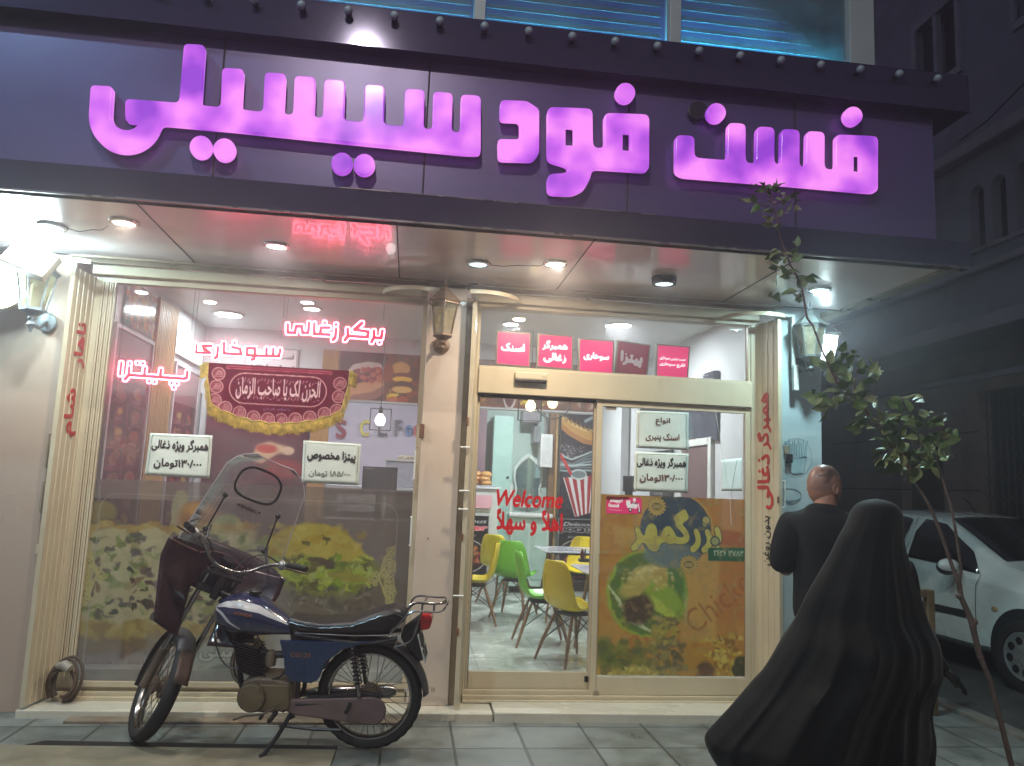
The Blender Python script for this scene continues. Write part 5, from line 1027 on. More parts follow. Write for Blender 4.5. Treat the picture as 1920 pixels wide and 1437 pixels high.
MB().box(CX0+.2, CX1-.05, YC+.03, YC+.38, CZ, CZ+.02).build('tray', pm('steel_tray', (170, 170, 172), rough=.3, metal=.7), tr, bevel=.004, world=tr.location.copy())
rr = random.Random(5)
for k in range(16):
    x = CX1-.18-.12*(k % 6)+rr.uniform(-.02, .02); z = CZ+.05+.06*(k//6); MB().sphere((x, YC+.12+.08*(k % 2), z), .085, 14, sc=(1, 1, .62)).build('bun', pm('bun_crust', (206, 150, 84), rough=.35, var=.25, scale=12), tr, smooth=True, world=tr.location.copy())
# tall pale green cupboard, water heater, pipes, vanity with ornate mirror, pine column
a, b = U(914, 1088, 1, 5.9), U(964, 768, 1, 5.9)
cp = thing('tall_cupboard', 'tall pale green cupboard behind the bun counter', 'cupboard', ((a.x+b.x)/2, 5.95, FZ)); MB().box(a.x, b.x, 5.9, 6.19, FZ, 2.62).build('cupboard_body', pm('pale_green', (168, 202, 192), rough=.35, var=.03), cp, bevel=.006, world=cp.location.copy()); MB().box(b.x-.012, b.x+.02, 5.88, 5.9, FZ, 1.62).build('door_edge', M_WHITE, cp, world=cp.location.copy()); MB().sphere((b.x-.06, 5.885, 1.72), .018).build('knob', M_BLACK, cp, smooth=True, world=cp.location.copy())
a0 = U(886, 800, 1, 5.95); b0 = U(913, 800, 1, 5.95); pl = thing('mauve_panel', 'mauve wall panel left of the pale cupboard', 'wall panel', (a0.x, 5.98, FZ)); MB().box(a0.x, b0.x, 5.97, 6.19, FZ, 3.0).build('panel_board', pm('mauve', (136, 110, 118), rough=.5), pl, world=pl.location.copy(), bevel=.004)
mL, mR, mT, mB = U(962, 900, 1, 6.1).x, U(1020, 900, 1, 6.1).x, U(994, 850, 1, 6.1).z, U(990, 952, 1, 6.1).z; mc = (mL+mR)/2
mi = thing('ornate_mirror', 'arched white ornate mirror above a small vanity', 'mirror', (mc, 6.15, mB)); WM = mi.location.copy()
def mprof(k):
    hw = (mR-mL)/2; h = mT-mB
    P = [(-.82, .02), (-.90, .12), (-.80, .3), (-.98, .55), (-.95, .72), (-.6, .86), (-.3, .94), (0, 1.0), (.3, .94), (.6, .86), (.95, .72), (.98, .55), (.80, .3), (.90, .12), (.82, .02), (.4, -.01), (-.4, -.01)]
    return [(mc+a*hw*k, mB+h*(.5+(b-.5)*k)) for a, b in P]
MB().prism(mprof(1), lambda a, b, t: (a, t, b), 6.15, 6.19).build('mirror_frame', pm('cream_carved', (214, 222, 214), rough=.4, bump=.8, bscale=30), mi, bevel=.012, world=WM)
MB().prism(mprof(.84), lambda a, b, t: (a, t, b), 6.14, 6.149).build('mirror_glass', pm('mirror_silver', (176, 214, 214), rough=.04, metal=.85, var=.02, rvar=.01), mi, world=WM)
vt = U(990, 962, 1, 5.95).z; vn = thing('vanity_unit', 'small white carved vanity with basin below the mirror', 'vanity', (mc, 6.0, FZ)); WV = vn.location.copy()
MB().box(mL-.05, mR+.05, 5.8, 6.19, FZ+.1, vt-.06).build('cabinet', pm('cream_green', (192, 212, 200), rough=.35), vn, bevel=.01, world=WV); MB().box(mL-.09, mR+.09, 5.74, 6.19, vt-.06, vt).build('basin_top', M_WHITE, vn, bevel=.02, world=WV)
bxs('door_panel', pm('cream_green2', (176, 200, 188), rough=.35), vn, (mL, mc-.02, 5.788, 5.8, FZ+.2, vt-.16), (mc+.02, mR, 5.788, 5.8, FZ+.2, vt-.16), world=WV, bevel=.006); MB().tube([(mc, 6.1, vt), (mc, 6.1, vt+.22), (mc, 5.98, vt+.25), (mc, 5.96, vt+.18)], .018).build('tap', pm('chrome', (200, 200, 200), rough=.12, metal=1, var=.02), vn, smooth=True, world=WV)
for (px0, px1, py0, py1, lb, c_) in ((1012, 1037, 815, 876, 'white boxy water heater on the rear wall beside the pine column', (216, 216, 214)), (1000, 1014, 800, 830, 'small grey junction box on the rear wall', (120, 124, 126)), (980, 1010, 770, 792, 'grey metal hood high on the rear wall', (128, 122, 128))):
    a, b = U(px0, py1, 1, 5.9), U(px1, py0, 1, 5.9); t = thing('wall_box', lb, 'appliance', ((a.x+b.x)/2, 6.0, a.z)); MB().box(a.x, b.x, 5.88, 6.19, a.z, b.z).build('casing', pm('casing_%d' % c_[0], c_, rough=.35), t, bevel=.012, world=t.location.copy()); MB().box(a.x+.03, b.x-.03, 5.872, 5.88, a.z+.05, b.z-.05).build('front_cover', pm('casing2_%d' % c_[0], tuple(int(v*.94) for v in c_), rough=.3), t, bevel=.004, world=t.location.copy())
    MB().tube([((a.x+b.x)/2, 6.0, b.z), ((a.x+b.x)/2, 6.05, b.z+.3), ((a.x+b.x)/2-.1, 6.1, b.z+.5)], .02).build('pipe', pm('grey_pipe', (120, 120, 118), rough=.4), t, smooth=True, world=t.location.copy())
a, b = U(1026, 1098, 1, 5.95), U(1047, 780, 1, 5.95); pc = thing('pine_column', 'knotty pine boards boxing a column beside the hot dog poster', 'column', ((a.x+b.x)/2, 6.0, FZ)); WC = pc.location.copy()
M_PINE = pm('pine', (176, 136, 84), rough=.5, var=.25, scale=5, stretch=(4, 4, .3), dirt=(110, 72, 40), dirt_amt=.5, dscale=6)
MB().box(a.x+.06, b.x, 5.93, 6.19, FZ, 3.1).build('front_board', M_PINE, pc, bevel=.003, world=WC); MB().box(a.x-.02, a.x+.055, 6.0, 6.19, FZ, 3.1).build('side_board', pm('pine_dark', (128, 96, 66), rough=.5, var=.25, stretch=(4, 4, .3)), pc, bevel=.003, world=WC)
# hot dog and cup poster
YH = 6.12; a, b = U(1047, 970, 1, YH), U(1163, 730, 1, YH); hx0, hx1, hz0, hz1 = a.x, 2.755, a.z, 3.12
cv = Canvas(150, int(150*(hz1-hz0)/(hx1-hx0)), (34, 30, 40))
asp = (hz1-hz0)/(hx1-hx0)
def hp(px, py): q = U(px, py, 1, YH); return ((q.x-hx0)/(hx1-hx0), (q.z-hz0)/(hz1-hz0))
def hl(P, w_, c_, k=1): cv.line([hp(*p) for p in P], w_, c_, k)
hl([(1050, 745), (1085, 772), (1120, 762)], .018, (190, 205, 205)); hl([(1098, 790), (1118, 780), (1140, 768)], .012, (170, 186, 190)); hl([(1070, 757), (1078, 775)], .012, (150, 190, 190))
hl([(1048, 786), (1066, 802), (1090, 816), (1120, 824), (1150, 822)], .038, (212, 158, 84)); hl([(1050, 797), (1070, 814), (1095, 828), (1125, 834)], .018, (184, 122, 60)); hl([(1052, 780), (1072, 794), (1095, 806), (1125, 812)], .012, (236, 204, 130))
for k in range(9): x = 1056+k*8; hl([(x, 779+k*4.4), (x+7, 791+k*3.6), (x+9, 781+k*4.2)], .004, (150, 96, 44))
u, v = hp(1070, 848); cv.ell(u, v, .17, .06, (70, 64, 70), .1)
rr = random.Random(8)
for k in range(46): u, v = hp(1070+rr.uniform(-22, 24), 848+rr.uniform(-14, 10)); cv.ell(u, v, .008, .005, (220, 220, 224), .3)
for k in range(7): hl([(1048, 852+k*5), (1072, 862+k*4+6*math.sin(k)), (1098, 852+k*5), (1122, 842+k*7), (1155, 836+k*7)], .007, rr.choice([(200, 214, 210), (160, 180, 180), (120, 136, 140)]), .9)
cup = [(1056, 896), (1114, 892), (1106, 962), (1078, 970)]
cv.poly([hp(*p) for p in cup], (226, 222, 220), 1, .6)
for k in range(4): a_ = k/4+.04; b_ = a_+.13; cv.poly([hp(1056+58*a_, 896-4*a_), hp(1056+58*b_, 896-4*b_), hp(1078+28*b_, 970-8*b_), hp(1078+28*a_, 970-8*a_)], (176, 40, 44), 1, .3)
u, v = hp(1085, 890); cv.ell(u, v, .24, .042, (196, 206, 204), .06); cv.ell(u, v, .20, .028, (120, 134, 136), .08); hl([(1050, 852), (1060, 868), (1070, 888)], .012, (200, 40, 44))
for x0_, c_ in ((1140, (200, 176, 90)),): 
    for k in range(12): hl([(1136+k*2.4, 812+abs(6-k)*3), (1140+k*1.8, 870)], .006, (206, 184, 96) if k % 2 else (176, 150, 70))
cv.poly([hp(1134, 862), hp(1166, 858), hp(1158, 925), hp(1142, 925)], (170, 60, 54), 1, .6)
hl([(1136, 866), (1146, 905), (1150, 925)], .010, (222, 216, 214))
t = thing('hot_dog_poster', 'tall black poster with a hot dog, striped drink cup and fries', 'poster', ((hx0+hx1)/2, 6.15, hz0)); cv.mesh('printed_face', painted('poster_print', .35), t, quad_fn(hx0, hx1, hz0, hz1, YH), t.location.copy()); MB().box(hx0, hx1, YH+.002, 6.19, hz0, hz1).build('board', M_WHITE, t, world=t.location.copy())
menu_poster('menu_poster', 'black poster for potato dishes below the hot dog poster', hx0, hx0+.62, FZ+.15, hz0-.02, YH, 'potato', (30, 26, 30))
# poster seen through the film, below the lilac wall
a, b = U(625, 1040, 1, 3.6), U(724, 927, 1, 3.6)
k2 = thing('serving_counter', 'serving counter behind the left window, with a pale shop poster on its front', 'counter', (-.4, 3.8, FZ)); WK = k2.location.copy()
MB().box(-1.45, .74, 3.62, 4.3, FZ, 1.48).build('counter_body', pm('counter_brown', (112, 92, 84), rough=.5), k2, bevel=.006, world=WK); MB().box(-.95, .76, 3.56, 4.32, 1.48, 1.53).build('counter_top', M_INW, k2, bevel=.006, world=WK); MB().box(-.28, .74, 3.75, 4.2, 1.53, 1.83).build('glass_case', glassmat('case_glass', (.9, .93, .95), dust=.3), k2, bevel=.004, world=WK); MB().box(-.30, .76, 3.73, 4.22, 1.83, 1.855).build('case_top', M_WHITE, k2, bevel=.004, world=WK)
cv = Canvas(80, 90, (196, 196, 196)); cv.text('فست فود سیسیلی', .04, .96, .76, .96, (60, 58, 64), .05); cv.mix(((cv.y < .70) & (cv.y > .05) & (cv.x > .06) & (cv.x < .94))*1.0, (70, 64, 70)); cv.text('پیتزا ساندویچ', .15, .85, .5, .64, (170, 160, 160), .02)
cv.mesh('printed_face', painted('poster_print', .35), k2, quad_fn(a.x, b.x, a.z, b.z, 3.612), WK)
t = thing('till_monitor', 'black till monitor on the serving counter behind the lilac-wall sheet', 'monitor', (-.5, 3.1, 1.5)); a, b = U(678, 918, 1, 2.9), U(746, 877, 1, 2.9)
t.location = ((a.x+b.x)/2, 2.9, a.z); WT = t.location.copy(); ORG[t.name] = WT; MB().box(a.x, b.x, 2.88, 2.92, a.z, b.z).build('screen_housing', M_BLACK, t, bevel=.006, world=WT); MB().box((a.x+b.x)/2-.03, (a.x+b.x)/2+.03, 2.9, 2.95, 1.2, a.z).build('stand', M_BLACK, t, world=WT); MB().box(a.x+.02, a.x+.12, 2.876, 2.881, b.z-.03, b.z-.018).build('badge', M_LINE, t, world=WT)
bxs('till_shelf', pm('counter_brown', (112, 92, 84)), k2, (-.9, .5, 2.7, 3.1, FZ, 1.2), world=WK)
t = thing('food_platter', 'pale heap of wrapped bread on the glass case', 'food', (.1, 3.95, 1.855)); 
for k in range(9): MB().sphere((-.1+.08*k, 3.95+.03*(k % 2), 1.88), .055, 10, sc=(1.2, 1, .6)).build('roll', pm('pale_bread', (206, 190, 170), rough=.5, var=.2), t, smooth=True, world=t.location.copy())
# second small monitor seen through the right leaf
a, b = U(1168, 922, 1, 3.0), U(1192, 893, 1, 3.0); t = thing('small_screen', 'small dark tilted screen seen through the right door leaf beside the price sheets', 'screen', ((a.x+b.x)/2, 3.0, a.z)); MB().box(a.x, b.x, 2.98, 3.02, a.z, b.z).build('screen_housing', M_BLACK, t, bevel=.006, world=t.location.copy()); MB().box(a.x+.03, b.x-.03, 3.0, 3.03, FZ, a.z).build('stand_post', M_BLACK, t, world=t.location.copy())
# free-standing partition seen through the right leaf (white wall piece), dark glossy upper panel on the right wall, inner door
a, b = U(1163, 900, 1, 4.2), U(1216, 900, 1, 4.2); bxs('partition', M_INW, shop, (a.x, 2.75, 4.2, 4.3, FZ, RZC), bevel=.003)
hd = thing('dark_wall_panel', 'dark glossy panel seen through the top of the right door leaf', 'hood', (2.5, 2.2, 2.2)); MB().prism([(1.3, 2.08), (1.3, 2.72), (3.6, 2.72), (3.6, 2.30)], lambda a, b, t: (2.735-.05*(b-2.0) if t else 2.755, a, b), 0, 1).build('gloss_panel', pm('dark_gloss', (56, 58, 72), rough=.12, var=.1, bump=.3, bscale=14, coat=.5), hd, world=hd.location.copy())
idr = thing('inner_door', 'brown inner door on the right wall with a dark poster beside it', 'door', (2.75, 2.0, FZ)); MB().box(2.735, 2.757, 1.5, 2.2, FZ, 2.05).build('door_leaf', pm('door_brown', (110, 84, 84), rough=.45), idr, bevel=.004, world=idr.location.copy()); bxs('door_casing', M_WHITE, idr, (2.72, 2.757, 1.42, 1.495, FZ, 2.12), (2.72, 2.757, 2.205, 2.28, FZ, 2.12), (2.72, 2.757, 1.5, 2.2, 2.052, 2.12), world=idr.location.copy())
bk = thing('dark_wall_poster', 'dark poster with pale scribbles on the right wall, seen through the door leaf', 'poster', (2.74, 2.8, 1.1)); cv = Canvas(60, 110, (52, 44, 50)); 
for k in range(12): cv.line([(.2+.05*k, .3+.04*k), (.6-.03*k, .4+.03*k), (.8, .35+.04*k)], .008, (190, 186, 186), .7)
cv.mesh('printed_face', painted('poster_print', .35), bk, lambda u, v: (2.748, 2.5+.8*u, 1.0+1.05*v), bk.location.copy())

# ------------------------------------------------------------------ bulkhead food pictures, sign and letters
x0, x1, z0, z1 = U(636, 700, 1, 3.095).x, 2.08, 2.46, 2.985
cv = Canvas(420, 78, (70, 40, 42)); n_ = cv.noise(10, 5); cv.mix(np.clip(n_-.4, 0, 1)*1.2, (130, 66, 50)); rr = random.Random(6)
def bp(px, py): q = U(px, py, 1, 3.095); return ((q.x-x0)/(x1-x0), (q.z-z0)/(z1-z0))
def bl(P, w_, c_, k=1): cv.line([bp(*p) for p in P], w_, c_, k)
bl([(645, 742), (690, 730), (720, 716)], .17, (206, 150, 104)); bl([(650, 750), (700, 742), (722, 730)], .08, (150, 100, 84)); bl([(652, 712), (668, 692), (690, 688), (708, 690)], .10, (214, 196, 186))
for k in range(60): u, v = bp(rr.uniform(662, 720), rr.uniform(692, 716)); cv.ell(u, v, .008, .05, rr.choice([(140, 40, 34), (176, 70, 50), (110, 40, 36), (200, 110, 80)]), .3)
u, _ = bp(722, 700); cv.mix((cv.x > u)*1.0, (96, 62, 40)); cv.mix(((cv.x > u))*np.clip(n_-.35, 0, 1)*2, (160, 84, 48))
for (px, py, rx, ry, c_) in ((752, 692, .035, .14, (214, 160, 88)), (756, 704, .035, .05, (120, 60, 44)), (755, 712, .037, .06, (240, 186, 60)), (756, 722, .036, .08, (96, 60, 44)), (754, 731, .038, .07, (222, 176, 100)), (727, 700, .022, .2, (150, 74, 40)), (735, 748, .02, .1, (190, 110, 60)), (755, 752, .02, .1, (170, 80, 50))): u, v = bp(px, py); cv.ell(u, v, rx, ry, c_, .15)
for px in (735, 898, 985, 1025):
    u, v = bp(px, 748); cv.text('سیسیلی', u-.02, u+.024, .08, .26, (236, 214, 60), .04)
for k in range(30): u = rr.uniform(.42, .98); cv.ell(u, rr.uniform(.1, .9), rr.uniform(.01, .04), rr.uniform(.08, .25), rr.choice([(120, 60, 44), (60, 36, 34), (170, 100, 64), (196, 180, 160), (84, 50, 40)]), .4, rr.uniform(-.5, .5), .7)
u, v = bp(955, 748); cv.ell(u, .5, .03, .55, (206, 200, 196), .05); cv.ell(u, .5, .026, .48, (90, 40, 36), .05)
t = thing('food_picture_strip', 'long strip of sandwich and burger pictures high on the bulkhead', 'poster', ((x0+x1)/2, 3.1, z0)); cv.mesh('printed_face', painted('poster_print', .35), t, quad_fn(x0, x1, z0, z1, 3.086), t.location.copy()); MB().box(x0, x1, 3.088, 3.099, z0, z1).build('board', M_WHITE, t, world=t.location.copy())
a, b = U(604, 700, 1, 3.09), U(634, 700, 1, 3.09); t = thing('timber_cladding', 'ribbed wood-look panel beside the food picture strip', 'wall panel', ((a.x+b.x)/2, 3.09, 2.46)); MB().box(a.x, b.x, 3.07, 3.099, 2.46, 2.985).build('panel_board', M_PINE, t, world=t.location.copy())
a, b = U(480, 690, 1, 3.09), U(560, 656, 1, 3.09); t = thing('shop_name_board', 'white board with the shop name in Persian and English above the pennant', 'sign', ((a.x+b.x)/2, 3.09, a.z-.14))
cv = Canvas(120, 60, (226, 214, 216)); cv.text('فست فود سیسیلی', .08, .93, .62, .86, (110, 96, 104), .03); cv.text('sicilii fast food', .06, .94, .26, .5, (96, 84, 96), .03); cv.line([(.02, .03), (.98, .03), (.98, .97), (.02, .97), (.02, .03)], .015, (150, 130, 136)); cv.mesh('printed_face', painted('poster_print', .35), t, quad_fn(a.x-.12, b.x, a.z-.14, b.z, 3.07), t.location.copy()); MB().box(a.x-.12, b.x, 3.072, 3.099, a.z-.14, b.z).build('board', M_WHITE, t, world=t.location.copy())
for tx, px, c_, w_ in (('S', 640, (150, 50, 70), 22), ('C', 684, (222, 196, 80), 20), ('L.', 718, (70, 66, 80), 20), ('F', 747, (110, 108, 116), 16), ('o', 766, (96, 130, 180), 14), ('o', 782, (200, 90, 90), 14)):
    a, b = U(px-w_/2, 818 if tx != 'S' else 822, 1, 6.17), U(px+w_/2, 788 if tx not in 'o' else 798, 1, 6.17); lo = fit_loops(text_loops(tx, .03, 50), a.x, b.x, a.z, b.z); c = (a+b)/2
    o = place(fill_loops(lo, .012), 'wall_letter', pm('wall_letter_%d' % c_[0], c_, rough=.4), None, lambda u, v, w2: (u, 6.175-w2, v), c); tag(o, {'S': 'maroon raised letter S on the lilac rear wall, partly behind the pennant', 'C': 'yellow raised letter C on the lilac rear wall', 'L.': 'dark raised letter L with a full stop behind the pendant lamp', 'F': 'grey raised letter F on the lilac rear wall'}.get(tx, 'blue raised letter o at the window frame' if px == 766 else 'red raised letter o hidden by the window frame'), 'wall letter', 'coloured letters on the rear wall')
# pendant lamps
def pendant(label, px, py, y, kind, px0, px1, py0, py1, e):
    q = U(px, py, 1, y); t = thing('pendant_lamp', label, 'pendant lamp', (q.x, y, RZC), group='wire pendant lamps'); Wt = t.location.copy(); m = MB(); A, B = U(px0, py1, 1, y), U(px1, py0, 1, y)
    if kind == 'square': m.tube([(A.x, y, A.z), (B.x, y, A.z), (B.x, y, B.z), (A.x, y, B.z)], .008, 6, closed=True)
    else: cc = ((A.x+B.x)/2, (A.z+B.z)/2); r_ = (B.x-A.x)/2; m.tube([(cc[0]+r_*math.cos(2*PI*k/32), y, cc[1]+r_*math.sin(2*PI*k/32)) for k in range(32)], .008, 6, closed=True)
    m.build('wire_frame', M_BLACK, t, smooth=True, world=Wt); MB().tube([(q.x, y, RZC), (q.x, y, q.z+.10)], .004, 5).build('cable', M_BLACK, t, world=Wt); MB().lathe([(.02, .05), (.022, .11), (.012, .13)], (q.x, y, q.z), n=12).build('lamp_holder', M_BLACK, t, smooth=True, world=Wt)
    MB().lathe([(.0, -.065), (.035, -.055), (.052, -.02), (.05, .01), (.03, .04), (.018, .06)], (q.x, y, q.z), n=18).build('bulb_glass', emis('pendant_%d' % int(e), (1, .78, .42) if e < 5 else (1, .97, .95), e), t, smooth=True, world=Wt)
pendant('square wire pendant with a white glowing bulb in front of the lilac wall', 713, 787, 2.5, 'square', 693, 734, 768, 806, 8)
pendant('square wire pendant with an amber filament bulb in the door opening', 995, 760, 2.2, 'square', 971, 1016, 735, 788, 3)
pendant('round wire pendant with an amber bulb half hidden by the door header', 1036, 755, 2.4, 'ring', 1003, 1070, 722, 784, 2.6)

# ------------------------------------------------------------------ menu boards on the left wall
M_FRW = pm('menu_frame_white', (206, 196, 200), rough=.35)
def menu_board(label, y0, y1, z0, z1, seed, text=True):
    W = max(40, int((y1-y0)*75)); H = int((z1-z0)*75); cv = Canvas(W, H, (104, 34, 48)); rr = random.Random(seed); n_ = cv.noise(5, seed); cv.mix(np.clip(n_-.4, 0, 1)*1.4, (70, 22, 34)); cv.mix((cv.y > .8)*.8, (150, 112, 112))
    rows = 8; cv.warp(.05, 12, seed)
    for k in range(rows):
        y = .74-.09*k; cv.line([(.05, y-.045), (.95, y-.045)], .003, (176, 120, 124), .6)
        for cx in (.28, .72): cv.ell(cx, y, .13, .024, rr.choice([(176, 120, 90), (150, 96, 74), (186, 150, 120)]), .6, rr.uniform(-.4, .4), .7); cv.ell(cx+.02, y+.004, .08, .014, rr.choice([(150, 60, 50), (120, 70, 50), (190, 160, 90)]), .3); cv.line([(cx-.12, y-.03), (cx+.1, y-.03)], .004, (206, 180, 180), .6)
    cv.line([(.5, .05), (.5, .8)], .004, (176, 120, 124), .6)
    if text: cv.text('chocolate', .15, .9, .84, .90, (90, 60, 66), .02)
    t = thing('menu_board', label, 'menu board', (RX0, (y0+y1)/2, z0), group='framed menu boards on the left wall'); Wt = t.location.copy()
    cv.mesh('printed_face', painted('menu_print', .12, spec=.6), t, lambda u, v: (RX0+.022, y0+(y1-y0)*u, z0+(z1-z0)*v), Wt)
    bxs('board_frame', M_FRW, t, (RX0+.001, RX0+.035, y0-.03, y0, z0-.03, z1+.03), (RX0+.001, RX0+.035, y1, y1+.03, z0-.03, z1+.03), (RX0+.001, RX0+.035, y0, y1, z1, z1+.03), (RX0+.001, RX0+.035, y0, y1, z0-.03, z0), world=Wt)
menu_board('first menu board from the street on the left wall, tall, dark red', .62, 1.42, .85, 2.66, 21); menu_board('second menu board on the left wall, behind the lower neon word', 2.12, 2.92, .85, 2.60, 22, False)
t = thing('ribbed_wall_panel', 'ribbed wood strip between the two left menu boards', 'wall panel', (RX0, 1.75, FZ)); Wt = t.location.copy(); bxs('wood_rib', M_PINE, t, *[(RX0+.001, RX0+.03, 1.50+k*.045, 1.535+k*.045, FZ, 3.1) for k in range(12)], world=Wt)
t = thing('mosaic_picture', 'colourful ornate picture high on the left wall above the first menu board', 'picture', (RX0, 1.1, 2.75)); cv = Canvas(60, 36, (150, 110, 104)); rr = random.Random(2)
for k in range(160): cv.ell(rr.random(), rr.random(), rr.uniform(.02, .07), rr.uniform(.02, .08), rr.choice([(190, 150, 60), (80, 120, 90), (180, 80, 60), (210, 190, 150), (96, 80, 90), (220, 130, 70)]), .4, 0, .8)
cv.mesh('printed_face', painted('menu_print', .12), t, lambda u, v: (RX0+.01, .75+.75*u, 2.72+.36*v), t.location.copy())
# big maroon pizza picture on the cross wall
a, b = U(396, 700, 1, 3.06), U(588, 700, 1, 3.06); x0, x1, z0, z1 = a.x, b.x, .9, 2.40
cv = Canvas(110, 140, (88, 26, 46)); n_ = cv.noise(4, 3); cv.mix(np.clip(n_-.45, 0, 1)*1.5, (58, 14, 32))
def wp(px, py): q = U(px, py, 1, 3.05); return ((q.x-x0)/(x1-x0), (q.z-z0)/(z1-z0))
cv.poly([wp(470, 862), wp(480, 836), (wp(505, 828)), wp(540, 838), wp(545, 850), wp(520, 852), wp(490, 872)], (214, 178, 140), 1, 1.2); u, v = wp(500, 842); cv.ell(u, v, .1, .03, (190, 60, 50), .4); u, v = wp(530, 880); cv.ell(u, v, .2, .07, (150, 40, 44), .5); u, v = wp(540, 846); cv.ell(u, v, .06, .03, (222, 190, 160), .4)
for k in range(30): cv.ell(random.uniform(.1, .9), random.uniform(.2, .55), .04, .015, random.choice([(120, 50, 50), (150, 90, 60), (96, 110, 60)]), .4, 0, .5)
t = thing('pizza_picture', 'large maroon pizza picture on the cross wall below the pennant', 'poster', ((x0+x1)/2, 3.08, z0)); cv.mesh('printed_face', painted('menu_print', .12), t, quad_fn(x0, x1, z0, z1, 3.05), t.location.copy()); MB().box(x0, x1, 3.055, 3.09, z0, z1).build('board', M_BLACK, t, world=t.location.copy())
bxs('cross_wall', M_INW, shop, (RX0+.02, b.x+.12, 3.1, 3.2, FZ, 2.44), bevel=.002)
t = thing('wood_post', 'beige wood post at the end of the maroon picture wall', 'post', (b.x+.07, 3.07, FZ)); MB().box(b.x+.02, b.x+.20, 3.02, 3.099, FZ, 2.44).build('post_board', M_PINE, t, world=t.location.copy(), bevel=.004)
MB().box(-2.1, -1.5, 3.0, 3.04, 2.45, 2.9).build('x', M_INW, None) if False else None
# lit menu screen on the left wall (the white glare by the middle neon word)
t = thing('wall_light', 'overexposed white light panel on the left wall behind the middle neon word', 'light panel', (RX0, 2.5, 2.7)); MB().box(RX0+.002, RX0+.03, 2.0, 2.95, 2.70, 2.92).build('panel_case', M_WHITE, t, world=t.location.copy()); MB().box(RX0+.031, RX0+.034, 2.03, 2.92, 2.715, 2.905).build('lit_panel', emis('lit_panel', (.95, .97, 1), 3.5), t, world=t.location.copy())

# cable bundle on the step at the left, drinking-straw pictogram on the right pillar
t = thing('cable_bundle', 'dusty coil of thick cable with a grey plug at the foot of the left leaf', 'cable', (-2.2, .30, .06)); rr = random.Random(9)
for k in range(6):
    r_ = .075+.012*k; MB().tube([(-2.21+.035*math.cos(a_+k)*.6+r_*.75*math.cos(a_), .31+.02*math.sin(a_*2+k)+.01*k, .06+.012+.11+r_*1.15*math.sin(a_)) for a_ in np.linspace(-1.6, 3.9, 26)], .010, 6).build('cable_loop', pm('dusty_cable', (84, 68, 56), rough=.8, var=.3), t, smooth=True, world=t.location.copy())
MB().tube([(-2.24, .28, .30), (-2.19, .26, .31), (-2.15, .25, .285)], [.02, .034, .03], 10).build('plug', pm('grey_plug', (150, 140, 128), rough=.6), t, smooth=True, world=t.location.copy())
t = thing('pillar_picture', 'pale line drawing of a cup of fries on the right pillar', 'wall picture', U(1492, 868, 1, .297)); C_ = pm('teal_ink', (70, 120, 128), rough=.6); m = MB()
def w3(px, py): q = U(px, py, 1, .297); return (q.x, .2965, q.z)
m.tube([w3(1474, 856), w3(1482, 886), w3(1488, 889), w3(1500, 889), w3(1506, 886), w3(1512, 856)], .0022, 5); m.tube([w3(1474, 856), w3(1493, 860), w3(1512, 856)], .0018, 5)
for k in range(13): m.tube([w3(1476+k*2.9, 857), w3(1472+k*3.5, 828+5*math.sin(k*2.4))], .0022, 4)
m.tube([w3(1492+30*math.cos(a_), 858+36*math.sin(a_)) for a_ in np.linspace(0, 2*PI, 30)], .0010, 4)
m.build('line_drawing', C_, t, world=t.location.copy()); MB().prism([(1478, 860), (1508, 860), (1503, 887), (1485, 887)], lambda a, b, k: (w3(a, b)[0], .2985-.0008*k, w3(a, b)[2]), 0, 1).build('cup_fill', pm('teal_wash', (150, 178, 180), rough=.6), t, world=t.location.copy())
t = thing('pillar_picture', 'pale round burger drawing low on the right pillar, behind the man', 'wall picture', U(1480, 928, 1, .297)); m = MB(); m.tube([w3(1480+22*math.cos(a_), 930+14*math.sin(a_)) for a_ in np.linspace(0, 2*PI, 26)], .002, 5); m.tube([w3(1460, 935), w3(1480, 940), w3(1500, 935)], .002, 5); m.build('line_drawing', C_, t, world=t.location.copy())

# slab over the drain at the bottom left
P = [U(0, 1404, 2, .03), U(630, 1412, 2, .03)]
t = MB().prism([(-2.6, -.90), (-.36, -1.0), (-.34, -.47), (-2.6, -.35)], lambda a, b, z: (a, b, z), -.05, .014).build('stone_ramp', pm('ramp_stone', (128, 120, 102), rough=.6, var=.15, bump=.3, dirt=(80, 74, 60)), None, bevel=.004); tag(t, 'worn pale stone slab at the bottom left, beside a dark drain slot', 'stone slab')
t = MB().prism([(-2.12, -.345), (-.345, -.455), (-.335, -.375), (-2.04, -.27)], lambda a, b, z: (a, b, z), -.002, .004).build('drain_slot', pm('drain_dark', (26, 22, 24), rough=.7), None); tag(t, 'long dark drain slot running under the motorcycle wheels', 'drain')

# small scrawled marks on the centre pillar and its fixings
c = U(802, 1294, 1, .299); lo = fit_loops(text_loops('۱۸ ۱۹۸۲', .0, 30), c.x-.05, c.x+.05, c.z-.015, c.z+.02); o = place(fill_loops(lo, .0005), 'scrawled_mark', pm('mark_grey', (96, 84, 74), rough=.7), shop, lambda a, b, w2: (a, .2985-w2, b))
for px_, py_ in ((783, 840), (786, 700), (803, 1010)):
    q = U(px_, py_, 1, .299); MB().lathe([(0, 0), (.006, 0), (.004, .004), (0, .005)], (q.x, .30, q.z), (0, -1, 0), 10).build('screw_head', M_RUST, shop, world=q)
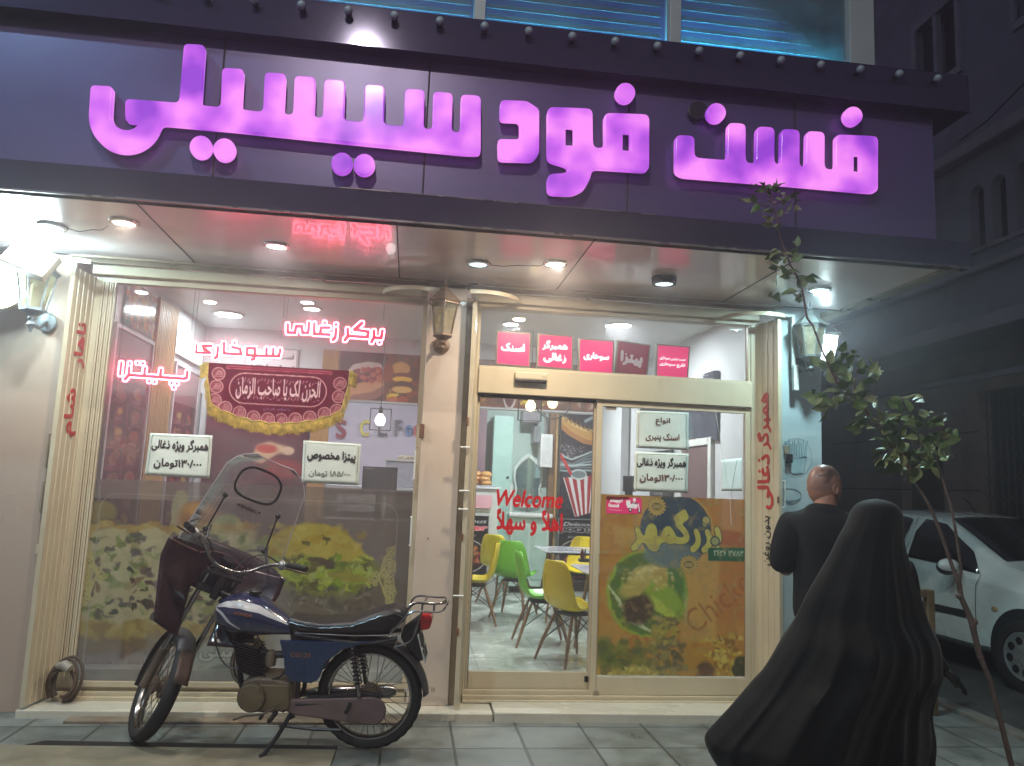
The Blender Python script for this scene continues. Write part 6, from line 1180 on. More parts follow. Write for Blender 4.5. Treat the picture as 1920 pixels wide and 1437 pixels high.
# ------------------------------------------------------------------ motorcycle
R0 = Vector((-.16, -.43, 0)); e_ = Vector((-1.31, .16, 0)).normalized(); lf_ = Vector((-e_.y, e_.x, 0)); LN = math.radians(5)
wl_ = lf_*math.cos(LN)-Vector((0, 0, 1))*math.sin(LN); hh_ = lf_*math.sin(LN)+Vector((0, 0, 1))*math.cos(LN)
def BW(u, w_, h): return R0+e_*u+wl_*w_+hh_*h
bike = thing('motorcycle', 'old blue motorcycle with tall clear windscreen and dark leg shields, parked before the left window', 'motorcycle', R0); WB = R0
KA = Vector((.945, 0, .93)); KX = Vector((-math.sin(math.radians(27)), 0, math.cos(math.radians(27)))); TURN = Matrix.Translation(KA) @ Matrix.Rotation(math.radians(-60), 4, KX) @ Matrix.Translation(-KA)
def SW(u, w_, h): p = TURN @ Vector((u, w_, h)); return BW(*p)
M_TYRE = pm('tyre_rubber', (30, 28, 29), rough=.75, var=.2, bump=.3, bscale=90); M_CHR = pm('bike_chrome', (150, 146, 146), rough=.2, metal=1, var=.15, rvar=.12, dirt=(90, 76, 66), dirt_amt=.6, dscale=14)
M_BLUE = pm('blue_paint', (36, 40, 72), rough=.22, var=.1, coat=.8, dirt=(104, 92, 88), dirt_amt=.6, dscale=7); M_BLUE2 = pm('side_blue', (16, 40, 78), rough=.22, var=.1, coat=.8); M_STRIPE = pm('silver_stripe', (196, 192, 194), rough=.3, var=.1, dirt=(120, 104, 92), dirt_amt=.4)
M_FRM = pm('frame_black', (30, 24, 30), rough=.42, var=.2, dirt=(70, 54, 50), dirt_amt=.4); M_ENG = pm('engine_alloy', (128, 112, 98), rough=.5, metal=.55, var=.25, bump=.3, bscale=70, dirt=(60, 48, 42), dirt_amt=.6, dscale=9); M_COVER = pm('gold_cover', (128, 112, 90), rough=.4, metal=.6, var=.2, dirt=(80, 62, 46), dirt_amt=.5, dscale=12)
M_SEAT = pm('seat_vinyl', (30, 24, 28), rough=.42, var=.2, bump=.5, bscale=26); M_CASE = pm('chain_case', (120, 100, 100), rough=.5, metal=.3, var=.2, dirt=(60, 48, 46), dirt_amt=.5); M_SHIELD = pm('maroon_shield', (48, 26, 34), rough=.32, var=.15, coat=.4, dirt=(84, 66, 66), dirt_amt=.25)
RW = .315
def wheel(name, fn, cu, ch, parent):
    """fn(u,w,h) -> world"""
    n = 64; m = MB(); rg = []
    for k in range(n):
        a = 2*PI*k/n; c, s_ = math.cos(a), math.sin(a); P = []
        for r_, w_ in ((.252, -.026), (.268, -.038), (.292, -.040), (.307, -.028), (.315, -.012), (.316, .012), (.307, .028), (.292, .040), (.268, .038), (.252, .026)):
            rr_ = r_-(.005 if (k % 2 and r_ > .30) else 0); P.append(fn(cu+rr_*c, w_, ch+rr_*s_))
        rg.append(P)
    m.loft(rg+[rg[0]], cap=False); tyre = m
    m = MB(); rg = []
    for k in range(48):
        a = 2*PI*k/48; rg.append([fn(cu+r_*math.cos(a), w_, ch+r_*math.sin(a)) for r_, w_ in ((.256, -.028), (.246, -.026), (.240, -.016), (.234, 0), (.240, .016), (.246, .026), (.256, .028), (.256, 0))])
    m.loft(rg+[rg[0]], cap=False); rim = m.build(name, M_CHR, parent, smooth=True, world=WB)
    tyre.build('tyre', M_TYRE, rim, smooth=True, world=WB)
    m = MB(); rr = random.Random(1)
    for k in range(36):
        a = 2*PI*k/36; sd = 1 if k % 2 else -1; b = a+(.55 if (k//2) % 2 else -.55); m.tube([fn(cu+.045*math.cos(b), .030*sd, ch+.045*math.sin(b)), fn(cu+.238*math.cos(a), .004*sd, ch+.238*math.sin(a))], .0018, 4, cap=False)
    m.build('spokes', M_CHR, rim, world=WB)
    m = MB(); ax = (fn(cu, 1, ch)-fn(cu, 0, ch)).normalized(); o_ = fn(cu, 0, ch); m.lathe([(.0, -.075), (.012, -.075), (.012, -.045), (.062, -.040), (.066, -.015), (.030, -.01), (.030, .01), (.050, .02), (.055, .04), (.012, .045), (.012, .078), (0, .078)], o_, ax, 24); m.build('hub', M_ENG, rim, smooth=True, world=WB); return rim
wheel('rear_wheel', BW, 0, .322, bike); wheel('front_wheel', SW, 1.300, .322, bike)
def barc(fn, name, mt, pts, r, n=8, parent=None, smooth=True):
    return MB().tube([fn(*p) for p in pts], r, n).build(name, mt, parent or bike, smooth=smooth, world=WB)
def smoothp(pts, n=6):
    P = [Vector(p) for p in pts]; out = []
    for i in range(len(P)-1):
        p0, p1, p2, p3 = P[max(i-1, 0)], P[i], P[i+1], P[min(i+2, len(P)-1)]
        for k in range(n): t = k/n; out.append(.5*((2*p1)+(p2-p0)*t+(2*p0-5*p1+4*p2-p3)*t*t+(3*p1-p0-3*p2+p3)*t**3))
    return out+[P[-1]]
# frame
m = MB()
for pts, r in (([(.93, 0, .86), (.86, 0, .74), (.80, 0, .50), (.775, 0, .36), (.72, .0, .27), (.62, 0, .24)], .018), ([(.93, 0, .90), (.70, 0, .80), (.45, 0, .70), (.2, 0, .67)], .017)): m.tube([BW(*p) for p in smoothp(pts)], r, 10)
for sd in (-1, 1):
    m.tube([BW(*p) for p in smoothp([(.45, .06*sd, .68), (.20, .10*sd, .665), (0, .10*sd, .66), (-.16, .09*sd, .69)])], .013, 8); m.tube([BW(*p) for p in smoothp([(.45, .06*sd, .68), (.42, .08*sd, .5), (.42, .08*sd, .30), (.5, .08*sd, .24)])], .014, 8)
    m.tube([BW(*p) for p in ((.42, .09*sd, .285), (.2, .085*sd, .295), (0, .085*sd, .322))], .014, 8)
m.build('frame', M_FRM, bike, smooth=True, world=WB)
MB().tube([SW(.965, 0, .86), SW(.905, 0, 1.0)], .026, 12).build('steering_head', M_FRM, bike, smooth=True, world=WB)
# fuel tank
def tank_pt(t, a, g=0.0):
    u = .955-.475*t; top = np.interp(t, [0, .06, .2, .4, .62, .85, 1], [.80, .855, .892, .902, .875, .80, .748]); bot = np.interp(t, [0, .08, .25, .6, 1], [.76, .70, .672, .66, .668]); hw = np.interp(t, [0, .06, .2, .45, .75, 1], [.035, .08, .128, .142, .112, .075])
    cz = bot+(top-bot)*.42; s_, c = math.sin(a), math.cos(a); ww = (hw+g)*math.copysign(abs(c)**.8, c); zz = cz+((top-cz+g) if s_ > 0 else (cz-bot+g))*math.copysign(abs(s_)**.85, s_); return BW(u, ww, zz)
T_ = [(.5-.5*math.cos(PI*k/18)) for k in range(19)]
MB().loft([[tank_pt(t, 2*PI*k/36) for k in range(36)] for t in T_]).build('fuel_tank', M_BLUE, bike, smooth=70, world=WB)
def swoosh(cen, wid, t0, t1, name, mt, sd=1, g=.0016):
    m = MB(); rg = []
    for k in range(25):
        t = t0+(t1-t0)*k/24; a0 = cen(t)-wid(t); a1 = cen(t)+wid(t); rg.append([tank_pt(t, (a0+(a1-a0)*j/4) if sd > 0 else PI-(a0+(a1-a0)*j/4), g) for j in range(5)])
    m.loft(rg, closed=False); return m.build(name, mt, bike, smooth=80, world=WB)
for sd in (1, -1):
    swoosh(lambda t: .72-.12*t, lambda t: .05+.16*math.sin(PI*min(1, t*1.0))**.7, .05, .97, 'tank_stripe', M_STRIPE, sd)
    swoosh(lambda t: .5-2.6*(t-.06), lambda t: .09*(1-t), .06, .42, 'tank_stripe', M_STRIPE, sd, .0022)
MB().lathe([(.0, .0), (.036, 0), (.036, .018), (.028, .026), (0, .028)], BW(.72, .0, .896), hh_, 20).build('fuel_cap', M_FRM, bike, smooth=True, world=WB)
lo = fit_loops(text_loops('HONDA', .03, 40), 0, .12, 0, .018)
place(fill_loops(lo, .0008), 'tank_badge', pm('badge_gold', (150, 96, 72), rough=.4, metal=.4), bike, lambda a, b, c: tank_pt(.33+a*1.9, .20+b*8-.0, .003+c), WB)
# seat
def seat_pt(k, j, n=22):
    t = k/24; u = .485-.68*t; top = np.interp(t, [0, .15, .3, .55, .8, .93, 1], [.785, .772, .766, .785, .85, .868, .835]); bot = np.interp(t, [0, .5, .85, 1], [.70, .70, .71, .78]); hw = np.interp(t, [0, .15, .5, .85, 1], [.085, .11, .128, .12, .085]); a = 2*PI*j/n; s_, c = math.sin(a), math.cos(a)
    cz = bot+(top-bot)*.5; return BW(u, hw*math.copysign(abs(c)**.5, c), cz+(top-cz)*math.copysign(abs(s_)**.6, s_)+(.004*math.sin(k*3.1) if s_ > .3 else 0))
MB().loft([[seat_pt(k, j) for j in range(22)] for k in range(25)]).build('seat', M_SEAT, bike, smooth=60, world=WB)
for sd in (1,): barc(BW, 'seat_piping', M_CHR, [(.485-.68*k/24, .1215*np.interp(k/24, [0, .15, .5, .85, 1], [.085, .11, .128, .12, .085])/.12*sd*1.0, np.interp(k/24, [0, .15, .3, .55, .8, .93, 1], [.785, .772, .766, .785, .85, .868, .835])-.028+.003*math.sin(k*2.7)) for k in range(25)], .004, 5)
barc(BW, 'seat_trim', M_CHR, [(.44, .118, .705), (.1, .13, .705), (-.12, .12, .712)], .004, 5)
# side panels
def plate(name, mt, poly, w0, w1, bevel=.008, fn=BW, parent=None, smooth=False): return MB().prism(poly, lambda a, b, t: fn(a, t, b), w0, w1).build(name, mt, parent or bike, bevel=bevel, world=WB, smooth=smooth)
for sd in (1, -1): plate('side_panel', M_BLUE2, [(.53, .655), (.30, .658), (-.04, .672), (.04, .655), (.16, .615), (.25, .54), (.29, .44), (.33, .415), (.45, .42), (.49, .47), (.50, .56)], .085*sd, .115*sd, .014)
lo = fit_loops(text_loops('CG125', .02, 36), 0, .12, 0, .026); place(fill_loops(lo, .0008), 'panel_badge', pm('badge_gold', (150, 96, 72)), bike, lambda a, b, c: BW(.46-a, .117+c, .565+b), WB)
# engine
m = MB(); m.prism([(.74, .40), (.76, .30), (.73, .235), (.62, .225), (.48, .235), (.44, .29), (.45, .40), (.55, .43), (.66, .43)], lambda a, b, t: BW(a, t, b), -.10, .095); m.build('crankcase', M_ENG, bike, bevel=.014, world=WB)
ax = wl_; MB().lathe([(.0, .02), (.085, .02), (.085, .035), (.076, .046), (.03, .050), (0, .051)], BW(.672, .09, .322), ax, 28).build('flywheel_cover', M_COVER, bike, smooth=True, world=WB)
for k in range(6): a_ = k*PI/3+.3; MB().lathe([(0, .05), (.006, .05), (.006, .04)], BW(.672+.066*math.cos(a_), .09, .322+.066*math.sin(a_)), ax, 8).build('cover_bolt', M_CHR, bike, world=WB)
for u_, h_ in ((.47, .39), (.47, .275), (.55, .25), (.62, .385)): MB().lathe([(0, .034), (.006, .034), (.006, .02)], BW(u_, .09, h_), ax, 8).build('cover_bolt', M_CHR, bike, world=WB)
plate('gear_cover', M_COVER, [(.64, .40), (.455, .405), (.45, .262), (.54, .235), (.66, .245)], .09, .118, .010)
m = MB()
for k in range(11): f = k/10; cu_, ch_ = .70+.045*f, .42+.17*f; m.prism([(cu_-.075, ch_-.004), (cu_+.075, ch_+.036), (cu_+.073, ch_+.041), (cu_-.077, ch_+.001)], lambda a, b, t: BW(a, t, b), -.075, .075)
m.build('cylinder_fins', M_FRM, bike, world=WB)
MB().prism([(.66, .41), (.745, .43), (.80, .62), (.70, .62)], lambda a, b, t: BW(a, t, b), -.055, .055).build('cylinder', M_ENG, bike, bevel=.01, world=WB)
MB().lathe([(.03, -.04), (.035, 0), (.03, .04), (.018, .05)], BW(.60, .02, .52), hh_, 14).build('carburettor', M_ENG, bike, smooth=True, world=WB); barc(BW, 'intake_pipe', M_FRM, [(.68, 0, .56), (.60, .01, .54), (.50, .02, .55)], .022)
for pts, r in (([(.90, .05, .86), (.93, .06, .70), (.90, .06, .55), (.82, .07, .47), (.74, .05, .50)], .0045), ([(.60, .03, .55), (.64, .05, .60), (.72, .04, .72)], .004), ([(.48, .06, .50), (.52, .09, .44), (.60, .08, .42), (.63, .06, .46)], .006)): barc(BW, 'cable', M_FRM, smoothp(pts), r, 6)
barc(BW, 'exhaust', M_CHR, smoothp([(.78, -.05, .56), (.86, -.09, .48), (.84, -.12, .34), (.66, -.14, .26), (.4, -.15, .26)]), .018, 10); MB().lathe([(.018, 0), (.036, .06), (.042, .2), (.042, .52), (.02, .56)], BW(.42, -.15, .262), -e_*1.0+Vector((0, 0, .06)), 18).build('silencer', M_CHR, bike, smooth=True, world=WB)
# chain case, swing arm, shocks, rear guard, rack, lamp, plate
def stadium(a, b, r0, r1, n=12):
    (ax_, ay), (bx, by) = a, b; an = math.atan2(by-ay, bx-ax_); return [(bx+r1*math.cos(an+t), by+r1*math.sin(an+t)) for t in np.linspace(-PI/2, PI/2, n)]+[(ax_+r0*math.cos(an+t), ay+r0*math.sin(an+t)) for t in np.linspace(PI/2, 3*PI/2, n)]
plate('chain_case', M_CASE, stadium((.43, .268), (-.03, .262), .048, .085), .075, .10, .012); plate('chain_case_upper', M_FRM, [(.40, .315), (.05, .375), (-.08, .36), (-.05, .30), (.1, .30), (.40, .29)], .065, .095, .01)
for sd in (1, -1):
    sh = barc(BW, 'shock_absorber', M_CHR, [(.045, .105*sd, .35), (.075, .105*sd, .50), (.10, .10*sd, .635)], .013, 10)
    MB().tube([BW(.055+.03*k/60*1.4+.010*0, .105*sd, .42+.20*k/60)+(e_*math.cos(k*.9)+wl_*math.sin(k*.9))*.024 for k in range(61)], .0045, 5).build('spring', M_FRM, sh, smooth=True, world=WB)
def guard(fn, cu, ch, r, a0, a1, hw, name, mt, thick=.004, curve=.012, n=30):
    rg = []; m = MB()
    for k in range(n+1):
        a = math.radians(a0+(a1-a0)*k/n); P = []
        for j in range(9): s_ = -1+j/4; P.append(fn(cu+(r-curve*s_*s_*2)*math.cos(a), hw*s_, ch+(r-curve*s_*s_*2)*math.sin(a)))
        rg.append(P)
    m.loft(rg, closed=False); return m.build(name, mt, bike, smooth=80, world=WB, solid=thick)
guard(BW, 0, .322, .352, 40, 176, .068, 'rear_mudguard', pm('dark_chrome', (64, 60, 62)))
guard(SW, 1.30, .322, .350, -6, 142, .058, 'front_mudguard', pm('dark_chrome', (64, 60, 62), rough=.12, metal=1, var=.1)) 
MB().loft([[SW(1.30+r_*math.cos(math.radians(a)), w_, .322+r_*math.sin(math.radians(a))) for w_ in (-.044, -.02, .02, .044)] for a, r_ in ((142, .350), (152, .356), (163, .368), (174, .385))], closed=False).build('mud_flap', pm('brown_rubber', (84, 64, 54), rough=.6, var=.2), bike, smooth=True, world=WB, solid=.004)
for pts in ([(-.10, .11, .70), (-.17, .115, .78), (-.245, .11, .852), (-.40, .10, .855), (-.44, .06, .885), (-.44, -.06, .885), (-.40, -.10, .855), (-.245, -.11, .852), (-.17, -.115, .78), (-.10, -.11, .70)], [(-.20, .10, .82), (-.24, .09, .895), (-.37, .085, .897), (-.425, .05, .905), (-.425, -.05, .905), (-.37, -.085, .897), (-.24, -.09, .895), (-.20, -.1, .82)], [(-.30, .105, .853), (-.30, .088, .896)], [(-.37, .1, .854), (-.37, .086, .897)], [(-.15, .10, .64), (-.24, .095, .68), (-.27, .10, .76), (-.30, .105, .85)], [(-.31, .09, .897), (-.31, -.09, .897)]): barc(BW, 'rack_rail', M_CHR, smoothp(pts, 5) if len(pts) > 3 else pts, .0062, 7)
tl = plate('tail_lamp', pm('red_lens', (170, 24, 26), rough=.15, coat=.6), [(-.285, .82), (-.345, .825), (-.36, .80), (-.345, .735), (-.29, .725)], -.05, .05, .012); plate('lamp_bracket', M_FRM, [(-.19, .74), (-.285, .815), (-.29, .70), (-.33, .56), (-.29, .535), (-.21, .62), (-.17, .68)], -.035, .035, .01)
pl_ = MB(); pq = lambda v, w_, g=0.0: BW(-.292-.05*(1-v)*-1*0-.055*(v)+.0-g*1.0+.0, w_, .548+.165*v); Q = [[BW(-.335+.045*(v)*1.0-g, w_, .545+.17*v) for w_ in (-.095, .095)] for v, g in ((0, 0), (1, 0))]
def plp(w_, v, g=0.0): return BW(-.328+.050*v-g, w_, .548+.165*v-g*.3)
m = MB(); m.loft([[plp(-.10, 0), plp(.10, 0), plp(.10, 0, .004), plp(-.10, 0, .004)], [plp(-.10, 1), plp(.10, 1), plp(.10, 1, .004), plp(-.10, 1, .004)]]); pl_ = m.build('number_plate', pm('plate_white', (176, 176, 174), rough=.4), bike, bevel=.003, world=WB)
for tx, v0, v1 in (('۱۲۵', .55, .9), ('۷۸۳۴۲', .1, .45)): lo = fit_loops(text_loops(tx, .03, 30), -.08, .08, v0, v1); place(fill_loops(lo, .0006), 'plate_digits', M_INK, pl_, lambda a, b, c: plp(a, b, .006+c), WB)
# stand, pegs, pedals
barc(BW, 'side_stand', M_FRM, [(.44, .10, .235), (.50, .16, .12), (.565, .215, .027)], .013, 8); barc(BW, 'stand_foot', M_FRM, [(.575, .20, .024), (.56, .26, .018)], .018, 6); barc(BW, 'centre_stand', M_FRM, [(.42, .10, .22), (.50, .12, .17), (.30, .12, .155), (.14, .13, .16)], .010, 6)
barc(BW, 'foot_peg', M_TYRE, [(.53, .10, .235), (.53, .23, .235)], .014, 10); barc(BW, 'gear_lever', M_ENG, [(.53, .13, .27), (.60, .135, .235), (.70, .14, .225), (.765, .14, .20)], .007, 7); barc(BW, 'gear_pedal', M_TYRE, [(.60, .13, .225), (.60, .17, .225)], .010, 8); barc(BW, 'foot_peg', M_TYRE, [(.10, .10, .30), (.10, .20, .29)], .012, 8)
# front fork (steers)
for sd in (1, -1):
    fk = barc(SW, 'fork_leg', M_CHR, [(1.30, .085*sd, .322), (1.225, .085*sd, .475), (1.11, .085*sd, .70), (.935, .085*sd, 1.045)], [.018, .021, .0165, .0165], 12); MB().tube([SW(1.315, .085*sd, .30), SW(1.20, .085*sd, .53)], .0245, 12).build('fork_slider', M_ENG, fk, smooth=True, world=WB)
m = MB()
for u, h in ((.975, .90), (.925, 1.0)): m.prism([(-.11, -.03), (.11, -.03), (.11, .03), (.03, .055), (-.03, .055), (-.11, .03)], lambda a, b, t, u=u, h=h: SW(u+b*.89+t*-.45, a, h+b*.45+t*.89), -.01, .01)
m.build('fork_yokes', M_FRM, bike, bevel=.004, world=WB)
bar = smoothp([(.70, .37, 1.16), (.78, .33, 1.165), (.855, .22, 1.135), (.90, .12, 1.06), (.905, .05, 1.035), (.905, -.05, 1.035), (.90, -.12, 1.06), (.855, -.22, 1.135), (.78, -.33, 1.165), (.70, -.37, 1.16)])
hb = barc(SW, 'handlebar', M_CHR, bar, .0115, 10)
for sd in (1, -1):
    MB().tube([SW(.80, .315*sd, 1.165), SW(.74, .352*sd, 1.163), SW(.675, .385*sd, 1.158)], .0185, 12).build('grip', M_TYRE, hb, smooth=True, world=WB); MB().sphere(SW(.825, .285*sd, 1.155), .028, 10, m=8, sc=(1, 1, 1.1)).build('switch_housing', pm('switch_alloy', (170, 168, 166), rough=.35, metal=.7), hb, smooth=True, world=WB)
    MB().tube([SW(.86, .27*sd, 1.15), SW(.85, .33*sd, 1.15), SW(.76, .40*sd, 1.145), SW(.73, .42*sd, 1.145)], [.006, .007, .006, .007], 7).build('hand_lever', M_ENG, hb, smooth=True, world=WB)
    barc(SW, 'control_cable', M_FRM, smoothp([(.85, .28*sd, 1.16), (.98, .20*sd, 1.20), (1.0, .10*sd, 1.12), (.98, .05*sd, .98)]), .0045, 6)
MB().lathe([(.0, 0), (.04, 0), (.045, .03), (.04, .05), (0, .05)], SW(.985, .0, 1.06), (SW(.6, 0, 1.6)-SW(1, 0, 1)).normalized(), 20).build('speedometer', M_FRM, bike, smooth=True, world=WB)
MB().lathe([(.0, -.02), (.05, -.01), (.08, .04), (.085, .08), (.0, .10)], SW(1.03, 0, .98), (SW(2, 0, .95)-SW(1, 0, .98)).normalized(), 24).build('headlamp', M_FRM, bike, smooth=True, world=WB)
# leg shield (steers with the bars), dark plastic with ribs
def shield_pt(x, h):             # x -1..1 across, h height
    sp_ = .385-.11*max(0, (1.0-h))/.4; return SW(1.115-.16*abs(x)**2.2+min(0, h-.95)*.22, x*sp_, h)
rows = 22; cols_ = 24; m = MB(); vs = []; fs = []
for j in range(rows+1):
    for i in range(cols_+1):
        x = -1+2*i/cols_; top = 1.20-.10*abs(x)**3; h = .58+(top-.58)*j/rows; vs.append(shield_pt(x, h+.06*abs(x)*(1-j/rows)))
for j in range(rows):
    for i in range(cols_):
        x = -1+2*(i+.5)/cols_; h = j/rows
        if abs(x) < .30 and h < .50: continue
        a = j*(cols_+1)+i; fs.append((a, a+1, a+cols_+2, a+cols_+1))
m.add(vs, fs); m.build('leg_shield', M_SHIELD, bike, smooth=80, world=WB, solid=.006)
m = MB(); m.tube([shield_pt(-.95+1.9*k/30, 1.10+.0*k)+0*hh_-(SW(1, 0, 1)-SW(.97, 0, 1)).normalized()*-.012*0 for k in range(0, 9)], .007, 6); m.tube([shield_pt(-.38+.76*k/14, 1.10+.045*math.sin(PI*k/14)) for k in range(15)], .006, 6); m.tube([shield_pt(.42+.53*k/8, 1.10) for k in range(9)], .007, 6); m.build('shield_rib', pm('shield_edge', (120, 84, 84), rough=.3), bike, smooth=True, world=WB)
# windscreen
def ws_pt(x, t, g=0.0): hw = np.interp(t, [0, .55, .8, .93, 1], [.33, .29, .272, .222, .13]); return SW(1.085-.17*t-.10*(abs(x)**2)*(1-.3*t)-.02+g, x*hw, 1.13+.62*t-.012*x*x)
m = MB(); m.loft([[ws_pt(-1+2*i/14, j/24) for i in range(15)] for j in range(25)], closed=False); ws = m.build('windscreen', glassmat('screen_acrylic', (.94, .92, .93), dust=.09, dust_col=(.66, .62, .64), scale=14, refl=1.2), bike, smooth=80, world=WB)
edge = [ws_pt(-1, t/20) for t in range(20)]+[ws_pt(-1+2*i/12, 1) for i in range(13)]+[ws_pt(1, 1-t/20) for t in range(1, 21)]
MB().tube(edge, .0035, 5).build('screen_edge', pm('screen_rim', (170, 160, 164), rough=.2, coat=.5), ws, smooth=True, world=WB)
MB().tube([ws_pt(.52*math.copysign(abs(math.cos(a))**.6, math.cos(a))+.05, .73+.155*math.copysign(abs(math.sin(a))**.7, math.sin(a)), -.006) for a in np.linspace(0, 2*PI, 40)[:-1]], .008, 6, closed=True).build('vent_ring', M_FRM, ws, smooth=True, world=WB)
lo = fit_loops(text_loops('SEAGULL', .03, 30), -.2, .2, .47, .505); place(fill_loops(lo, .0006), 'screen_badge', M_FRM, ws, lambda a, b, c: ws_pt(-a, b, -.008-c), WB)
for s_ in (-.24, .24): MB().sphere(ws_pt(s_, .488, -.008), .008, 8).build('rivet', M_FRM, ws, world=WB)
for sd in (1, -1):
    br_ = barc(SW, 'screen_brace', M_FRM, [(.87, .20*sd, 1.12), tuple(0 for _ in range(3))][:1]+[(.93, .19*sd, 1.25)], .006, 6); MB().tube([SW(.865, .20*sd, 1.14), ws_pt(.62*sd, .16, -.03), ws_pt(.62*sd, .52, -.012)], .0055, 7).build('brace_rod', M_FRM, br_, smooth=True, world=WB)
    for t in (.16, .52): MB().sphere(ws_pt(.62*sd, t, -.012), .017, 10, m=8).build('brace_knob', M_FRM, br_, smooth=True, world=WB)
# ------------------------------------------------------------------ people
def skin_mesh(V, E_, R_, root, lev=2):
    me = bpy.data.meshes.new('sk'); me.from_pydata([tuple(v) for v in V], E_, []); o = bpy.data.objects.new('sk', me); col.objects.link(o)
    md = o.modifiers.new('skin', 'SKIN'); md.use_smooth_shade = True; md.branch_smoothing = .6
    if not me.skin_vertices: 
        bm = bmesh.new(); bm.from_mesh(me); bm.verts.layers.skin.verify(); bm.to_mesh(me); bm.free()
    for i, r in enumerate(R_):
        s_ = me.skin_vertices[0].data[i]; s_.radius = (r, r) if not isinstance(r, tuple) else r; s_.use_root = (i == root)
    sb = o.modifiers.new('sub', 'SUBSURF'); sb.levels = lev; sb.render_levels = lev
    dg = bpy.context.evaluated_depsgraph_get(); dg.update(); m2 = bpy.data.meshes.new_from_object(o.evaluated_get(dg)); bpy.data.objects.remove(o); bpy.data.meshes.remove(me); return m2
def chains(*ch):
    V = []; E_ = []; R_ = []; idx = {}
    for c in ch:
        prev = None
        for p, r in c:
            k = tuple(round(x, 4) for x in p)
            if k not in idx: idx[k] = len(V); V.append(Vector(p)); R_.append(r)
            if prev is not None and prev != idx[k]: E_.append((prev, idx[k]))
            prev = idx[k]
    return V, E_, R_
def head_mb(c, face, s=1.0, tilt=0.0):
    """head centred at c, facing the unit vector face; s=1 -> 0.235 m tall"""
    f = Vector(face).normalized(); up = Vector((0, 0, 1)); rt_ = f.cross(up).normalized(); m = MB(); n = 28; rows = 22; H = .118*s; rg = []
    for i in range(rows+1):
        ph = PI*i/rows; z = -math.cos(ph); ring = []
        for k in range(n):
            a = 2*PI*k/n; cx, sx = math.cos(a), math.sin(a)       # cx towards the face, sx to the right
            wd = .078*(1-.10*max(0, -z)-.16*max(0, -z-.45)*2); dp = .098*(1+.05*z) if cx < 0 else .092*(1-.06*max(0, z)); r_ = math.sin(ph)**.82
            x = dp*cx*r_; y = wd*sx*r_; 
            if cx > .55 and z < -.1: x += .010*(-z)
            d = lambda zz, aa, wz, wa: math.exp(-((z-zz)/wz)**2-((a if a < PI else a-2*PI)-aa)**2/wa**2)
            x += .024*d(-.22, 0, .16, .16)-.010*(d(.02, .36, .12, .17)+d(.02, -.36, .12, .17))+.006*d(.18, 0, .10, .5)+.006*d(-.50, 0, .05, .3)-.004*d(-.57, 0, .025, .3)+.006*d(-.64, 0, .05, .25)+.010*d(-.85, 0, .12, .3)
            if cx < 0 and z < -.45: x *= 1-.5*(-z-.45)
            ring.append(Vector(c)+f*x*s+rt_*y*s+up*z*H)
        rg.append(ring)
    m.loft(rg)
    for sd in (-1, 1):
        o = Vector(c)+rt_*sd*.077*s+f*-.004*s+up*-.01*s; er = []
        for k in range(14): a = 2*PI*k/14; er.append((.019*math.cos(a)*(1.15 if math.sin(a) > 0 else .8), .033*math.sin(a)))
        m.loft([[o+f*a*1.0*q-f*.004+up*b*q+rt_*sd*w_ for a, b in er] for q, w_ in ((.5, -.006), (.9, .004), (1.0, .012), (.93, .018), (.7, .013), (.45, .008))])
    return m
def hand_chain(wr, dirv, palm_n, s=1.0, curl=.5):
    """palm + five fingers as chains; dirv from wrist to knuckles, palm_n the palm normal"""
    d = Vector(dirv).normalized(); nn = Vector(palm_n).normalized(); sd = d.cross(nn).normalized(); wr = Vector(wr); out = []
    mid = wr+d*.045*s; out.append([(wr, .024*s), (mid, (.032*s))])
    for k, (off, ln) in enumerate(((-.030, .072), (-.010, .082), (.010, .078), (.029, .062))):
        kn = wr+d*.088*s+sd*off*s; p1 = kn+(d*math.cos(curl*.5)+nn*math.sin(curl*.5))*ln*.45*s; p2 = p1+(d*math.cos(curl*1.3)+nn*math.sin(curl*1.3))*ln*.32*s; p3 = p2+(d*math.cos(curl*2)+nn*math.sin(curl*2))*ln*.25*s
        out.append([(mid, .032*s), (kn, .0115*s), (p1, .0095*s), (p2, .0085*s), (p3, .0065*s)])
    tb = wr+d*.03*s-sd*.034*s+nn*.008*s; out.append([(wr+d*.012*s, .024*s), (tb, .0125*s), (tb+d*.032*s-sd*.014*s+nn*.008*s, .0105*s), (tb+d*.056*s-sd*.012*s+nn*.02*s, .008*s)]); 
    out[-1][0] = (wr, .024*s); return out
def join_to(me, mb):
    bm = bmesh.new(); bm.from_mesh(me); vs = [bm.verts.new(p) for p in mb.v]; 
    for f in mb.f:
        try: bm.faces.new([vs[i] for i in f]).smooth = True
        except ValueError: pass
    bmesh.ops.recalc_face_normals(bm, faces=bm.faces); bm.to_mesh(me); bm.free(); return me
def put_mesh(me, name, mt, parent, org):
    me.transform(Matrix.Translation(-Vector(org))); me.materials.clear(); me.materials.append(mt); me.polygons.foreach_set('use_smooth', [True]*len(me.polygons)); o = bpy.data.objects.new(name, me); me.name = name; col.objects.link(o); o.parent = parent; ORG[o.name] = Vector(org); return o
M_SKIN = pm('skin', (158, 112, 92), rough=.45, var=.10, scale=14, bump=.15, bscale=120, spec=.35); M_SHAVE = pm('shaved_scalp', (140, 103, 90), rough=.36, var=.08, scale=50, spec=.5)
M_BLK = pm('black_cloth', (20, 20, 25), rough=.85, var=.15, scale=5, bump=.9, bscale=9, stretch=(1, 1, .6), spec=.25); M_TRO = pm('dark_trousers', (26, 27, 34), rough=.8, var=.15, spec=.25); M_SHOE = pm('black_shoe', (20, 19, 20), rough=.4)
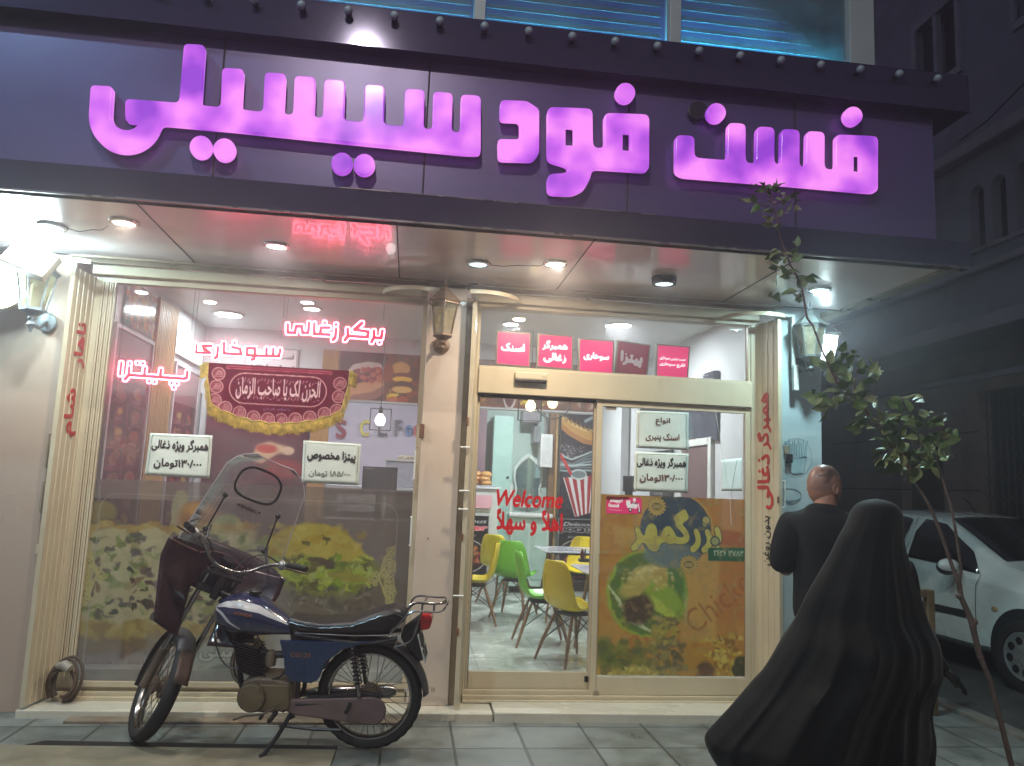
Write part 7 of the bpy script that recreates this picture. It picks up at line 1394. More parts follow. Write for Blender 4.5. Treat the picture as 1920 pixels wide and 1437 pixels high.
# man: back to the viewer, turned a little right, walking away; x,y is between the feet
mx, my = 2.40, -1.10; G0 = Vector((mx, my, 0)); man = thing('person', 'man with a shaved head in a black shirt, back turned, walking beside a veiled figure', 'person', G0)
F = Vector((.22, .97, 0)).normalized(); RT = F.cross(Vector((0, 0, 1)))   # forward and his right
def mp(r, f, z): return G0+RT*r+F*f+Vector((0, 0, z))
TB = .10; pel = mp(0, 0, .96); ch1 = mp(0, .0, 1.22); ch2 = mp(0, .015, 1.42); nk = mp(.01, .01, 1.54); nk2 = mp(.015, .025, 1.60); HC = mp(.02, .05, 1.665)
legL = [(pel, .11), (mp(-.10, .0, .88), .095), (mp(-.11, .06, .50), .062), (mp(-.11, .04, .46), .058), (mp(-.115, -.04, .12), .042), (mp(-.115, -.03, .06), .045)]
legR = [(pel, .11), (mp(.10, .0, .88), .095), (mp(.10, .13, .50), .062), (mp(.10, .14, .46), .058), (mp(.10, .16, .12), .042), (mp(.10, .18, .05), .045)]
armL = [(ch2, .10), (mp(-.19, .0, 1.47), .060), (mp(-.215, .05, 1.18), .046), (mp(-.13, .28, 1.16), .032)]; armR = [(ch2, .10), (mp(.19, .0, 1.47), .060), (mp(.215, .06, 1.18), .046), (mp(.10, .26, 1.42), .032)]
hL = hand_chain(armL[-1][0], (F+RT*.3), Vector((0, 0, 1)), 1.0, .6); hR = hand_chain(armR[-1][0], F+Vector((0, 0, .15)), -RT, 1.0, .6)
V, E_, R_ = chains([(pel, .11), (ch1, .095), (ch2, .10), (nk, .075), (nk2, .068), (mp(.015, .035, 1.64), .062)], legL, legR, armL, armR, *hL, *hR)
body = skin_mesh(V, E_, R_, 0); face = (F*.45+RT*.9).normalized(); join_to(body, head_mb(HC, face, 1.10)); mb_ = put_mesh(body, 'body', M_SKIN, man, G0)
# shaved hair cap: follows the upper back of the skull
hm = head_mb(HC, face, 1.128); me = bpy.data.meshes.new('h'); me.from_pydata([tuple(p) for p in hm.v[:28*23]], [], [f for f in hm.f[:28*22] if all((hm.v[i][2]-HC.z) > -.035+.11*max(0, (Vector(hm.v[i])-HC).dot(face)/.09) for i in f)]); put_mesh(me, 'cropped_hair', M_SHAVE, man, G0)
V, E_, R_ = chains([(mp(0, 0, .84), .19), (mp(0, 0, 1.0), .195), (ch1, .205), (mp(0, .01, 1.40), .195), (mp(.005, .01, 1.53), .125), (mp(.01, .012, 1.575), .086)], [(mp(0, .01, 1.40), .195), (mp(-.20, .0, 1.465), .095), (mp(-.225, .03, 1.24), .088), (mp(-.215, .07, 1.17), .085)], [(mp(0, .01, 1.40), .195), (mp(.20, .0, 1.465), .095), (mp(.225, .04, 1.24), .088), (mp(.21, .08, 1.18), .085)])
put_mesh(skin_mesh(V, E_, R_, 0), 'shirt', M_BLK, man, G0)
gl = lambda L_, g: [(p, r+g if not isinstance(r, tuple) else r) for p, r in L_]
V, E_, R_ = chains([(mp(0, 0, 1.02), (.155, .125)), (pel, (.165, .135))], gl(legL, .024), gl(legR, .024)); put_mesh(skin_mesh(V, E_, R_, 1), 'trousers', M_TRO, man, G0)
def shoe(p, f, parent, org):
    r_ = f.cross(Vector((0, 0, 1))); rg = []
    for t, wd, h in ((-.085, .02, .05), (-.07, .034, .075), (-.02, .038, .08), (.04, .042, .062), (.11, .046, .048), (.16, .036, .036), (.185, .012, .02)): rg.append([p+f*t+r_*wd*math.cos(a)+Vector((0, 0, max(0, h*.5+h*.5*math.sin(a)))) for a in np.linspace(0, 2*PI, 15)[:-1]])
    m = MB(); m.loft(rg); me = bpy.data.meshes.new('s'); me.from_pydata([tuple(v) for v in m.v], [], m.f); put_mesh(me, 'shoe', M_SHOE, parent, org)
shoe(mp(-.115, -.03, 0), F, man, G0); shoe(mp(.10, .18, 0), F, man, G0)

# woman in a chador, walking away to the right, cloth trailing back to the left
G1 = Vector((2.48, -1.50, 0)); wom = thing('person', 'figure in a long black veil seen from behind, gloved hand out to the right', 'person', G1)
F1 = Vector((.85, .52, 0)).normalized(); RT1 = F1.cross(Vector((0, 0, 1)))
def wp_(r, f, z): return G1+RT1*r+F1*f+Vector((0, 0, z))
YW = -1.5
def wz(px, py): return U(px, py, 1, YW)
hand_p = U(1800, 1280, 1, -1.55); elb = U(1722, 1218, 1, -1.52); shd = U(1702, 1055, 1, -1.55)
pel = wp_(0, 0, .88); c2 = wp_(0, .0, 1.24)
hR = hand_chain(U(1772, 1259, 1, -1.55), (hand_p-elb), Vector((-.6, .3, -.5)), .95, .4)
V, E_, R_ = chains([(pel, .13), (wp_(0, 0, 1.06), .11), (c2, .11), (wp_(0, .01, 1.36), .05), (wp_(0, .03, 1.43), .048)], [(c2, .11), (shd, .05), (elb, .04), (U(1772, 1259, 1, -1.55), .030)], [(c2, .11), (wp_(-.17, 0, 1.25), .05), (wp_(-.2, .05, 1.0), .04), (wp_(-.12, .2, .98), .03)], [(pel, .13), (wp_(-.09, 0, .8), .09), (wp_(-.09, .10, .45), .055), (wp_(-.09, -.08, .10), .04), (wp_(-.09, -.06, .05), .04)], [(pel, .13), (wp_(.09, 0, .8), .09), (wp_(.09, .15, .45), .055), (wp_(.09, .22, .10), .04), (wp_(.09, .24, .05), .04)], *hR, *hand_chain(wp_(-.12, .2, .98), F1, RT1, .9, .8))
body = skin_mesh(V, E_, R_, 0); join_to(body, head_mb(wp_(0, .03, 1.485), F1, .93)); put_mesh(body, 'body', pm('black_glove', (24, 22, 26), rough=.6), wom, G1)
shoe(wp_(-.09, -.06, 0), F1, wom, G1); shoe(wp_(.09, .24, 0), F1, wom, G1)
# chador: rings from silhouette pairs (photo pixels) down to just above the ground
sil = [(936, 1650, 1658), (937.5, 1639, 1668), (941, 1629, 1678), (948, 1619, 1687), (960, 1611, 1694), (976, 1604, 1698), (992, 1596, 1699), (1010, 1585, 1699), (1040, 1570, 1703), (1080, 1547, 1711), (1120, 1524, 1722), (1160, 1505, 1735), (1200, 1484, 1748), (1240, 1460, 1757), (1265, 1443, 1758), (1290, 1424, 1750), (1320, 1402, 1742), (1350, 1376, 1746), (1378, 1350, 1752), (1398, 1334, 1753), (1416, 1336, 1751), (1445, 1352, 1748), (1490, 1392, 1742), (1535, 1430, 1740)]
sil = [(a, b-13+.02*max(0, a-1000), c-15+min(17, max(0, (a-990)*.14))) for a, b, c in sil]
cx0 = U(1655, 1000, 1, YW).x; n = 180; rg = []
for i, (py, xl, xr) in enumerate(sil):
    A, Bp = wz(xl, py), wz(xr, py); z = (A.z+Bp.z)/2; cx = (A.x+Bp.x)/2; hw = (Bp.x-A.x)/2; hd = min(.30, .085+.16*max(0, 1.56-z)) if z > .9 else .27+.05*(.9-z); hd = min(hw*1.05, .125) if i < 7 else max(.12, hd); tt = max(0, min(1, (1.55-z)/1.3)); ring = []
    for k in range(n):
        a = 2*PI*k/n; c, s_ = math.cos(a), math.sin(a); amp = .15*tt**.7
        fold = amp*(.62*math.sin(6*a+.9*math.sin(a*2)+tt*1.2)+.62*(.6-1.5*abs(math.sin(5.5*a+.7-tt*.9+.9*math.sin(3*a)))**.7)+.30*(.5-abs(math.sin(12*a+tt*1.7+.6*math.sin(5*a)))**.8))*(1 if s_ < .3 else .6)
        ex = 1+fold*.45; y_ = YW-.02+s_*hd*(1+fold*1.5)+(.07*tt*math.sin(c*3.2-.8)); x_ = cx+c*hw*(1+.25*fold*(1-abs(c)**6)); zz = z+(.05*tt*math.sin(5*a)*.4 if i > 14 else 0)+(.02*max(0, -c)*(tt**2) if i > 15 else 0)
        ring.append(Vector((x_, y_, max(.012+.02*abs(math.sin(9*a)), zz-.0))))
    rg.append(ring)
# refine rows by catmull
rows = []
for i in range(len(rg)-1):
    r0, r1, r2, r3 = rg[max(i-1, 0)], rg[i], rg[i+1], rg[min(i+2, len(rg)-1)]
    for q in range(4):
        t = q/4; rows.append([.5*((2*b)+(c-a)*t+(2*a-5*b+4*c-d)*t*t+(3*b-a-3*c+d)*t**3) for a, b, c, d in zip(r0, r1, r2, r3)])
rows.append(rg[-1]); m = MB(); top = sum(rows[0], Vector())/n+Vector((0, 0, .004)); 
m.loft(rows, cap=False); m.add([top]+rows[0], [(0, k+1, (k+1) % n+1) for k in range(n)]); M_CHAD = pm('chador_crepe', (9, 9, 12), rough=.66, var=.15, scale=3, bump=.9, bscale=5, stretch=(2.2, 1, .45), spec=.10); M_CHAD.node_tree.nodes['Principled BSDF'].inputs['Sheen Weight'].default_value = .12
ch = m.build('veil', M_CHAD, wom, smooth=80, world=G1)
# sleeve of cloth hanging over the arm
rg = []
for k, (a, b, r1, r2) in enumerate(((U(1668, 1090, 1, -1.5), 0, .09, .09), (U(1685, 1150, 1, -1.5), 0, .11, .11), (U(1705, 1200, 1, -1.5), 0, .12, .11), (U(1730, 1232, 1, -1.5), 0, .082, .09), (U(1752, 1248, 1, -1.52), 0, .055, .06), (U(1770, 1258, 1, -1.55), 0, .040, .042))):
    d = Vector((.35, 0, -.94)); s1 = Vector((.94, 0, .35)); s2 = Vector((0, 1, 0)); rg.append([a+s1*r1*math.cos(t)*(1+.08*math.sin(3*t+k))+s2*r2*math.sin(t)*(1+.08*math.sin(5*t+k)) for t in np.linspace(0, 2*PI, 41)[:-1]])
MB().loft(rg, cap=True).build('sleeve', M_CHAD, wom, smooth=80, world=G1, sub=1)
# ------------------------------------------------------------------ parked car (faces the viewer's street), local axes: x forward, y left, z up
PHI = math.radians(-85.5); CO = Vector((5.335, .848, .012)); inn = Vector((math.sin(math.radians(85.5)), math.cos(math.radians(85.5)), 0)); SC = 1.06
car = thing('parked_car', 'white hatchback parked nose out along the side street beyond the sapling', 'car', CO+inn*.82*SC, PHI); car.scale = (SC, SC, SC)
M_CARW = pm('car_white', (216, 224, 220), rough=.25, var=.03, coat=.9, dirt=(140, 146, 140), dirt_amt=.2); M_DGL = pm('dark_window', (14, 14, 16), rough=.06, var=.05, coat=.6, rvar=.02); M_PLB = pm('black_trim', (34, 36, 38), rough=.5)
# stations: x, sill z, belt z, half width low, half width belt, roof z (or bonnet), half width roof
ST = [(.86, .30, .56, .50, .55, .62, .45), (.78, .20, .62, .66, .68, .74, .55), (.55, .20, .70, .76, .77, .84, .62), (.30, .22, .76, .80, .80, .90, .66), (0, .26, .80, .82, .82, .95, .68), (-.28, .22, .84, .82, .82, .985, .68), (-.45, .20, .86, .82, .81, 1.07, .66), (-.75, .20, .875, .82, .805, 1.22, .62), (-1.05, .20, .89, .82, .80, 1.36, .575), (-1.30, .20, .90, .82, .80, 1.405, .57), (-1.8, .20, .92, .82, .80, 1.425, .56), (-2.3, .24, .95, .82, .79, 1.41, .55), (-2.7, .28, .97, .80, .77, 1.36, .53), (-2.95, .34, .98, .74, .72, 1.22, .50), (-3.05, .40, .80, .62, .60, .86, .40)]
def sec(x, zs, zb, wl0, wb, zr, wr):
    h = [(-0.0, zs), (-wl0*.9, zs), (-wl0, zs+.06), (-wl0-.005, zs+(zb-zs)*.4), (-wl0, zs+(zb-zs)*.7), (-wb, zb), (-wb+.02, zb+.012)]
    g = (wb-.02-wr); h += [(-wb+.02+g*.35, zb+(zr-zb)*.38), (-wb+.02+g*.70, zb+(zr-zb)*.72), (-wr, zr-.035*(1 if zr-zb > .2 else .3)), (-wr*.75, zr-.008), (-wr*.35, zr+.004), (0, zr+.007)]
    P = [(x, a, b) for a, b in h]; return P+[(x, -a, b) for _, a, b in P[-2:0:-1]]
m = MB(); m.loft([sec(*s) for s in ST]); cb = m.build('body', M_CARW, car, local=True, smooth=38, sub=1)
# wheel arches and openings are dark; glass patches proud of the shell
def side_pt(x, t, sd=-1, g=.004):
    X = [s[0] for s in ST][::-1]; I = lambda j: float(np.interp(x, X, [s[j] for s in ST][::-1])); zb, wb, zr, wr = I(2), I(4), I(5), I(6); gg = wb-.02-wr; pts = [(-wb+.02, zb+.012), (-wb+.02+gg*.35, zb+(zr-zb)*.38), (-wb+.02+gg*.70, zb+(zr-zb)*.72), (-wr, zr-.035*(1 if zr-zb > .2 else .3))]
    q = t*3; k = min(2, int(q)); f = q-k; a = (pts[k][0]*(1-f)+pts[k+1][0]*f, pts[k][1]*(1-f)+pts[k+1][1]*f); return Vector((x, (a[0]-g)*(1 if sd < 0 else -1), a[1]+g*.3))
def glass_side(name, xs, t_lo, t_hi, sd, mt=M_DGL, g=.006):
    m = MB(); rg = [[side_pt(x, t_lo(x)+(t_hi(x)-t_lo(x))*j/5, sd, g) for j in range(6)] for x in xs]; m.loft(rg, closed=False); return m.build(name, mt, car, local=True, smooth=80, solid=.003)
for sd in (-1, 1):
    xs = np.linspace(-1.40, -.50, 14); glass_side('side_window', xs, lambda x: .06, lambda x: float(np.interp(x, [-1.40, -1.34, -1.05, -.62, -.50], [.55, .88, .90, .62, .12])), sd)
    xs = np.linspace(-2.25, -1.50, 12); glass_side('side_window', xs, lambda x: .06, lambda x: float(np.interp(x, [-2.25, -2.1, -1.6, -1.5], [.3, .84, .88, .82])), sd)
# windscreen & rear window
def top_pt(x, y, g=.006):
    X = [s[0] for s in ST][::-1]; I = lambda j: float(np.interp(x, X, [s[j] for s in ST][::-1])); zr, wr = I(5), I(6); return Vector((x+g*.5, y*wr, zr-.028*abs(y)**3+.010+g))
m = MB(); m.loft([[top_pt(x, y) for y in np.linspace(-.93, .93, 12)] for x in np.linspace(-.36, -1.06, 14)], closed=False); m.build('windscreen', M_DGL, car, local=True, smooth=80, solid=.003)
m = MB(); m.loft([[top_pt(x, y) for y in np.linspace(-.85, .85, 10)] for x in np.linspace(-2.74, -2.97, 8)], closed=False); m.build('rear_window', M_DGL, car, local=True, smooth=80, solid=.003)
def seam(name, pts, r=.0035): return MB().tube(pts, r, 4).build(name, M_PLB, car, local=True)
lowpt = lambda x, z, sd=-1, g=.002: Vector((x, sd*(.825+g), z))
for sd in (-1, 1):
    seam('door_seam', [lowpt(-.50, .26, sd), lowpt(-.505, .6, sd), lowpt(-.49, .80, sd), side_pt(-.47, .0, sd), side_pt(-.50, .15, sd)]); seam('door_seam', [lowpt(-1.46, .26, sd), lowpt(-1.46, .7, sd), side_pt(-1.46, .0, sd), side_pt(-1.45, .9, sd)]); seam('door_seam', [lowpt(-.50, .26, sd), lowpt(-1.46, .26, sd), lowpt(-2.1, .27, sd)])
    MB().box(-1.44, -.56, .827*sd-.012, .827*sd+.012, .50, .56).build('rubbing_strip', M_PLB, car, local=True, bevel=.008); MB().box(-1.40, -1.26, .82*sd-.015, .82*sd+.015, .72, .755).build('door_handle', M_CARW, car, local=True, bevel=.008)
    MB().sphere((-.30, .825*sd, .62), .022, 12, sc=(1.6, .35, 1)).build('side_repeater', pm('amber_lens', (180, 150, 110), rough=.2), car, local=True, smooth=True)
    mr = MB().sphere((-.66, .96*sd, .93), .10, 16, sc=(.62, 1.1, .72)).build('door_mirror', M_PLB, car, local=True, smooth=True); MB().sphere((-.645, .965*sd, .945), .097, 16, sc=(.6, 1.08, .66)).build('mirror_cap', M_CARW, mr, local=True, smooth=True)
    # front wings, lamps
    MB().sphere((.66, .56*sd, .62), .16, 16, sc=(.9, .8, .55)).build('headlight', pm('headlight_glass', (170, 180, 184), rough=.08, coat=.8), car, local=True, smooth=True)
MB().box(.72, .90, -.55, .55, .24, .42).build('bumper_insert', M_PLB, car, local=True, bevel=.03); MB().box(.84, .90, -.26, .26, .40, .50).build('front_plate', M_WHITE, car, local=True, bevel=.006)
M_RIMC = pm('wheel_cover', (150, 152, 152), rough=.35, metal=.5, var=.1)
for x in (0, -2.44):
    for sd in (-1, 1):
        # arch: flat dark disc standing in for the shaded well
        m = MB(); m.lathe([(.35, .012), (.352, .030), (.33, .034), (0, .034)], (x, .80*sd, .315), (0, sd, 0), 40, cap=False); m.build('wheel_arch', M_PLB, car, local=True, smooth=True)
        wh = MB().lathe([(.0, .02), (.05, .035), (.10, .028), (.165, .022), (.185, .03), (.195, .02), (.195, -.12), (0, -.12)], (x, .835*sd, .29), (0, sd, 0), 36).build('car_wheel', M_RIMC, car, local=True, smooth=30)
        MB().lathe([(.195, -.13), (.25, -.14), (.285, -.12), (.292, -.09), (.292, 0), (.285, .02), (.25, .035), (.20, .028), (.195, 0)], (x, .835*sd, .29), (0, sd, 0), 40, cap=False).build('tyre', M_TYRE, wh, local=True, smooth=True)
        m = MB()
        for k in range(8): a = 2*PI*k/8+.2; m.lathe([(0, .034), (.032, .033), (.032, .026)], (x+.125*math.cos(a), .835*sd, .29+.125*math.sin(a)), (0, sd, 0), 14)
        m.build('rim_openings', M_BLACK, wh, local=True)
MB().tube([(-1.35, 0, 1.41), (-1.42, 0, 1.50), (-1.5, 0, 1.56)], .006, 6).build('aerial', M_BLACK, car, local=True)

# ------------------------------------------------------------------ hoop barrier at the kerb
t = thing('hoop_barrier', 'rusty yellow-brown steel hoop barrier at the kerb before the white car', 'barrier', (3.85, .30, 0)); M_HOOP = pm('worn_yellow_steel', (104, 88, 62), rough=.6, var=.3, scale=9, dirt=(84, 56, 40), dirt_amt=.7, dscale=6)
MB().box(4.015, 4.075, .27, .33, 0, .93).build('post', M_HOOP, t, world=t.location.copy(), bevel=.006); MB().box(3.25, 4.012, .272, .328, .872, .93).build('top_rail', M_HOOP, t, world=t.location.copy(), bevel=.006); MB().box(3.25, 3.31, .273, .327, 0, .87).build('post', M_HOOP, t, world=t.location.copy(), bevel=.006)

# ------------------------------------------------------------------ sapling
YT = -1.40
def tp(px, py, dy=0.0): return U(px, py, 1, YT+dy)
base = tp(1900, 1445); base = Vector((base.x+.03, YT, 0)); tree = thing('sapling', 'thin leaning sapling with knotty stems and sparse green leaves before the dark house', 'tree', base); WT_ = base
M_BARK = pm('sapling_bark', (98, 82, 74), rough=.7, var=.3, scale=18, bump=.6, bscale=60); M_BARK2 = pm('sapling_twig', (96, 62, 56), rough=.7, var=.25, scale=20)
tr_ = [base]+[tp(*p) for p in ((1897, 1437), (1876, 1352), (1856, 1276), (1836, 1226), (1820, 1161), (1802, 1121), (1798, 1093))]; k_ = len(tr_)
m = MB(); m.tube(tr_+[tp(1786, 1064), tp(1764, 999), tp(1743, 949), tp(1725, 920), tp(1708, 885), tp(1690, 850)], [.018, .015, .014, .0135, .015, .017, .0145, .0135, .0105, .0095, .009, .0085, .008, .006], 10)
for p, r in ((tp(1826, 1166), .021), (tp(1799, 1118), .018), (tp(1838, 1232), .017), (tp(1876, 1350), .016)): m.sphere(p, r, 10, m=8)
m.tube([tp(1798, 1093), tp(1802, 1064, -.02), tp(1793, 1003, -.03), tp(1784, 952, -.03), tp(1773, 920, -.02), tp(1758, 868)], [.0115, .008, .0075, .007, .0065, .005], 8); m.build('trunk', M_BARK, tree, smooth=True, world=WT_)
m = MB()
m.tube([tp(1708, 885), tp(1680, 840), tp(1650, 800), tp(1610, 755), tp(1567, 715), tp(1539, 651), tp(1524, 611), tp(1513, 597), tp(1508, 565), tp(1505, 547), tp(1493, 516), tp(1481, 495), tp(1462, 442), tp(1453, 397), tp(1441, 351)], [.008, .007, .0065, .006, .0058, .0055, .0055, .006, .006, .006, .005, .0045, .004, .0035, .0025], 7)
rr = random.Random(31); leaves = []
def twig(a, b, n, r=.003, spread=.05):
    mid = (a+b)/2+Vector((rr.uniform(-.03, .03), rr.uniform(-.06, .06), rr.uniform(-.02, .04))); m.tube([a, mid, b], [r, r*.8, r*.5], 5)
    for k in range(n): t = (k+.6)/n; p = a*(1-t)**2+mid*2*t*(1-t)+b*t*t; leaves.append((p+Vector((rr.gauss(0, spread*.5), rr.gauss(0, spread), rr.gauss(0, spread*.5))), (b-a).normalized()))
for (ax_, ay), (bx, by), n in (((1690, 850), (1640, 790), 9), ((1680, 840), (1720, 760), 10), ((1708, 885), (1760, 830), 9), ((1758, 868), (1770, 800), 8), ((1700, 870), (1650, 850), 7), ((1650, 800), (1600, 790), 7), ((1610, 755), (1560, 740), 9), ((1610, 755), (1640, 700), 8), ((1600, 745), (1612, 680), 9), ((1567, 715), (1585, 660), 8), ((1580, 725), (1556, 690), 6), ((1650, 800), (1700, 750), 9), ((1720, 800), (1740, 780), 6), ((1740, 860), (1700, 820), 8), ((1758, 868), (1730, 880), 5), ((1750, 830), (1778, 850), 5), ((1690, 850), (1670, 880), 4), ((1570, 740), (1545, 765), 5)):
    twig(tp(ax_, ay, rr.uniform(-.1, .1)), tp(bx, by, rr.uniform(-.22, .22)), n)
for (ax_, ay), (bx, by), n in (((1505, 547), (1460, 560), 3), ((1500, 530), (1520, 520), 3), ((1493, 516), (1445, 495), 5), ((1481, 495), (1500, 470), 3), ((1470, 470), (1440, 478), 4), ((1481, 500), (1470, 478), 3), ((1462, 442), (1440, 410), 4), ((1453, 397), (1400, 380), 6), ((1450, 385), (1480, 370), 6), ((1441, 360), (1415, 350), 4), ((1445, 370), (1460, 345), 4), ((1458, 420), (1480, 400), 3), ((1505, 545), (1490, 565), 3)):
    twig(tp(ax_, ay), tp(bx, by, rr.uniform(-.08, .08)), n, .0022, .022)
m.build('branches', M_BARK2, tree, smooth=True, world=WT_)
def leaf_geo(m, p, d, s):
    d = (d+Vector((rr.gauss(0, .6), rr.gauss(0, .6), rr.gauss(-.15, .5)))).normalized(); n_ = Vector((rr.gauss(0, .7), rr.gauss(-.6, .6), rr.gauss(.5, .5))).normalized(); sd = d.cross(n_)
    if sd.length < .1: return
    sd.normalize(); n_ = sd.cross(d).normalized(); L_ = s*rr.uniform(.7, 1.25); W_ = L_*rr.uniform(.55, .72); cu_ = rr.uniform(.05, .35); P = []; prof = [(0, .0), (.12, .55), (.3, .95), (.5, .92), (.7, .66), (.87, .3), (1, 0)]; rg = []
    for t, w_ in prof: bend = -cu_*t*t*L_; rg.append([p+d*t*L_+n_*(bend+abs(s_)*w_*W_*.16)+sd*s_*w_*W_*.5 for s_ in (-1, -.5, 0, .5, 1)])
    m.loft(rg, closed=False)
ma, mbb, mc_ = MB(), MB(), MB()
for i, (p, d) in enumerate(leaves):
    if i < 142:
        for q in range(2): leaf_geo(rr.choice((ma, ma, mbb)), p+Vector((rr.gauss(0, .02), rr.gauss(0, .03), rr.gauss(0, .02)))*q, d, .078)
    else:
        for q in range(2): leaf_geo(rr.choice((ma, mbb)), p+Vector((rr.gauss(0, .02), 0, rr.gauss(0, .015)))*q, d, .056)
lm = lambda nm, c: pm(nm, c, rough=.45, var=.35, scale=9, spec=.4, dirt=(150, 140, 90), dirt_amt=.35, dscale=11)
fo = ma.build('crown', lm('leaf_green', (86, 106, 58)), tree, smooth=80, world=WT_); mbb.build('pale_leaves', lm('leaf_pale', (120, 128, 82)), fo, smooth=80, world=WT_)

# ------------------------------------------------------------------ house across the side street
M_HW = pm('house_render', (132, 136, 158), rough=.85, var=.12, scale=1.5, bump=.3, bscale=40, dirt=(84, 76, 78), dirt_amt=.5, dscale=.8); M_HW2 = pm('house_stone', (150, 152, 168), rough=.8, var=.15, scale=2, bump=.3, bscale=30)
M_DKG = pm('dark_glazing', (26, 28, 36), rough=.15, var=.1)
house = thing('house', 'dark three-storey house across the side street with arched windows and an overhanging upper floor', 'house', (8.6, 3, 0)); WH = house.location.copy()
def wallcut(name, x, y0, y1, z0, z1, holes, mt, thick=.25):
    """wall in plane x=const with rectangular holes (ya,yb,za,zb): built as strips"""
    m = MB(); ys = sorted({y0, y1, *[v for h in holes for v in h[:2]]}); zs = sorted({z0, z1, *[v for h in holes for v in h[2:]]})
    for a, b in zip(ys[:-1], ys[1:]):
        for c, d in zip(zs[:-1], zs[1:]):
            if any(h[0] <= a and b <= h[1] and h[2] <= c and d <= h[3] for h in holes): continue
            m.box(x, x+thick, a, b, c, d)
    return m.build(name, mt, house, world=WH)
yw = [(4.13, 3.86), (3.72, 3.46), (3.30, 3.02), (2.85, 2.55)]; holes = [(b, a, 5.1, 6.0) for a, b in yw]
wallcut('overhang_wall', 7.6, -4, 9.5, 3.95, 7.6, holes, M_HW); MB().box(7.86, 8.7, -4, 9.5, 3.95, 4.2).build('overhang_floor', M_HW, house, world=WH)
for a, b in yw:
    w_ = MB().box(7.74, 7.76, b, a, 5.1, 6.0).build('window', M_DKG, house, world=WH); MB().box(7.55, 7.64, b-.05, a+.05, 5.04, 5.10).build('sill', M_HW2, w_, world=WH, bevel=.008)
    m = MB(); cy_, r_ = (a+b)/2, (a-b)/2; P = [(cy_-r_, 6.0), (cy_-r_, 5.9)]+[(cy_-r_*math.cos(t_), 5.87+r_*math.sin(t_)) for t_ in np.linspace(0, PI, 12)]+[(cy_+r_, 6.0)]; 
    for k in range(2, len(P)-2): m.prism([P[k], (P[k][0], 6.001), (P[k+1][0], 6.001), P[k+1]], lambda p, q, t: (t, p, q), 7.602, 7.73)
    m.build('arch_infill', M_HW, w_, world=WH)
MB().box(7.5, 7.62, -4, 9.5, 4.76, 4.86).build('string_course', M_HW2, house, world=WH, bevel=.02); MB().box(7.42, 7.62, -4, 9.5, 6.44, 6.62).build('cornice', M_HW2, house, world=WH, bevel=.03); MB().box(7.56, 7.62, -4, 9.5, 3.95, 4.15).build('lower_trim', M_HW2, house, world=WH, bevel=.01)
wallcut('upper_wall', 8.3, -4, 9.5, 7.6, 14, [(5.1, 6.1, 8.5, 9.7), (2.4, 3.9, 8.5, 9.7)], M_HW); MB().box(8.42, 8.44, 2.4, 6.1, 8.5, 9.7).build('window', M_DKG, house, world=WH)
for ya, yb in ((5.1, 6.1), (2.4, 3.9)): m = MB(); m.box(8.25, 8.34, ya-.08, yb+.08, 9.7, 9.82); m.box(8.25, 8.34, ya-.08, yb+.08, 8.38, 8.5); m.box(8.26, 8.36, (ya+yb)/2-.04, (ya+yb)/2+.04, 8.5, 9.7); m.box(8.24, 8.32, ya-.08, ya, 8.5, 9.7); m.box(8.24, 8.32, yb, yb+.08, 8.5, 9.7); m.build('window_surround', M_HW2, house, world=WH)
wallcut('ground_wall', 8.6, -4, 9.5, 0, 4.2, [(2.2, 5.35, 0, 3.32), (6.2, 7.3, .0, 2.5)], pm('ground_stone', (140, 124, 122), rough=.8, var=.2, scale=1.4, bump=.4, bscale=20, dirt=(70, 56, 54), dirt_amt=.5)); MB().box(8.8, 8.82, 6.2, 7.3, 0, 2.5).build('side_door', pm('door_dark', (54, 44, 46), rough=.5), house, world=WH)
MB().box(8.55, 8.62, -4, 9.5, 3.5, 3.6).build('ledge', M_HW2, house, world=WH, bevel=.01)
for z_ in (.9, 1.8, 2.7): MB().box(8.595, 8.602, 5.4, 9.5, z_, z_+.02).build('stone_joint', M_JOINT, house, world=WH)
g = thing('folding_grille', 'dark folding lattice gate closing the shopfront of the house across', 'gate', (8.66, 3.8, 0)); m = MB(); WG = g.location.copy()
for k in range(26): y_ = 2.25+k*.125; m.tube([(8.64, y_, .0), (8.64, y_, 3.3)], .012, 5)
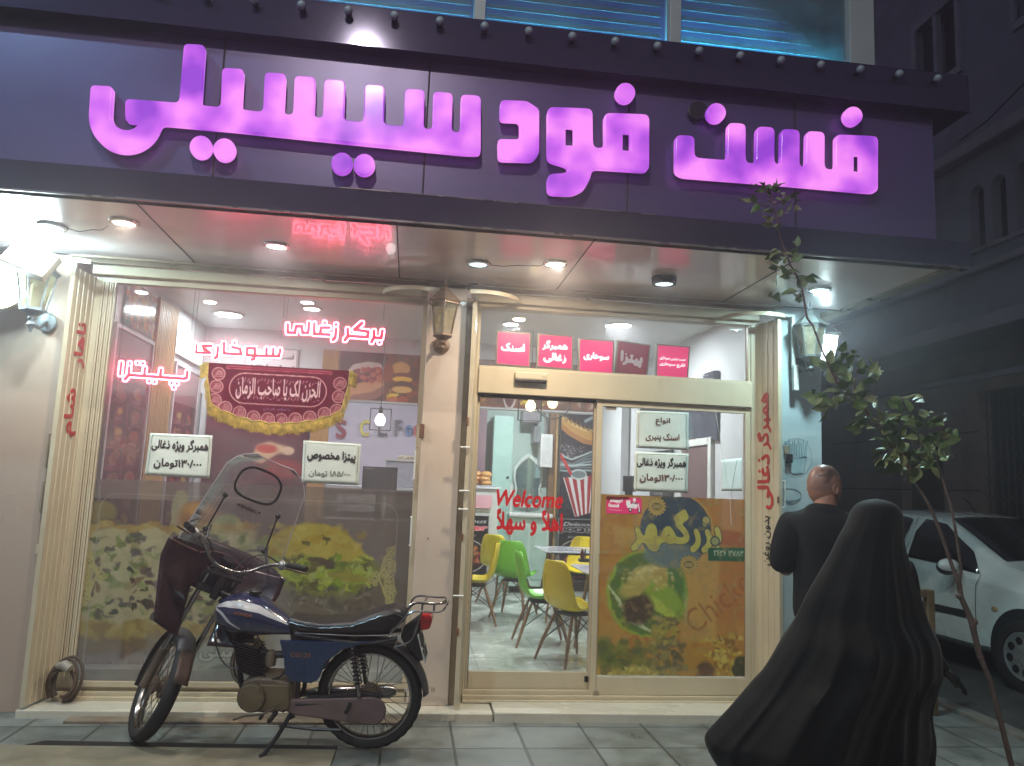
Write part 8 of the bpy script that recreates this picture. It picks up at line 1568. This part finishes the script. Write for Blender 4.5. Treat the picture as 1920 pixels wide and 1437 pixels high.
for k in range(25):
    y_ = 2.25+k*.125
    for j in range(11): z_ = .15+j*.3; m.tube([(8.625, y_, z_), (8.625, y_+.125, z_+.15)], .006, 4); m.tube([(8.655, y_+.125, z_), (8.655, y_, z_+.15)], .006, 4)
m.build('lattice', pm('grille_steel', (92, 88, 92), rough=.5, metal=.3), g, world=WG); MB().box(8.80, 8.82, 2.2, 5.35, 0, 3.32).build('dark_interior', M_BLACK, g, world=WG)
# end of the side street
h2 = thing('far_house', 'dim pinkish house closing the end of the side street', 'house', (10, 13, 0)); WF = h2.location.copy()
MB().box(3.2, 16, 12.5, 12.8, 0, 5.2).build('wall', pm('far_wall', (64, 52, 58), rough=.9, var=.2, scale=.9), h2, world=WF); 
for a, b, c, d in ((5.0, 5.9, 0, 2.3), (9.0, 9.8, 0, 2.3), (6.6, 7.8, 1.2, 2.6), (10.6, 11.6, 1.2, 2.6)): w_ = MB().box(a, b, 12.46, 12.5, c, d).build('opening', pm('far_opening', (40, 32, 38), rough=.6), h2, world=WF, bevel=.01)
MB().box(3.2, 16, 12.3, 12.8, 5.2, 5.5).build('parapet', M_HW2, h2, world=WF)
o = MB().tube([(8.2, 6.6, 7.1), (7.4, 3.5, 6.7), (6.6, 0, 6.9), (6.0, -3, 7.6)], .012, 5).build('overhead_wire', M_BLACK, None, smooth=True); tag(o, 'thin dark cable running over the side street in front of the house', 'cable')
# ------------------------------------------------------------------ added mist volume standing in for lens bloom, lifts the blacks
hz = MB().box(-14, 18, -8.5, 14.5, -1.2, 15).build('bloom_haze', None, None); tag(hz, kind='stuff'); hz['label'] = 'added thin mist volume standing in for lens bloom round the lamps'
hm_ = bpy.data.materials.new('bloom_haze_volume'); hm_.use_nodes = True; nt = hm_.node_tree; nt.nodes.remove(nt.nodes['Principled BSDF']); v = nt.nodes.new('ShaderNodeVolumePrincipled'); v.inputs['Color'].default_value = (.9, .86, .92, 1); v.inputs['Density'].default_value = .02; v.inputs['Anisotropy'].default_value = .75; nt.links.new(v.outputs[0], nt.nodes['Material Output'].inputs['Volume']); hz.data.materials.append(hm_)
cy.volume_bounces = 0
